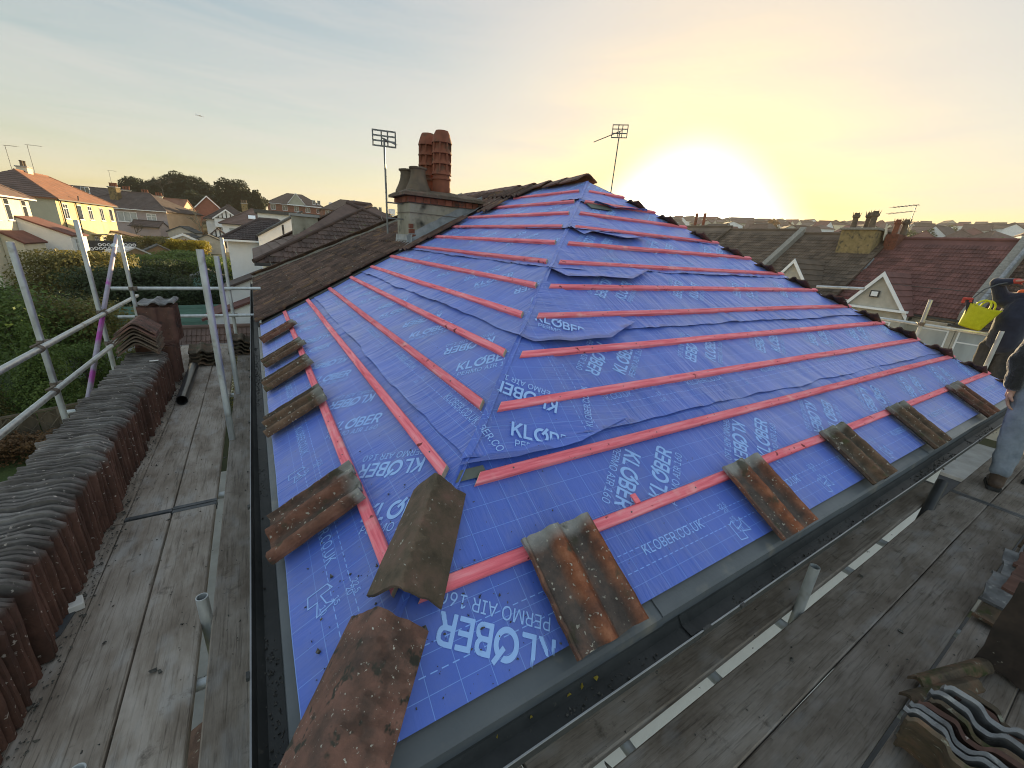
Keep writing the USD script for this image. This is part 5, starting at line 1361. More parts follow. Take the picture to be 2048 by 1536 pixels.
def house_block(name, label, cat, o, ang, w, d, zb, ze, zr, roof="hip", wall="cream_render", roofm="far_brown_tile", over=0.3, side_walls=None,
                tiles=(), group=None, gable_trim=False, hip_run=None, seed=0, courses=True, parent=None, fall=0.3):
    """o: front left corner seen from in front of it, ang: azimuth of the front's left-to-right direction, w along the front, d deep"""
    a = math.radians(ang)
    ex = np.array([math.sin(a), math.cos(a), 0.0]); ey = np.array([-ex[1], ex[0], 0.0])   # ey points to the back
    o = np.array([o[0], o[1], 0.0])
    pt = lambda x, y, z: o + ex * x + ey * y + np.array([0, 0, z])
    t = parent if parent is not None else thing(name, label, cat, group, loc=pt(w / 2, d / 2, zb))
    t.pt, t.ex, t.ey = pt, ex, ey
    corners = [pt(0, 0, zb), pt(w, 0, zb), pt(w, d, zb), pt(0, d, zb), pt(0, 0, ze), pt(w, 0, ze), pt(w, d, ze), pt(0, d, ze)]
    if roof == "gable":
        corners += [pt(0, d / 2, zr - 0.05), pt(w, d / 2, zr - 0.05)]
    if roof == "gablefront":
        corners += [pt(w / 2, 0, zr - 0.05), pt(w / 2, d, zr - 0.05)]
    if roof == "mono":
        corners[4:] = [pt(0, 0, zr - 0.08), pt(w, 0, ze - 0.10), pt(w, d, ze - 0.10), pt(0, d, zr - 0.08)]
    if roof == "monor":
        corners[4:] = [pt(0, 0, ze - 0.10), pt(w, 0, zr - 0.08), pt(w, d, zr - 0.08), pt(0, d, ze - 0.10)]
    part(t, "wall", hull(corners), wall)
    if side_walls:
        for which, m_ in side_walls.items():
            if which == "right":
                part(t, "side_wall", hull([pt(w, 0, zb), pt(w, d, zb), pt(w, d, ze), pt(w, 0, ze), pt(w + 0.02, 0, zb), pt(w + 0.02, d, zb), pt(w + 0.02, d, ze), pt(w + 0.02, 0, ze)]), m_)
            if which == "left":
                part(t, "side_wall", hull([pt(0, 0, zb), pt(0, d, zb), pt(0, d, ze), pt(0, 0, ze), pt(-0.02, 0, zb), pt(-0.02, d, zb), pt(-0.02, d, ze), pt(-0.02, 0, ze)]), m_)
            if which == "front":
                part(t, "front_wall", hull([pt(0, 0, zb), pt(w, 0, zb), pt(w, 0, ze), pt(0, 0, ze), pt(0, -0.02, zb), pt(w, -0.02, zb), pt(w, -0.02, ze), pt(0, -0.02, ze)]), m_)
    zo = ze - over * (zr - ze) / (d / 2)
    k = hip_run if hip_run is not None else d / 2
    if roof == "hip":
        quads = {"front": [pt(-over, -over, zo), pt(w + over, -over, zo), pt(w - k, d / 2, zr), pt(k, d / 2, zr)],
                 "right": [pt(w + over, -over, zo), pt(w + over, d + over, zo), pt(w - k, d / 2, zr)],
                 "back": [pt(w + over, d + over, zo), pt(-over, d + over, zo), pt(k, d / 2, zr), pt(w - k, d / 2, zr)],
                 "left": [pt(-over, d + over, zo), pt(-over, -over, zo), pt(k, d / 2, zr)]}
    elif roof == "gable":
        quads = {"front": [pt(-over * 0.4, -over, zo), pt(w + over * 0.4, -over, zo), pt(w + over * 0.4, d / 2, zr), pt(-over * 0.4, d / 2, zr)],
                 "back": [pt(w + over * 0.4, d + over, zo), pt(-over * 0.4, d + over, zo), pt(-over * 0.4, d / 2, zr), pt(w + over * 0.4, d / 2, zr)]}
    elif roof == "gablefront":
        zo = ze - over * (zr - ze) / (w / 2)
        quads = {"right": [pt(w + over, -over * 0.6, zo), pt(w + over, d, zo), pt(w / 2, d, zr), pt(w / 2, -over * 0.6, zr)],
                 "left": [pt(-over, d, zo), pt(-over, -over * 0.6, zo), pt(w / 2, -over * 0.6, zr), pt(w / 2, d, zr)]}
    elif roof == "mono":     # falls from the left end (x=0, zr) to the right end (x=w, ze)
        quads = {"top": [pt(-0.0, -over * 0.5, zr), pt(w + over, -over * 0.5, ze - 0.06), pt(w + over, d + over * 0.5, ze - 0.06), pt(0, d + over * 0.5, zr)]}
    elif roof == "monor":
        quads = {"top": [pt(-over, -over * 0.5, ze - 0.06), pt(w, -over * 0.5, zr), pt(w, d + over * 0.5, zr), pt(-over, d + over * 0.5, ze - 0.06)]}
    elif roof == "flat":
        quads = {}
        part(t, "roof", cat_([hull([pt(-over, -over, ze), pt(w + over, -over, ze), pt(w + over, d + over, ze), pt(-over, d + over, ze), pt(-over, -over, zr), pt(w + over, -over, zr), pt(w + over, d + over, zr), pt(-over, d + over, zr)])]), roofm)
    tiled, ms = [], []
    for nm, q in quads.items():
        q = [np.array(p) for p in q]
        eu = q[1] - q[0]; L_ = np.linalg.norm(eu); eu = eu / L_
        nrm = np.cross(eu, q[2] - q[0]); nrm /= np.linalg.norm(nrm)
        if nrm[2] < 0: nrm = -nrm
        ev = np.cross(nrm, eu); 
        if ev[2] < 0 and roof not in ("mono", "monor"): ev = -ev
        pl = [((p - q[0]) @ eu, (p - q[0]) @ ev) for p in q]
        P = Polygon(pl).buffer(0)
        if nm in tiles:
            tiled.append((q[0], eu, ev, list(P.exterior.coords)))
            ms.append(slab(q, 0.10))
        elif courses and roof not in ("mono", "monor"):
            ms.append(roof_courses(q[0], eu, ev, list(P.exterior.coords)))
            ms.append(slab([p - nrm * 0.021 for p in q], 0.06))
        else:
            ms.append(slab(q, 0.10))
    if ms:
        t.roof = part(t, "roof", cat_(ms), roofm)
    for i, (a_, b_, c_, p_) in enumerate(tiled):
        roof_tiles(t, a_, b_, c_, p_, roofm, seed=seed + i, limit=max(0, 290 - i * 290) if i else 290)
    if roof in ("hip", "gable"):
        rl = [pt(k if roof == "hip" else -over * 0.4, d / 2, zr + 0.03), pt(w - k if roof == "hip" else w + over * 0.4, d / 2, zr + 0.03)]
        part(t, "ridge", tube(rl[0], rl[1], 0.09, 8), roofm)
        if roof == "hip":
            for a_, b_ in ((pt(-over, -over, zo + 0.03), rl[0]), (pt(w + over, -over, zo + 0.03), rl[1])):
                part(t, "hip_ridge", tube(a_, b_, 0.075, 8), roofm)
    if roof in ("hip", "gable"):
        part(t, "gutter", obox(pt(-over, -over - 0.09, zo - 0.10), ex, ey, np.array([0, 0, 1.0]), w + 2 * over, 0.10, 0.09), "upvc_white" if seed % 2 else "dark_paint")
    if gable_trim:
        for sgn in (-1, 1):
            b = part(t, "bargeboard", hull([pt(w / 2, -over * 0.6 - 0.05, zr + 0.02), pt(w / 2, -over * 0.6 - 0.05, zr - 0.22), pt(w / 2 + sgn * (w / 2 + over), -over * 0.6 - 0.05, zo + 0.02), pt(w / 2 + sgn * (w / 2 + over), -over * 0.6 - 0.05, zo - 0.2),
                                      pt(w / 2, -over * 0.6, zr + 0.02), pt(w / 2, -over * 0.6, zr - 0.22), pt(w / 2 + sgn * (w / 2 + over), -over * 0.6, zo + 0.02), pt(w / 2 + sgn * (w / 2 + over), -over * 0.6, zo - 0.2)]), "upvc_white")
    return t

def win(t, face, x, z, w, h, style="two", curtain=False, D_=None, name="window"):
    if face == "front":
        return window(t, t.pt(x, 0, z), t.ex, -t.ey, w, h, style, curtain, name)
    if face == "right":
        return window(t, t.pt(D_, x, z) + t.ex * 0.02, t.ey, t.ex, w, h, style, curtain, name)
    return window(t, t.pt(0, x, z) - t.ex * 0.02, -t.ey, -t.ex, w, h, style, curtain, name)

def chimney(t, o, w, d, zb, zt, npots, m="cream_render", pot="pot_terracotta", ang=None):
    ex, ey = t.ex, t.ey
    c = part(t, "chimney", obox(np.array([o[0], o[1], zb]) - ex * w / 2 - ey * d / 2, ex, ey, np.array([0, 0, 1.0]), w, d, zt - zb), m)
    part(c, "chimney_cap", obox(np.array([o[0], o[1], zt]) - ex * (w / 2 + 0.07) - ey * (d / 2 + 0.07), ex, ey, np.array([0, 0, 1.0]), w + 0.14, d + 0.14, 0.10), "concrete_pale")
    for i in range(npots):
        p = np.array([o[0], o[1], zt + 0.1]) + ex * (w * ((i + 0.5) / npots - 0.5))
        part(c, "chimney_pot", lathe([(0.14, 0), (0.13, 0.1), (0.11, 0.4), (0.14, 0.43), (0.14, 0.5), (0.10, 0.5), (0.09, 0.1)], p, 12), pot, smooth=40)
    return c

def far_aerial(label, x, y, zb, zt, boom=1.0, ang=0.0):
    t = thing("tv_aerial", label, "aerial", loc=(x, y, zb))
    part(t, "mast", tube((x, y, zb), (x, y, zt), 0.022, 6), "aerial_metal")
    d = np.array([math.sin(ang), math.cos(ang), 0.0]); c = np.array([x, y, zt])
    part(t, "boom", tube(c - d * 0.15, c + d * boom, 0.018, 6), "aerial_metal")
    s = np.array([d[1], -d[0], 0])
    part(t, "director_rods", cat_([tube(c + d * boom * f - s * 0.2, c + d * boom * f + s * 0.2, 0.01, 5) for f in np.linspace(0, 1, 7)]), "aerial_metal")

# ---- next pair up the road (hip end towards us)
nx_h = house_block("hip_roofed_house", "house with a broad dark diamond-tiled hip roof behind the old tiled half", "house", (0.35, 14.75), 90, 7.6, 8.6, -5.4, 0.42, 2.5, "hip", "cream_render", "next_roof_tile", over=0.35, tiles=("front",), seed=2)
chimney(nx_h, (2.1, 20.5), 1.0, 0.6, 0.9, 1.85, 0, "rough_render", "pot_sooty")
win(nx_h, "front", 2.0, -2.0, 1.2, 1.2)

# ---- left hillside
hA = house_block("cream_house", "sunlit cream rendered house cut by the left picture edge", "house", (-13.0, 36.35), -4, 9.0, 7.5, -3.2, 2.30, 4.5, "hip", "cream_render", "far_brown_tile", seed=1)
for x_ in (2.0, 4.4, 7.7):
    win(hA, "front", x_, 0.65, 0.95, 1.35, "top")
win(hA, "front", 5.6, -1.9, 1.2, 1.1)
eA = house_block("lean_to_extension", "white lean-to with a sloping red-brown roof beside the cream house", "extension", (-13.35, 41.6), 92, 2.45, 3.0, -3.0, -0.06, 0.95, "mono", "white_render", "far_red_tile", over=0.15)
win(eA, "front", 0.75, -1.75, 0.62, 1.15, "one"); win(eA, "right", 0.9, -1.6, 0.8, 1.25, "twotop", True, D_=2.45)
house_block("lean_to_extension", "low yellow lean-to at the left picture edge below the cream house", "extension", (-13.1, 38.0), 92, 0.9, 3.0, -3.0, -0.55, 0.05, "mono", "cream_render", "far_red_tile", over=0.15)

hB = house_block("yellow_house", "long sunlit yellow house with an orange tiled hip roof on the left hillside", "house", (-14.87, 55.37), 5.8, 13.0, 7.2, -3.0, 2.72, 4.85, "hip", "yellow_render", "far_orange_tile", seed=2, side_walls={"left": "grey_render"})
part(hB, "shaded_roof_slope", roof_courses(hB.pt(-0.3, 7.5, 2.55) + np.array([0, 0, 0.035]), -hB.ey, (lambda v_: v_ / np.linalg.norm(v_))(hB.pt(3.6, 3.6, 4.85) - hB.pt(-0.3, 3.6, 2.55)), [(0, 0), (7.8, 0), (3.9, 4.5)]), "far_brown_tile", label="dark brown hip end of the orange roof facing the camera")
for x_, st in ((1.5, "twotop"), (4.3, "one"), (6.6, "twotop"), (9.4, "two"), (11.9, "one")):
    win(hB, "front", x_, 0.85, 0.95, 1.35, st)
for x_ in (1.4, 3.2, 6.6, 8.6):
    win(hB, "front", x_, -2.0, 0.9, 1.25, "twotop")
part(hB, "canopy", obox(hB.pt(5.6, -0.5, -0.55), hB.ex, hB.ey, np.array([0, 0, 1.0]), 4.6, 0.5, 0.07), "cream_render")
part(hB, "drainpipe", polytube([hB.pt(4.0, -0.25, 3.05), hB.pt(4.0, -0.20, 2.55), hB.pt(3.6, -0.09, 2.4), hB.pt(3.6, -0.09, -2.5)], 0.05, 6), "dark_paint")
part(hB, "drainpipe", polytube([hB.pt(0.7, -0.09, 2.5), hB.pt(0.7, -0.09, -2.5)], 0.05, 6), "dark_paint")
chimney(hB, hB.pt(5.6, 3.7, 0)[:2], 0.9, 0.75, 3.6, 5.25, 2, "cream_render", "pot_sooty")
far_aerial("right one of two thin tv aerials over the orange roof", -16.6, 58.7, 4.6, 7.05, 1.0, 1.7)
far_aerial("tv aerial on a thin pole at the far left over the yellow house's ridge", -18.3, 59.6, 4.7, 6.85, 0.9, 1.9)
eB_ = house_block("lean_to_extension", "white rear extension with a brown sloping roof at the end of the yellow house", "extension", hB.pt(10.6, -0.02, 0)[:2], 95.8, 3.4, 3.0, -3.0, -1.0, -0.15, "mono", "cream_render", "far_brown_tile", over=0.15)
win(eB_, "right", 1.5, -2.3, 1.1, 1.0, "twotop", D_=3.4)
# pierced white block wall in front
gw = thing("garden_wall", "low dark garden wall with white pierced ring blocks below the yellow house", "garden wall", loc=(-11.5, 53.6, -2.4))
P0, P1 = np.array([-14.0, 52.6, -2.6]), np.array([-9.7, 54.3, -2.6])
wd = P1 - P0; wl = np.linalg.norm(wd); wd /= wl; wn = np.array([wd[1], -wd[0], 0])
part(gw, "wall_base", obox(P0, wd, -wn, np.array([0, 0, 1.0]), wl, 0.15, 1.75), "dark_paint")
for i in range(15):
    for j in range(2):
        c = P0 + wd * (0.17 + i * 0.305) + np.array([0, 0, 1.0 + 0.34 * j + 0.06 * (i // 5)])
        if j == 1 and i < 6: continue
        rg_ = Point(0, 0).buffer(0.14, 8).difference(Point(0, 0).buffer(0.075, 8))
        m = trimesh.creation.extrude_polygon(rg_, 0.05, engine="earcut")
        part(gw, "ring_block", xf(m, frame(c + wn * 0.003, wd, np.array([0, 0, 1.0]), wn)), "upvc_white")

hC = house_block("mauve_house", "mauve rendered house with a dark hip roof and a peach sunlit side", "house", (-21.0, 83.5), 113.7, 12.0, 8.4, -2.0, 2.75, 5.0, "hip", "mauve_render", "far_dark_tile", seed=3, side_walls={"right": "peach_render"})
win(hC, "front", 6.9, 0.85, 2.5, 1.35, "three", True); win(hC, "front", 10.0, 0.85, 1.25, 1.3, "twotop", True)
win(hC, "front", 6.8, -1.9, 1.9, 1.2, "three")
chimney(hC, (-16.0, 83.6), 1.0, 0.8, 3.3, 5.35, 4, "buff_brick")
house_block("porch", "pink lean-to porch with a dark roof in front of the mauve house", "porch", hC.pt(8.3, -1.9, 0)[:2], 113.7, 3.6, 1.9, -2.0, 0.55, 1.15, "gable", "mauve_render", "far_dark_tile", over=0.2, parent=hC)
far_aerial("tv aerial on a thin pole above the mauve house's chimney", -16.3, 84.5, 4.8, 7.6, 0.8, 1.4)
hC2 = house_block("orange_roofed_house", "house with a long orange roof edge just behind the mauve house", "house", (-13.4, 88.5), 100, 4.2, 8.0, -1.6, 3.0, 4.9, "gable", "peach_render", "far_orange_tile", seed=5)
for i, (x, y) in enumerate(((-15.6, 89), (-13.6, 90), (-12.2, 92))):
    t_ = thing("chimney_stack", ["pale chimney stack with two pots left of the middle stack behind the mauve roof", "middle pale chimney stack behind the mauve roof", "pale chimney stack at the orange roof edge before the trees"][i], "chimney", loc=(x, y, 3.5))
    t_.ex, t_.ey = np.array([1.0, 0, 0]), np.array([0, 1.0, 0])
    chimney(t_, (x, y), 0.9, 0.6, 3.2, 5.35 - 0.15 * i, 3, "cream_render", "pot_terracotta")
for i, x in enumerate((-16.2, -14.6, -13.1)):
    tg = house_block("gabled_house", ["left of three narrow white trimmed gables behind the peach wall", "middle of three narrow white trimmed gables behind the peach wall", "right of three narrow white trimmed gables by the trees"][i], "house", (x, 116.0), 90, 1.5, 5.0, 0, 3.2 - 0.1 * i, 5.6 - 0.1 * i, "gablefront", "cream_render", "far_dark_tile", over=0.15, gable_trim=True)
    win(tg, "front", 0.75, 2.2, 0.6, 0.9)
hE = house_block("half_timbered_house", "white house with a black half-timbered gable below the dark wood", "house", (-5.9, 84.2), 90, 6.4, 7.0, -2.0, 2.35, 4.55, "hip", "white_render", "far_dark_tile", seed=4)
win(hE, "front", 1.9, 0.5, 1.2, 1.0, "two"); win(hE, "front", 4.6, 0.4, 1.0, 1.1, "top")
hg = house_block("x", "", "", (-4.75, 83.6), 90, 3.4, 2.6, 1.0, 2.45, 3.75, "gablefront", "white_render", "far_dark_tile", over=0.2, gable_trim=True, parent=hE)
for i in range(5):
    x = -4.75 + 0.6 + 0.55 * i
    part(hE, "timber_post", box((x - 0.07, 83.54, 2.4), (x + 0.07, 83.58, 2.5 + 1.1 * (1 - abs(x + 3.05) / 1.7))), "dark_paint")
part(hE, "timber_rail", box((-4.8, 83.53, 2.32), (-1.3, 83.57, 2.44)), "dark_paint")
chimney(hE, (-0.4, 87.5), 0.9, 0.7, 3.4, 5.0, 3, "buff_brick", "pot_sooty")
house_block("brick_gabled_house", "red brick gable with white bargeboards in front of the dark wood", "house", (-8.6, 99.5), 90, 4.6, 6.0, -1, 3.9, 6.3, "gablefront", "red_brick_wall", "far_red_tile", over=0.3, gable_trim=True)
hF = house_block("white_house", "white house with a brown hip roof and a small skylight", "house", (-2.95, 64.3), 90, 7.0, 7.0, -2.0, 1.70, 3.65, "hip", "white_render", "far_brown_tile", seed=6)
win(hF, "front", 1.15, -0.3, 1.0, 1.4, "top", True); win(hF, "front", 4.0, -0.3, 1.0, 1.4, "top")
part(hF, "skylight", hull([hF.pt(2.9 + a, 0.9 + b, 2.30 + b * 0.557 + c) for a in (0, 0.8) for b in (0, 0.7) for c in (0.0, 0.08)]), "upvc_white")
hG = house_block("white_flat_roofed_house", "white flat roofed box with a dark roof edge above the roofs", "house", (0.75, 47.3), 92, 5.2, 5.0, -3.0, 2.62, 2.92, "flat", "white_render", "felt_roof", over=0.25)
hH = house_block("white_house", "bright white house with a dark rolled tile hip roof behind the thin pole", "house", (-1.08, 26.35), 90, 4.2, 6.5, -5.0, 0.70, 1.75, "hip", "white_render", "far_dark_tile", tiles=("front",), seed=7, over=0.3, hip_run=1.6)
gH = house_block("white_gable_wall", "white side wall with a dark sloping verge between two dark roofs", "house", (0.32, 25.6), 90, 2.2, 3.0, -4, 0.95, 2.3, "monor", "white_render", "felt_roof", over=0.1)
part(gH, "soil_vent_pipe", tube((1.5, 25.3, 1.0), (1.5, 25.3, 1.5), 0.05, 8), "dark_paint")
lt1 = house_block("lean_to_extension", "white lean-to with a red-brown roof rising to the right behind the lower cross rail", "extension", (-2.05, 21.3), 92, 2.4, 3.0, -5.2, -2.62, -1.60, "monor", "white_render", "far_red_tile", over=0.2)
lt2 = house_block("lean_to_extension", "upper white lean-to with a brown roof edge behind the upper cross rail", "extension", (-1.35, 23.0), 92, 1.8, 3.0, -5.2, -1.55, -0.72, "monor", "white_render", "far_dark_tile", over=0.2)
gr = house_block("garden_outhouse", "low outhouse with a brown rolled tile roof at the end of the walkway", "outhouse", (-2.75, 17.9), 91, 2.75, 3.0, -5.4, -3.50, -2.68, "gable", "cream_render", "far_brown_tile", tiles=("front",), seed=8, over=0.15)
# small timbered gable on the lane
tl = house_block("timbered_gable_porch", "little black and white timbered gable beside the thin far pole", "porch", (-4.05, 59.2), 90, 1.7, 1.5, -2.0, 0.15, 0.95, "gablefront", "white_render", "far_dark_tile", over=0.25)
for i in range(4):
    x = -4.05 + 0.25 + 0.4 * i
    part(tl, "timber_post", box((x - 0.06, 59.14, -1.2), (x + 0.06, 59.19, 0.2 + 0.6 * (1 - abs(x + 3.2) / 0.85))), "dark_paint")
for i, (x, y, w, h, lb) in enumerate(((-7.9, 60.4, 2.4, 0.45, "car-port like shed with a dark curved roof beside the peach wall"), (-7.4, 56.6, 2.5, -0.25, "grey garage with a white gable edge above the yellow bushes"), (-5.3, 57.2, 2.4, -0.2, "grey garage with a low pointed roof right of the other garage"))):
    s_ = house_block("garage", lb, "garage", (x, y), 96, w, 4.0, -2.2, h - 0.15, h + 0.42, "gablefront", "pebble_dash", "felt_roof", over=0.15, gable_trim=(i == 1))
sh = house_block("garden_shed", "pale roofed garden shed among the bushes below the ring block wall", "shed", (-9.7, 47.6), 55, 2.2, 2.6, -3.2, -1.6, -1.05, "gablefront", "shed_wood", "pale_roof_sheet", over=0.15)
house_block("garden_shed", "brown felt roofed shed behind the pale roofed shed", "shed", (-8.6, 50.2), 80, 2.2, 2.6, -3.2, -1.45, -0.85, "gablefront", "shed_wood", "felt_roof", over=0.15)
house_block("garden_shed", "dark green shed beside the white house by the hedge", "shed", (-3.4, 31.5), 85, 1.7, 2.0, -4.6, -1.9, -1.5, "gablefront", "fence_green", "felt_roof", over=0.1)

def flats(name, label, x, y, w, zb, ze, zr, seed):
    t = house_block(name, label, "apartment building", (x, y), 93, w, 11.0, zb, ze, zr, "hip", "red_brick_wall", "far_dark_tile", seed=seed, over=0.5)
    n = int(w / 2.6)
    for i in range(n):
        for z in (ze - 2.0, ze - 4.8):
            win(t, "front", 1.4 + i * (w - 2.8) / (n - 1), z, 1.3, 1.4, "two")
    gx = w * 0.5
    house_block("x", "", "", t.pt(gx - 2.0, -0.4, 0)[:2], 93, 4.2, 4.0, ze - 0.2, ze + 0.5, zr - 0.1, "gablefront", "grey_render", "far_dark_tile", over=0.25, gable_trim=True, parent=t)
    for dx in (-0.7, 0.7):
        window(t, t.pt(gx + dx, -0.42, ze + 0.45), t.ex, -t.ey, 0.9, 1.2, "one")
    for dx in (-4.6, 4.6):
        c = t.pt(gx + dx, 0.6, ze + 0.1)
        part(t, "dormer", obox(c - t.ex * 0.7, t.ex, t.ey, np.array([0, 0, 1.0]), 1.4, 3.0, 1.5), "white_render")
    part(t, "eaves_board", obox(t.pt(-0.5, -0.62, ze - 0.42), t.ex, t.ey, np.array([0, 0, 1.0]), w + 1.0, 0.05, 0.25), "upvc_white")
    return t
flats("brick_flats", "left block of brick flats with a white gabled dormer on the skyline", 5.2, 149.3, 15.2, 3.5, 8.9, 12.1, 11)
flats("brick_flats", "right block of brick flats partly behind the tv mast", 18.0, 133.2, 17.0, 3.0, 7.9, 10.9, 12)
cs = thing("chimney_stack", "orange brick chimney stack in front of the right flats", "chimney", loc=(22.5, 118, 3)); cs.ex, cs.ey = np.array([1.0, 0, 0]), np.array([0, 1.0, 0])
chimney(cs, (23.2, 117.0), 1.5, 0.8, 3.0, 8.2, 2, "red_brick_wall")
bx = house_block("rear_roofs", "row of low brick roofs below the right flats", "house", (24.0, 112.0), 93, 9, 7, 0, 4.6, 6.2, "hip", "red_brick_wall", "far_dark_tile")
hx = house_block("hilltop_house", "dark dormered roof and pale blue gable on the hill behind the yellow house", "house", (-27.5, 104.0), 105, 7.5, 7, 0, 4.6, 6.1, "gable", "white_render", "far_dark_tile", seed=9)
for i, x in enumerate((2.0, 4.2)):
    win(hx, "front", x, 4.9, 1.2, 1.0, "two")

# green panel fence: single boards between posts
gf = thing("garden_fence", "green panel fence across the end of the gardens", "fence", loc=(-3.0, 25.0, -4.6))
F0, F1 = np.array([-6.2, 24.55, -4.55]), np.array([-0.2, 25.35, -4.55])
fd = (F1 - F0) / np.linalg.norm(F1 - F0); fl = np.linalg.norm(F1 - F0); fn = np.array([fd[1], -fd[0], 0])
g = rnd(8)
for i in range(4):
    part(gf, "fence_post", obox(F0 + fd * (fl * i / 3 - 0.05), fd, -fn, np.array([0, 0, 1.0]), 0.09, 0.09, 2.0), "fence_green")
    if i < 3:
        for j in range(11):
            part(gf, "fence_board", obox(F0 + fd * (fl * i / 3 + 0.06) + np.array([0, 0, 0.06 + 0.17 * j]) - fn * (0.03 + 0.012 * (j % 2)), fd, -fn, np.array([0, 0, 1.0]), fl / 3 - 0.14, 0.022, 0.165), "fence_green")
wf = thing("garden_fence", "brown wooden fence panel below the dark green shed", "fence", loc=(-2.0, 29.0, -4.2))
for j in range(14):
    part(wf, "fence_board", box((-3.1 + 0.16 * j, 28.95, -4.3), (-2.955 + 0.16 * j, 28.975, -2.62 + g.normal(0, 0.01))), "shed_wood")
# timber retaining fence with trellis in the near garden
tf = thing("trellis_fence", "dark wooden trellis fence across the near lawn", "fence", loc=(-5.0, 14.6, -5.4))
T0, T1 = np.array([-8.2, 13.6, -5.35]), np.array([-4.3, 15.4, -5.35])
td = (T1 - T0) / np.linalg.norm(T1 - T0); tll = np.linalg.norm(T1 - T0); tn = np.array([td[1], -td[0], 0])
part(tf, "top_rail", obox(T0 + np.array([0, 0, 1.35]), td, -tn, np.array([0, 0, 1.0]), tll, 0.07, 0.06), "fence_wood")
for i in range(5):
    part(tf, "fence_post", obox(T0 + td * tll * i / 4, td, -tn, np.array([0, 0, 1.0]), 0.08, 0.08, 1.35), "fence_wood")
for i in range(12):
    for s in (-1, 1):
        a = T0 + td * (tll * (i + 0.5) / 12 - s * 0.35) + [0, 0, 0.45]; b = T0 + td * (tll * (i + 0.5) / 12 + s * 0.35) + [0, 0, 1.33]
        if 0.0 < (a - T0) @ td < tll and 0.0 < (b - T0) @ td < tll:
            part(tf, "trellis_lath", tube(a + tn * 0.03, b + tn * 0.03, 0.012, 5), "fence_wood")
part(tf, "gravel_board", obox(T0 - tn * 0.10, td, -tn, np.array([0, 0, 1.0]), tll, 0.03, 0.5), "fence_wood")
for k in range(9):
    part(tf, "board_panel", obox(T0 + td * (tll * k / 9) - tn * 0.10 + np.array([0, 0, 0.5]), td, -tn, np.array([0, 0, 1.0]), tll / 9 - 0.02, 0.02, 0.80), "fence_wood")
fr = solo("flat_shed_roof", slab([(-7.1, 19.4, -4.2), (-5.6, 19.2, -4.3), (-4.5, 21.2, -3.7), (-5.4, 21.8, -3.62)], 0.08), "pale_roof_sheet", "pale grey sloping sheet roof in the garden behind the poles", "shed roof")
sl_ = thing("toy_slide", "pink plastic toy slide on the lawn between the scaffold poles", "toy", loc=(-5.9, 21.8, -4.9))
zt_ = np.linspace(0, 1, 12)
part(sl_, "chute", cat_([tube((-6.25 + 0.7 * zt_[i], 21.6, -4.15 - 0.55 * zt_[i] ** 1.3), (-6.25 + 0.7 * zt_[i + 1], 21.6, -4.15 - 0.55 * zt_[i + 1] ** 1.3), 0.16, 10) for i in range(11)]), "plastic_pink", smooth=40)
part(sl_, "ladder_side", box((-6.42, 21.45, -5.0), (-6.30, 21.78, -3.98), 0.03), "plastic_pink")
part(sl_, "ladder_side", box((-5.62, 21.45, -5.0), (-5.50, 21.78, -4.05), 0.03), "plastic_pink")

# ------------------------------------------------------------------ foliage
def leaves(blobs, n, size, seed, inner=0.55, flat=0.0):
    """n leaf-sized quads spread through the shells of overlapping ellipsoids (x, y, z, rx, ry, rz)"""
    g = rnd(seed)
    blobs = np.array(blobs, float)
    wts = blobs[:, 3] * blobs[:, 4] + blobs[:, 3] * blobs[:, 5]; wts /= wts.sum()
    k = g.choice(len(blobs), n, p=wts)
    d = g.normal(size=(n, 3)); d /= np.linalg.norm(d, axis=1)[:, None]
    r = inner + (1 - inner) * g.random(n) ** 0.6
    lump = meshkit.fbm(d * 2.6 + blobs[k, :3] * 3.1, 3, seed % 17)
    r = r * (0.62 + 0.75 * lump)
    c = blobs[k, :3] + d * r[:, None] * blobs[k, 3:]
    nrm = d + np.array([0, 0, 0.5]) + g.normal(size=(n, 3)) * 0.6; nrm /= np.linalg.norm(nrm, axis=1)[:, None]
    t = np.cross(nrm, g.normal(size=(n, 3))); t /= np.linalg.norm(t, axis=1)[:, None]
    b = np.cross(nrm, t)
    s = size * g.uniform(0.6, 1.4, n)[:, None]
    v = np.stack([c - t * s * 0.5, c + b * s * 0.32 , c + t * s * 0.6, c - b * s * 0.32], 1).reshape(-1, 3)
    return v, np.arange(4 * n).reshape(n, 4)

def branches(base, blobs, r, seed, twigs=3):
    g = rnd(seed)
    base = np.array(base, float)
    top = np.mean([b[:3] for b in blobs], axis=0)
    mid = base + (top - base) * 0.55
    trunk = cat_([tube(base, mid, r, 8, r * 0.75), tube(mid, top, r * 0.75, 7, r * 0.3)])
    limbs = []
    for b in blobs:
        for _ in range(twigs):
            e = np.array(b[:3]) + g.normal(size=3) * np.array(b[3:]) * 0.4
            s = base + (top - base) * g.uniform(0.35, 0.8)
            m = (s + e) / 2 + g.normal(size=3) * 0.1 * np.linalg.norm(e - s) 
            limbs += [tube(s, m, r * 0.35, 6, r * 0.22), tube(m, e, r * 0.22, 5, r * 0.07)]
    return trunk, cat_(limbs)

def tree(label, base, blobs, n, size, material, seed, r=0.25, bark="bark", group=None, name="tree", cat="tree"):
    t = thing(name, label, cat, group, loc=base)
    tr, lb = branches(base, blobs, r, seed)
    part(t, "trunk", tr, bark); part(t, "limbs", lb, bark)
    part(t, "crown", leaves(blobs, n, size, seed), material)
    return t

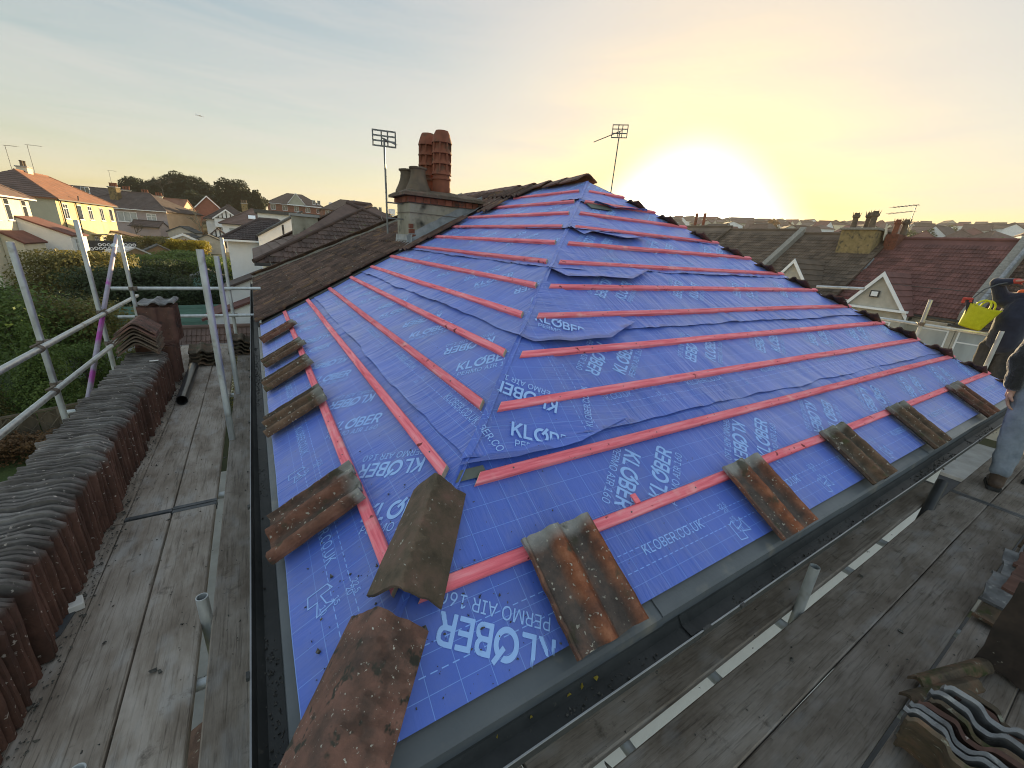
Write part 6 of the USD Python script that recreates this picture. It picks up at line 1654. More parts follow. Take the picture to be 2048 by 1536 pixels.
def bush(label, x, y, zt, rx, ry, material, seed, n=3500, size=0.13, cat="bush", name="garden_bush", cone=False):
    zb = float(ground_z(x, y)) + 0.1
    h = zt - zb
    g = rnd(seed)
    bl = []
    if cone:
        for f in np.linspace(0.12, 0.93, 7):
            q = (1 - f) * 0.95 + 0.10
            bl.append((x + g.normal(0, 0.04), y + g.normal(0, 0.04), zb + h * f, rx * q, ry * q, h * 0.16))
    else:
        m = 12
        for i in range(m):
            f = g.uniform(0.30, 0.92)
            s = g.uniform(0.35, 0.70)
            bl.append((x + g.normal(0, 0.45) * rx, y + g.normal(0, 0.45) * ry, zb + h * f, rx * s, ry * s, min(h * (1 - f) * 1.15, h * 0.45)))
    t = thing(name, label, cat, loc=(x, y, zb))
    tr, lb = branches((x, y, zb - 0.1), bl[:5], 0.06, seed, 2)
    part(t, "stems", cat_([tr, lb]), "bark")
    part(t, "foliage", leaves(bl, n, size, seed, 0.35), material)
    return t

B_ = [
 ("tall green hedge shrub at the left edge above the upper handrail", -7.6, 20.3, -1.0, 2.3, 2.0, "leaf_mid", 7000, 0.15),
 ("bright green feathery conifer behind the nearest upright", -6.0, 16.9, -1.75, 1.2, 1.2, "leaf_mid", 7000, 0.10),
 ("golden olive shrub left of the conifer at the picture edge", -7.6, 16.6, -1.7, 1.3, 1.3, "leaf_olive", 6000, 0.10),
 ("olive yellow hedge in the middle of the left garden", -5.9, 21.0, -1.75, 1.9, 1.6, "leaf_olive", 7000, 0.13),
 ("large dark green shrub between the second upright and the brace", -6.3, 27.0, -1.05, 2.6, 2.2, "leaf_dark", 8000, 0.17),
 ("broad dark hedge behind the brace and far upright", -4.0, 28.6, -1.15, 2.4, 2.0, "leaf_dark", 8000, 0.17),
 ("sprawling hedge below the white lean-to of the cream house", -9.9, 34.2, -0.75, 2.6, 2.2, "leaf_olive", 6000, 0.2),
 ("mid green shrub below the ring block wall", -8.6, 41.5, -1.25, 2.6, 2.2, "leaf_mid", 5000, 0.2),
 ("dark shrub in front of the pale roofed shed", -7.0, 37.5, -1.35, 2.3, 2.0, "leaf_dark", 6000, 0.18),
 ("green hedge below the grey garages", -4.6, 44.0, -1.0, 2.6, 2.2, "leaf_mid", 6000, 0.2),
 ("rough olive shrub below the mauve house", -8.4, 58.5, -0.35, 2.4, 2.0, "leaf_olive", 5000, 0.22),
 ("trimmed green hedge left of the thin pole", -2.6, 40.0, -1.1, 1.6, 1.6, "leaf_mid", 5000, 0.18),
 ("left of two yellow flowering bushes below the garages", -6.45, 53.5, -0.35, 1.15, 1.0, "leaf_yellow", 2600, 0.2),
 ("right of two yellow flowering bushes below the garages", -4.75, 53.8, -0.40, 1.35, 1.1, "leaf_yellow", 2600, 0.2),
 ("dry pale shrub between the two yellow bushes", -5.6, 54.6, -0.40, 1.2, 1.0, "leaf_rust", 2000, 0.16),
 ("rusty hydrangea bush by the near trellis fence", -6.5, 14.2, -4.3, 1.0, 0.6, "leaf_rust", 2500, 0.10),
 ("rusty hydrangea bush behind the first upright's foot", -4.6, 14.6, -4.2, 0.8, 0.6, "leaf_rust", 2500, 0.10),
 ("low green shrub on the lawn under the handrails", -5.4, 18.6, -2.9, 1.0, 1.0, "leaf_mid", 4000, 0.09),
 ("ivy covered post beside the outhouse by the old roof", -0.75, 15.6, -2.6, 0.65, 0.8, "leaf_olive", 4000, 0.09),
 ("dark laurel behind the green fence", -3.2, 26.9, -1.9, 3.0, 0.9, "leaf_dark", 6000, 0.15),
]
for i, (lb, x, y, zt, rx, ry, m, n, s) in enumerate(B_):
    bush(lb, x, y, zt, rx, ry, m, 400 + i, int(n * 1.9), s * 0.68, cone="conifer" in lb)
T_ = [
 ("dark evergreen tree at the left end of the hilltop wood", (-19.5, 126, 4.5), [(-20.5, 126, 7.4, 3.4, 3, 2.4), (-17.5, 126, 7.2, 3.0, 3, 2.3)], 5000, 0.5, "wood_leaf_dark"),
 ("rounded dark evergreen behind the chimney stacks", (-15.5, 122, 4), [(-15.6, 122, 7.2, 3.2, 3, 3.0), (-13.8, 121, 6.2, 2.6, 2.6, 2.6)], 5000, 0.5, "wood_leaf_dark"),
 ("taller dark tree next to the bare twiggy tree", (-12.8, 123, 4), [(-12.6, 123, 9.4, 2.8, 2.6, 2.3), (-11.5, 123, 7.4, 3.0, 2.8, 3.0)], 5000, 0.48, "wood_leaf_dark"),
 ("broad dark tree in the middle of the hilltop wood", (-9.2, 122, 3.5), [(-9.6, 122, 8.3, 3.4, 3, 2.9), (-7.2, 121, 7.2, 3.0, 3, 2.9), (-9.5, 119, 5.4, 3.0, 3, 2.6)], 7500, 0.5, "wood_leaf_dark"),
 ("low dark trees below the middle of the wood", (-8.0, 112, 2.5), [(-9.4, 112, 5.0, 2.6, 2.6, 2.6), (-6.6, 111, 4.6, 2.6, 2.6, 2.4), (-4.4, 112, 5.2, 2.4, 2.4, 2.6)], 7000, 0.45, "wood_leaf_dark"),
 ("large round dark tree at the right end of the wood", (-2.6, 110, 3), [(-3.4, 110, 8.0, 2.3, 2.3, 2.6), (-1.2, 110, 8.2, 2.4, 2.3, 2.5), (-0.2, 110, 6.4, 2.6, 2.3, 2.4), (-3.3, 110, 5.8, 2.4, 2.3, 2.2)], 8000, 0.42, "wood_leaf_dark"),
 ("pointed dark conifer at the far right of the wood", (2.0, 110, 3), [(1.9, 110, 7.4, 1.0, 1.0, 1.6), (2.1, 110, 5.8, 1.5, 1.4, 1.7)], 2600, 0.4, "wood_leaf_dark"),
 ("distant dark tree just left of the brick flats", (4.0, 140, 6), [(3.6, 140, 8.0, 1.6, 1.6, 1.4)], 1500, 0.4, "wood_leaf_dark"),
 ("dark tree behind the old chimney stack", (26.5, 108, 3), [(26.5, 108, 6.0, 1.8, 1.8, 1.8), (29, 108, 5.4, 2.0, 2, 1.5)], 2500, 0.4, "wood_leaf_dark"),
]
for i, (lb, b, bl, n, s, m) in enumerate(T_):
    tree(lb, b, bl, n, s, m, 700 + i, r=0.35)
def bare_tree(label, base, h, seed, mtl, spread=0.5, depth=5, r=0.14):
    g = rnd(seed)
    t = thing("bare_tree", label, "tree", loc=base)
    segs = {0: [], 1: []}
    def grow(p, d, ln, r_, k):
        e = p + d * ln
        segs[0 if k >= depth - 1 else 1].append(tube(p, e, r_, 5, r_ * 0.7, cap=False))
        if k == 0: return
        for _ in range(3 if k > 1 else 4):
            nd = d + g.normal(size=3) * spread; nd[2] = abs(nd[2]) * 0.8 + 0.15; nd /= np.linalg.norm(nd)
            grow(p + d * ln * g.uniform(0.6, 1.0), nd, ln * g.uniform(0.55, 0.8), r_ * 0.6, k - 1)
    grow(np.array(base, float), np.array([0, 0, 1.0]), h * 0.34, r, depth)
    part(t, "trunk", cat_(segs[0]), mtl); part(t, "twigs", cat_(segs[1]), mtl)
bare_tree("pale bare tree in front of the white half-timbered house", (-6.6, 82, -0.8), 5.0, 3, "bark_pale", 0.40)
bare_tree("fine bare tree standing above the hilltop wood", (-14.6, 116, 6.2), 5.0, 5, "bark", 0.5, r=0.10)
bare_tree("bare shrub in front of the mauve house wall", (-13.4, 76.5, -1.4), 3.4, 6, "bark", 0.55, r=0.06)

# ------------------------------------------------------------------ terrace across the street
def terrace(k, y1, y0, label, roofm, wall, gable_y, ze, zr, wins, door=None):
    t = house_block("terraced_house", label, "house", (27.0, y1), 180, y1 - y0, 10.0, -5.6, ze, zr, "gable", wall, roofm, over=0.28, tiles=("front",), seed=20 + 2 * k)
    if gable_y is not None:
        house_block("x", "", "", (25.9, gable_y + 1.2), 180, 2.4, 3.6, -5.2, ze - 0.05, ze + 1.62, "gablefront", "pebble_dash", roofm, over=0.18, gable_trim=True, parent=t)
        part(t, "gable_soffit", box((25.62, gable_y - 1.35, ze - 0.16), (25.9, gable_y + 1.35, ze - 0.06)), "upvc_white")
        wf_ = window(t, (25.9, gable_y, ze - 2.1), (0, -1, 0), (-1, 0, 0), 1.7, 1.45, "three", True, "bay_window")
    for (yc, z, w, h) in wins:
        window(t, (27.0, yc, z), (0, -1, 0), (-1, 0, 0), w, h, "top", True)
    return t
def parapet(t, y, ze, zr, w=0.34, m="mortar_grey"):
    part(t, "parapet", hull([(26.7, y - w / 2, ze - 0.35), (26.7, y + w / 2, ze - 0.35), (26.7, y - w / 2, ze + 0.18), (26.7, y + w / 2, ze + 0.18), (32.0, y - w / 2, zr + 0.30), (32.0, y + w / 2, zr + 0.30), (32.0, y - w / 2, zr - 0.2), (32.0, y + w / 2, zr - 0.2)]), m)
t0 = terrace(0, 4.3, -1.2, "terraced house with a lichen-spotted brown roof behind the worker in navy", "old_brown_tile", "pebble_dash", None, -0.55, 2.98, [(3.7, -2.75, 1.0, 1.75), (1.9, -2.2, 1.0, 1.6)])
t1 = terrace(1, 9.33, 4.32, "terraced house with a dark red tiled roof and a white trimmed front gable", "far_red_tile", "pebble_dash", 7.2, -0.33, 3.16, [(5.0, -2.0, 1.0, 1.25)])
t2 = terrace(2, 14.36, 9.35, "terraced house with a brown-grey roof left of the yellow brick chimney", "far_olive_tile", "pebble_dash", 11.3, 0.02, 3.38, [(13.4, -1.7, 1.0, 1.25)])
t3 = terrace(3, 19.4, 14.38, "terraced house with an olive brown roof next before the last", "far_olive_tile", "pebble_dash", None, 0.35, 3.6, [])
t4 = terrace(4, 24.6, 19.42, "farthest terraced house whose roof ends at the two thin chimney pots", "far_olive_tile", "pebble_dash", None, 0.68, 3.82, [])
parapet(t0, 4.12, -0.40, 3.05, 0.5, "mortar_grey")
part(t0, "parapet_coping", tube((26.6, 4.0, -0.2), (32.0, 3.95, 3.35), 0.09, 8), "lead_grey")
parapet(t2, 14.2, 0.15, 3.5)
parapet(t4, 24.4, 0.6, 3.9)
ck = part(t2, "chimney", box((30.2, 9.55, 1.0), (32.0, 11.25, 3.5), 0.02), "buff_brick")
for i in range(17):
    pass
part(ck, "chimney_cap", box((30.1, 9.45, 3.5), (32.1, 11.35, 3.62), 0.02), "mortar_grey")
def crown_pot(o, s, m="pot_sooty"):
    p = part(ck, "crown_pot", lathe([(0.17 * s, 0), (0.15 * s, 0.15 * s), (0.14 * s, 0.6 * s), (0.20 * s, 0.66 * s), (0.20 * s, 0.74 * s), (0.15 * s, 0.78 * s), (0.13 * s, 0.9 * s), (0.10 * s, 0.9 * s), (0.10 * s, 0.5 * s)], o, 12), m, smooth=40)
    part(p, "crown_points", cat_([hull([np.array(o) + [0.19 * s * math.cos(a + d), 0.19 * s * math.sin(a + d), z * s] for d in (-0.25, 0.25) for z in (0.70,)] + [np.array(o) + [0.24 * s * math.cos(a), 0.24 * s * math.sin(a), 0.98 * s], np.array(o) + [0.15 * s * math.cos(a), 0.15 * s * math.sin(a), 0.72 * s]]) for a in np.arange(8) * math.pi / 4]), m)
crown_pot((30.8, 10.95, 3.62), 0.95); crown_pot((31.5, 10.55, 3.62), 1.05); crown_pot((30.9, 10.1, 3.62), 1.05)
part(ck, "lead_skirt", hull([(28.9, 9.2, 0.95), (30.2, 9.2, 1.9), (30.2, 11.0, 1.95), (28.6, 9.9, 0.8), (30.1, 9.2, 2.0), (30.1, 11.0, 2.0)]), "lead_grey")
ck = part(t1, "chimney", box((31.0, 8.75, 2.0), (32.2, 9.32, 3.35), 0.02), "stack_brick")
crown_pot((31.4, 9.1, 3.33), 0.9, "pot_terracotta"); crown_pot((31.8, 8.85, 3.33), 0.95)
part(ck, "pale_flue", hull([(30.9, 9.36, 3.0), (31.6, 9.36, 3.0), (30.9, 9.46, 3.9), (31.1, 9.46, 3.9), (30.9, 9.36, 3.3), (31.2, 9.44, 3.4)]), "cream_render")
far_aerial("double boomed tv aerial on a leaning pole beside the terrace chimney", 32.0, 8.75, 3.4, 4.95, 1.5, 0.55)
t_ = thing("tv_aerial", "small second boom aerial below the double boomed one", "aerial", loc=(32.0, 8.8, 4.5))
part(t_, "boom", tube((31.9, 8.75, 4.62), (32.7, 10.1, 4.58), 0.018, 6), "aerial_metal")
part(t_, "director_rods", cat_([tube((31.9 + 0.8 * f - 0.15, 8.75 + 1.35 * f + 0.08, 4.62), (31.9 + 0.8 * f + 0.15, 8.75 + 1.35 * f - 0.08, 4.62), 0.01, 5) for f in np.linspace(0, 1, 6)]), "aerial_metal")
t4.ex, t4.ey = np.array([0, -1.0, 0]), np.array([1.0, 0, 0])
tp = thing("chimney_stack", "stack with two thin chimney pots on the skyline by the right hip", "chimney", loc=(33.5, 23.3, 3.0)); tp.ex, tp.ey = np.array([0, 1.0, 0]), np.array([1.0, 0, 0])
part(tp, "stack", box((33.2, 22.6, 2.8), (34.0, 24.3, 3.95), 0.02), "stack_brick")
for y in (23.0, 23.8):
    part(tp, "chimney_pot", tube((33.6, y, 3.95), (33.6, y, 5.05), 0.12, 10, 0.10), "pot_terracotta", smooth=40)
lamp = thing("security_light", "small square white lamp in a dark frame on the front gable", "lamp", loc=(25.85, 7.3, 0.1))
part(lamp, "lamp_frame", box((25.80, 7.12, 0.08), (25.87, 7.50, 0.40), 0.015), "dark_paint"); part(lamp, "lamp_cover", box((25.785, 7.18, 0.13), (25.797, 7.44, 0.35), 0.005), "upvc_white")
sg = thing("shop_sign", "maroon sign board partly hidden behind the right hip", "sign", loc=(26.7, 8.9, -0.5))
part(sg, "sign_board", box((26.66, 8.35, -0.75), (26.72, 9.6, -0.10)), "sign_maroon")
part(sg, "lettering", xf(meshkit.text_mesh("WARD", 0.22, 0.004, True), frame((26.655, 9.25, -0.45), (0, -1, 0), (0, 0, 1), (-1, 0, 0))), "label_white")
dr = thing("drainpipe", "dark drainpipe running down between the terrace windows", "pipe", loc=(26.9, 6.2, -2))
part(dr, "pipe_body", polytube([(26.85, 5.9, -0.75), (26.85, 6.3, -1.0), (26.85, 6.3, -5.2)], 0.06, 8), "dark_paint")
for i, (a, b) in enumerate((((26.5, 19.5, 1.6), (25.5, -3.0, 0.9)), ((26.7, 12.0, -0.25), (26.7, 2.0, -0.75)))):
    a, b = np.array(a), np.array(b)
    solo("overhead_wire", polytube([a + (b - a) * t + np.array([0, 0, -0.45 * 4 * t * (1 - t)]) * (1 if i == 0 else 0.3) for t in np.linspace(0, 1, 14)], 0.012, 5), "dark_paint", ["thin overhead wire sagging across the terrace roofs", "cable clipped along the terrace fronts under the eaves"][i], "wire")

# ------------------------------------------------------------------ far hillside town
g = rnd(99)
walls = ["white_render", "cream_render", "white_render", "cream_render", "pebble_dash"]
roofs = ["far_brown_tile", "far_dark_tile", "far_red_tile", "far_brown_tile"]
n = 0
for ring, (d0, count) in enumerate(((118, 12), (150, 16), (190, 20), (240, 24), (300, 30), (370, 36))):
    for i in range(count):
        az = math.radians(51 + 38 * (i + g.uniform(0.1, 0.9)) / count)
        d_ = d0 * g.uniform(0.94, 1.08)
        x, y = d_ * math.sin(az), d_ * math.cos(az)
        z = float(ground_z(x, y))
        w = g.uniform(5, 8.5)
        house_block("hillside_house", "small pale house with a dark roof in the distant hillside town", "house", (x, y), math.degrees(az) + 90 + g.normal(0, 45), w, g.uniform(6, 8), z - 2.5, z + g.uniform(3.6, 5.2), z + g.uniform(6.2, 7.2), "hip" if g.random() < 0.4 else "gable", walls[g.integers(5)], roofs[g.integers(4)], group="houses of the distant hillside town", courses=False)
        n += 1
house_block("large_hall", "big flat topped hall breaking the skyline right of the sun", "hall", (186.5, 117), 143, 9.5, 12, 8, 18.3, 20.8, "gable", "pebble_dash", "far_brown_tile", courses=False)
house_block("large_hall", "long low wing of the big hall on the skyline", "hall", (190.5, 110), 150, 10, 12, 8, 16.8, 18.2, "hip", "pebble_dash", "far_brown_tile", courses=False)
for i in range(22):
    az = math.radians(52 + 35 * (i + g.uniform(0, 1)) / 22); d_ = g.choice([135, 175, 220, 280, 350]) * g.uniform(0.95, 1.05)
    x, y = d_ * math.sin(az), d_ * math.cos(az); z = float(ground_z(x, y))
    s = d_ / 60
    tree("small dark tree among the distant hillside houses", (x, y, z - 0.5), [(x, y, z + 3.4, 2.4, 2.4, 2.6), (x + 1.5, y - 1, z + 2.6, 2.2, 2.0, 2.0)], 500, 0.7, "leaf_dark", 900 + i, group="trees of the distant hillside town", name="hillside_tree")
tree("round thin tree on the skyline beside the big hall", (196.5, 103.5, 13), [(196.5, 103.5, 18.2, 2.4, 2.4, 2.4)], 500, 0.6, "leaf_rust", 955, name="hillside_tree")

# ------------------------------------------------------------------ people
def limb(chain):
    out = []
    for (a, ra), (b, rb) in zip(chain[:-1], chain[1:]):
        sp = trimesh.creation.icosphere(2, 1.0).vertices
        out.append(mf.Manifold.hull_points(np.vstack([sp * ra + np.array(a), sp * rb + np.array(b)])))
    return out
def blob(ms, edge=0.03, it=12):
    m = ms[0]
    for k in ms[1:]:
        m = m + k
    m = m.refine_to_length(edge)
    v, f = tovf(m)
    t = trimesh.Trimesh(v, f, process=True)
    trimesh.smoothing.filter_taubin(t, 0.5, 0.53, it)
    return t
def crumple(t, amp, sc, seed):
    v = np.array(t.vertices); n = np.array(t.vertex_normals)
    d = meshkit.fbm(v * sc, 3, seed) - 0.5
    return v + n * (amp * 2 * d)[:, None], np.array(t.faces)

def hand(wrist, dirv, palm_n, side, curl=0.5):
    """palm and five fingers; dirv: along the fingers, palm_n: out of the palm, side +1 when the thumb is at +cross(dirv, palm_n)"""
    w = np.array(wrist, float); d = np.array(dirv, float); d /= np.linalg.norm(d)
    n = np.array(palm_n, float); n -= d * (n @ d); n /= np.linalg.norm(n)
    s = np.cross(d, n) * side
    ms = limb([(w, 0.026), (w + d * 0.05, 0.026)])
    for k, off in enumerate((0.033, 0.011, -0.011, -0.032)):
        k0 = w + d * 0.085 + s * off
        ms += limb([(w + d * 0.03 + s * off * 0.6, 0.017), (k0, 0.0125)])
        ln = (0.043, 0.048, 0.045, 0.035)[k]
        p, a = k0, 0.0
        for j in range(3):
            a += curl
            q = p + (d * math.cos(a) + n * math.sin(a)) * ln * (1, 0.7, 0.55)[j]
            ms += limb([(p, 0.0098 - 0.0008 * j), (q, 0.0088 - 0.0008 * j)])
            p = q
    tb = w + d * 0.025 + s * 0.03
    t1_ = tb + (d * 0.6 + s * 0.7 + n * 0.3) * 0.04
    ms += limb([(w + d * 0.02, 0.02), (tb, 0.015), (t1_, 0.0115), (t1_ + (d * 0.8 + n * 0.5) * 0.032, 0.009)])
    return ms
def head_ms(c, fwd, r=0.098):
    c = np.array(c, float); f = np.array(fwd, float); f /= np.linalg.norm(f)
    u = np.array([0, 0, 1.0]); s = np.cross(f, u); s /= np.linalg.norm(s)
    ms = limb([(c + u * 0.03 - f * 0.015, r), (c + u * 0.02 + f * 0.012, r * 0.93)]) + limb([(c - u * 0.045 + f * 0.035, r * 0.62), (c + u * 0.0 + f * 0.02, r * 0.80)])
    ms += limb([(c + f * 0.098 + u * 0.01, 0.010), (c + f * 0.115 - u * 0.022, 0.014)])           # nose
    ms += limb([(c + f * 0.085 - u * 0.062 + s * 0.018, 0.010), (c + f * 0.085 - u * 0.062 - s * 0.018, 0.010)])  # mouth
    for k in (-1, 1):
        ms += limb([(c + s * k * r * 0.93 + u * 0.015, 0.016), (c + s * k * r * 0.95 - u * 0.02, 0.011)])
    return ms
def boot(t, ankle, fwd, zsole):
    a = np.array(ankle, float); f = np.array(fwd, float); f[2] = 0; f /= np.linalg.norm(f)
    z = zsole
    p = lambda x, h: np.array([a[0], a[1], 0]) + f * x + np.array([0, 0, z + h])
    m = blob(limb([(p(0.0, 0.20), 0.052), (p(0.0, 0.10), 0.052), (p(-0.015, 0.06), 0.05)]) + limb([(p(-0.03, 0.055), 0.045), (p(0.09, 0.055), 0.047), (p(0.165, 0.045), 0.038)]), 0.02, 6)
    b = part(t, "boot", crumple(m, 0.003, 30, 3), "boot_leather", smooth=True)
    sole = [(-0.075, 0.035), (-0.06, 0.045), (0.06, 0.045), (0.15, 0.045), (0.20, 0.02)]
    pts = []
    s = np.array([f[1], -f[0], 0])
    for x, h in sole:
        for k in (-1, 1):
            for zz in (0.0, 0.03):
                pts.append(p(x, zz) + s * k * h)
    part(b, "sole", hull(pts), "rubber_sole")

# worker in navy at the roof corner, seen from behind, tub on the left shoulder
w1 = thing("person", "worker in a navy top and charcoal trousers, back turned, steadying a yellow tub", "person", loc=(8.62, 0.40, BZ))
hipc = np.array([8.62, 0.42, 0.42])
head = np.array([8.70, 0.33, 1.26])
shL, shR = np.array([8.62, 0.60, 1.02]), np.array([8.62, 0.22, 1.02])
elL, haL = np.array([8.52, 0.70, 1.22]), np.array([8.48, 0.555, 1.25])
elR, haR = np.array([8.80, 0.10, 0.82]), np.array([8.98, 0.14, 0.95])
leg = lambda y0, x1, y1: [((8.62, y0, 0.40), 0.088), ((8.60, y0 + 0.01, -0.02), 0.060), ((8.60 + x1, y1, -0.40), 0.042)]
body = limb([(hipc, 0.12), (hipc + [0.0, -0.01, 0.25], 0.115), ((8.62, 0.41, 0.95), 0.12), ((8.66, 0.385, 1.09), 0.055), (head - [0, 0, 0.08], 0.05)])
body += limb([(shL, 0.06), ((8.62, 0.41, 1.0), 0.09), (shR, 0.06)]) + limb([(shL, 0.055), (elL, 0.042), (haL, 0.028)]) + limb([(shR, 0.055), (elR, 0.042), (haR, 0.028)])
body += limb(leg(0.51, -0.03, 0.53)) + limb(leg(0.33, 0.08, 0.33)) + head_ms(head, (1, 0.15, -0.05))
body += hand(haL, (0.05, -0.8, 0.1), (-0.2, 0.0, -1), 1, 0.65) + hand(haR, (0.9, 0.2, 0.2), (0, 0.3, -1), 1, 0.6)
part(w1, "body", blob(body, 0.012, 6), "skin", smooth=True)
top = limb([(hipc + [-0.01, 0, 0.02], 0.165), (hipc + [-0.02, 0, 0.16], 0.165), (hipc + [-0.025, 0.0, 0.36], 0.168), ((8.62, 0.41, 0.97), 0.135)])
top += limb([(shL + [0, -0.02, -0.02], 0.092), ((8.62, 0.41, 1.03), 0.11), (shR + [0, 0.02, -0.02], 0.092)]) + limb([(shL, 0.082), (elL, 0.062), (haL - (haL - elL) * 0.12, 0.044)]) + limb([(shR, 0.082), (elR, 0.062), (haR - (haR - elR) * 0.12, 0.044)])
part(w1, "top", crumple(blob(top, 0.025, 8), 0.012, 9, 4), "cloth_navy", smooth=True)
tr = limb([(hipc + [0, 0.05, 0.02], 0.135), (hipc + [0, -0.05, 0.02], 0.135)]) + limb([((8.62, 0.51, 0.36), 0.118), ((8.60, 0.52, -0.02), 0.085), ((8.57, 0.53, -0.36), 0.075)]) + limb([((8.62, 0.33, 0.36), 0.118), ((8.60, 0.34, -0.02), 0.085), ((8.68, 0.33, -0.36), 0.075)])
part(w1, "trousers", crumple(blob(tr, 0.025, 8), 0.012, 10, 5), "cloth_charcoal", smooth=True)
part(w1, "collar", blob(limb([((8.60, 0.46, 1.12), 0.035), ((8.585, 0.385, 1.13), 0.037), ((8.62, 0.32, 1.12), 0.035)]), 0.015, 6), "hi_vis_orange", smooth=True)
part(w1, "hair", crumple(blob(limb([(head + [-0.03, 0, 0.035], 0.108), (head + [0.0, 0, 0.05], 0.106), (head + [-0.045, 0, -0.03], 0.085)]), 0.012, 4), 0.006, 40, 6), "hair_brown", smooth=True)
for nm_, (a_, b_, c_) in (("glove", (haL, (0.05, -0.8, 0.1), (-0.2, 0.0, -1))), ("glove", (haR, (0.9, 0.2, 0.2), (0, 0.3, -1)))):
    part(w1, nm_, blob(hand(np.array(a_) - np.array(b_) * 0.0, b_, c_, 1, 0.65) + limb([(a_, 0.034), (np.array(a_) + np.array(b_) * 0.06, 0.033)]), 0.008, 3), "glove_red", smooth=True)
boot(w1, (8.57, 0.53, -0.4), (1, 0.1, 0), BZ + 0.002); boot(w1, (8.68, 0.33, -0.4), (1, -0.1, 0), BZ + 0.002)
# yellow flexible tub
tb = thing("tub", "bright yellow flexible tub carried at the worker's shoulder", "tub", loc=(8.32, 0.76, 0.60))
an = np.linspace(0, 2 * np.pi, 40, endpoint=False)
axis = np.array([0.05, -0.22, 0.97]); axis /= np.linalg.norm(axis)
bx_ = np.cross(axis, [1, 0, 0]); bx_ /= np.linalg.norm(bx_); by_ = np.cross(axis, bx_)
cb = np.array([8.34, 0.745, 0.60])
def ringp(h, r, wob=0.0, sq=1.0):
    return cb + axis * h + (np.cos(an)[:, None] * bx_ * sq + np.sin(an)[:, None] * by_) * r + axis * (wob * np.cos(2 * an))[:, None]
rings = [ringp(0.0, 0.02), ringp(0.0, 0.105), ringp(0.02, 0.118), ringp(0.12, 0.134), ringp(0.26, 0.152, 0.01, 1.05), ringp(0.30, 0.160, 0.014, 1.06), ringp(0.305, 0.152, 0.014, 1.06), ringp(0.26, 0.146, 0.01, 1.05), ringp(0.03, 0.110), ringp(0.012, 0.02)]
P = np.stack(rings, 0); P = np.concatenate([P, P[:, :1]], 1)
part(tb, "tub_body", gridmesh(P), "tub_yellow", smooth=True)
for s in (-1, 1):
    pts = [cb + axis * (0.30 + 0.09 * math.sin(math.pi * t)) + by_ * s * (0.155 - 0.03 * math.sin(math.pi * t)) + bx_ * 0.07 * math.cos(math.pi * t) for t in np.linspace(0, 1, 9)]
    part(tb, "handle", polytube(pts, 0.011, 8), "tub_yellow")
sw = thing("saw", "tool with a red-brown handle sticking out of the yellow tub", "saw", loc=(8.3, 0.84, 0.85))
part(sw, "blade", hull([(8.26, 0.80, 0.70), (8.262, 0.72, 0.70), (8.26, 0.86, 0.98), (8.262, 0.80, 0.99), (8.266, 0.80, 0.70), (8.266, 0.86, 0.98)]), "black_plastic")
part(sw, "handle", cat_([box((8.245, 0.80, 0.97), (8.285, 0.90, 1.0), 0.008), box((8.245, 0.87, 0.92), (8.285, 0.90, 0.975), 0.008), box((8.245, 0.80, 0.94), (8.285, 0.83, 0.972), 0.008)]), "glove_red")
hs_ = thing("hose", "grey hose looping from the tub to the worker's hand", "hose", loc=(8.4, 0.7, 1.0))
part(hs_, "hose_body", polytube([(8.36, 0.80, 0.86), (8.36, 0.82, 1.0), (8.38, 0.76, 1.12), (8.42, 0.66, 1.20), (8.46, 0.56, 1.24)], 0.008, 7), "eaves_tray_grey")
# worker in jeans near the middle of the right walkway, facing away
w2 = thing("person", "worker in a black fleece, grey jeans and brown boots walking along the right boards", "person", loc=(5.55, -0.33, BZ))
hipc = np.array([5.58, -0.36, 0.40]); head = np.array([5.66, -0.44, 1.14])
shL, shR = np.array([5.58, -0.20, 0.92]), np.array([5.60, -0.60, 0.92])
elL, haL = np.array([5.50, -0.13, 0.62]), np.array([5.47, -0.155, 0.36])
elR, haR = np.array([5.62, -0.70, 0.64]), np.array([5.75, -0.70, 0.42])
lg1 = [((5.56, -0.27, 0.38), 0.09), ((5.50, -0.285, -0.05), 0.060), ((5.44, -0.315, -0.40), 0.042)]
lg2 = [((5.58, -0.44, 0.38), 0.09), ((5.78, -0.45, -0.03), 0.060), ((5.92, -0.47, -0.40), 0.042)]
body = limb([(hipc, 0.12), (hipc + [0, 0, 0.25], 0.115), ((5.60, -0.40, 0.86), 0.12), ((5.63, -0.42, 0.99), 0.055), (head - [0, 0, 0.08], 0.05)])
body += limb([(shL, 0.06), ((5.59, -0.40, 0.92), 0.09), (shR, 0.06)]) + limb([(shL, 0.055), (elL, 0.042), (haL, 0.028)]) + limb([(shR, 0.055), (elR, 0.042), (haR, 0.028)])
body += limb(lg1) + limb(lg2) + head_ms(head, (1, -0.1, -0.1)) + hand(haL, (0.1, 0.0, -1), (0.1, -1, 0), 1, 0.35) + hand(haR, (0.4, 0.0, -0.9), (0, 1, 0), -1, 0.5)
part(w2, "body", blob(body, 0.012, 6), "skin", smooth=True)
top = limb([(hipc + [0, 0, 0.04], 0.165), (hipc + [0, -0.01, 0.26], 0.172), ((5.60, -0.40, 0.86), 0.155)]) + limb([(shL + [0, -0.02, -0.02], 0.10), ((5.59, -0.40, 0.93), 0.12), (shR + [0, 0.02, -0.02], 0.10)])
top += limb([(shL, 0.092), (elL, 0.078), (haL + (elL - haL) * 0.18, 0.056)]) + limb([(shR, 0.092), (elR, 0.078), (haR + (elR - haR) * 0.18, 0.056)])
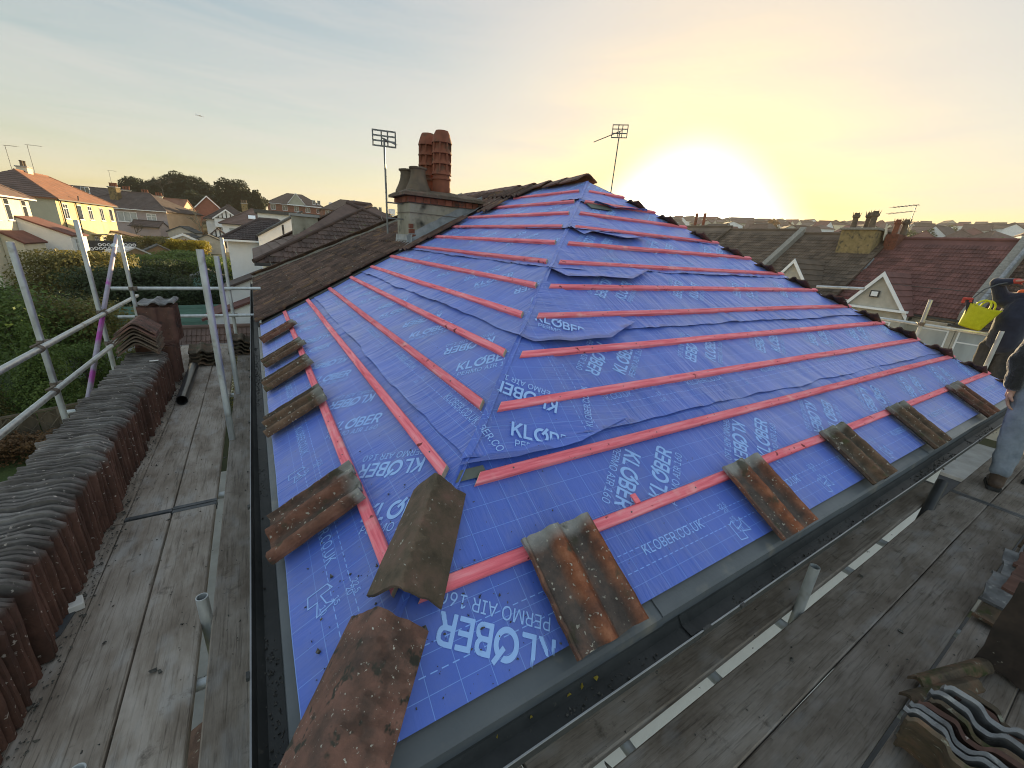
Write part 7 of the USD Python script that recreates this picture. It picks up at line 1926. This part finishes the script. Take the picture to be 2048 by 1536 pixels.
part(w2, "fleece", crumple(blob(top, 0.022, 6), 0.018, 16, 8), "cloth_black", smooth=True)
tr = limb([(hipc + [0, 0.06, 0.0], 0.14), (hipc + [0, -0.06, 0.0], 0.14)]) + limb([((5.56, -0.27, 0.34), 0.118), ((5.50, -0.285, -0.05), 0.086), ((5.445, -0.312, -0.34), 0.066)]) + limb([((5.58, -0.44, 0.34), 0.118), ((5.78, -0.45, -0.03), 0.086), ((5.905, -0.468, -0.34), 0.066)])
part(w2, "jeans", crumple(blob(tr, 0.02, 6), 0.012, 13, 9), "denim_grey", smooth=True)
part(w2, "hair", crumple(blob(limb([(head + [-0.03, 0, 0.035], 0.108), (head + [0.0, 0, 0.05], 0.106), (head + [-0.045, 0, -0.03], 0.085)]), 0.012, 4), 0.006, 40, 6), "hair_brown", smooth=True)
boot(w2, (5.44, -0.315, -0.4), (1.0, 0.25, 0), BZ + 0.002); boot(w2, (5.92, -0.47, -0.4), (1.0, -0.05, 0), BZ + 0.002)

# tiny aeroplane far off in the left sky
ap = thing("aeroplane", "tiny distant aeroplane in the left part of the sky", "aeroplane", loc=(-140, 2600, 470))
c = np.array([-140.0, 2600.0, 470.0])
part(ap, "fuselage", cat_([tube(c + [-15, 0, 1.5], c + [12, 0, -1.2], 1.9, 8), tube(c + [12, 0, -1.2], c + [16, 0, -1.6], 1.9, 8, 0.4)]), "upvc_white")
part(ap, "wing", hull([c + [4, -14, 0], c + [-1, -14, 0.4], c + [4, 14, 0], c + [-1, 14, 0.4], c + [7, 0, -0.6], c + [-3, 0, 0.6]]), "upvc_white")
part(ap, "tail_fin", hull([c + [-15, 0, 2], c + [-10, 0, 2], c + [-16, 0, 7], c + [-14, 0, 7], c + [-12, 0.5, 2]]), "upvc_white")

# thin evening haze over the valley
usdkit.material(stage, L("haze_air"), {"v": ("principled_volume", {"color": (1.0, 0.97, 0.88), "density": 0.00022, "anisotropy": 0.2})}, surface=None, volume="v.volume")
solo("haze", box((-905, -905, -8.0), (905, 905, 62.0)), "haze_air", kind="stuff", label="thin warm evening haze over the town", cat="haze")
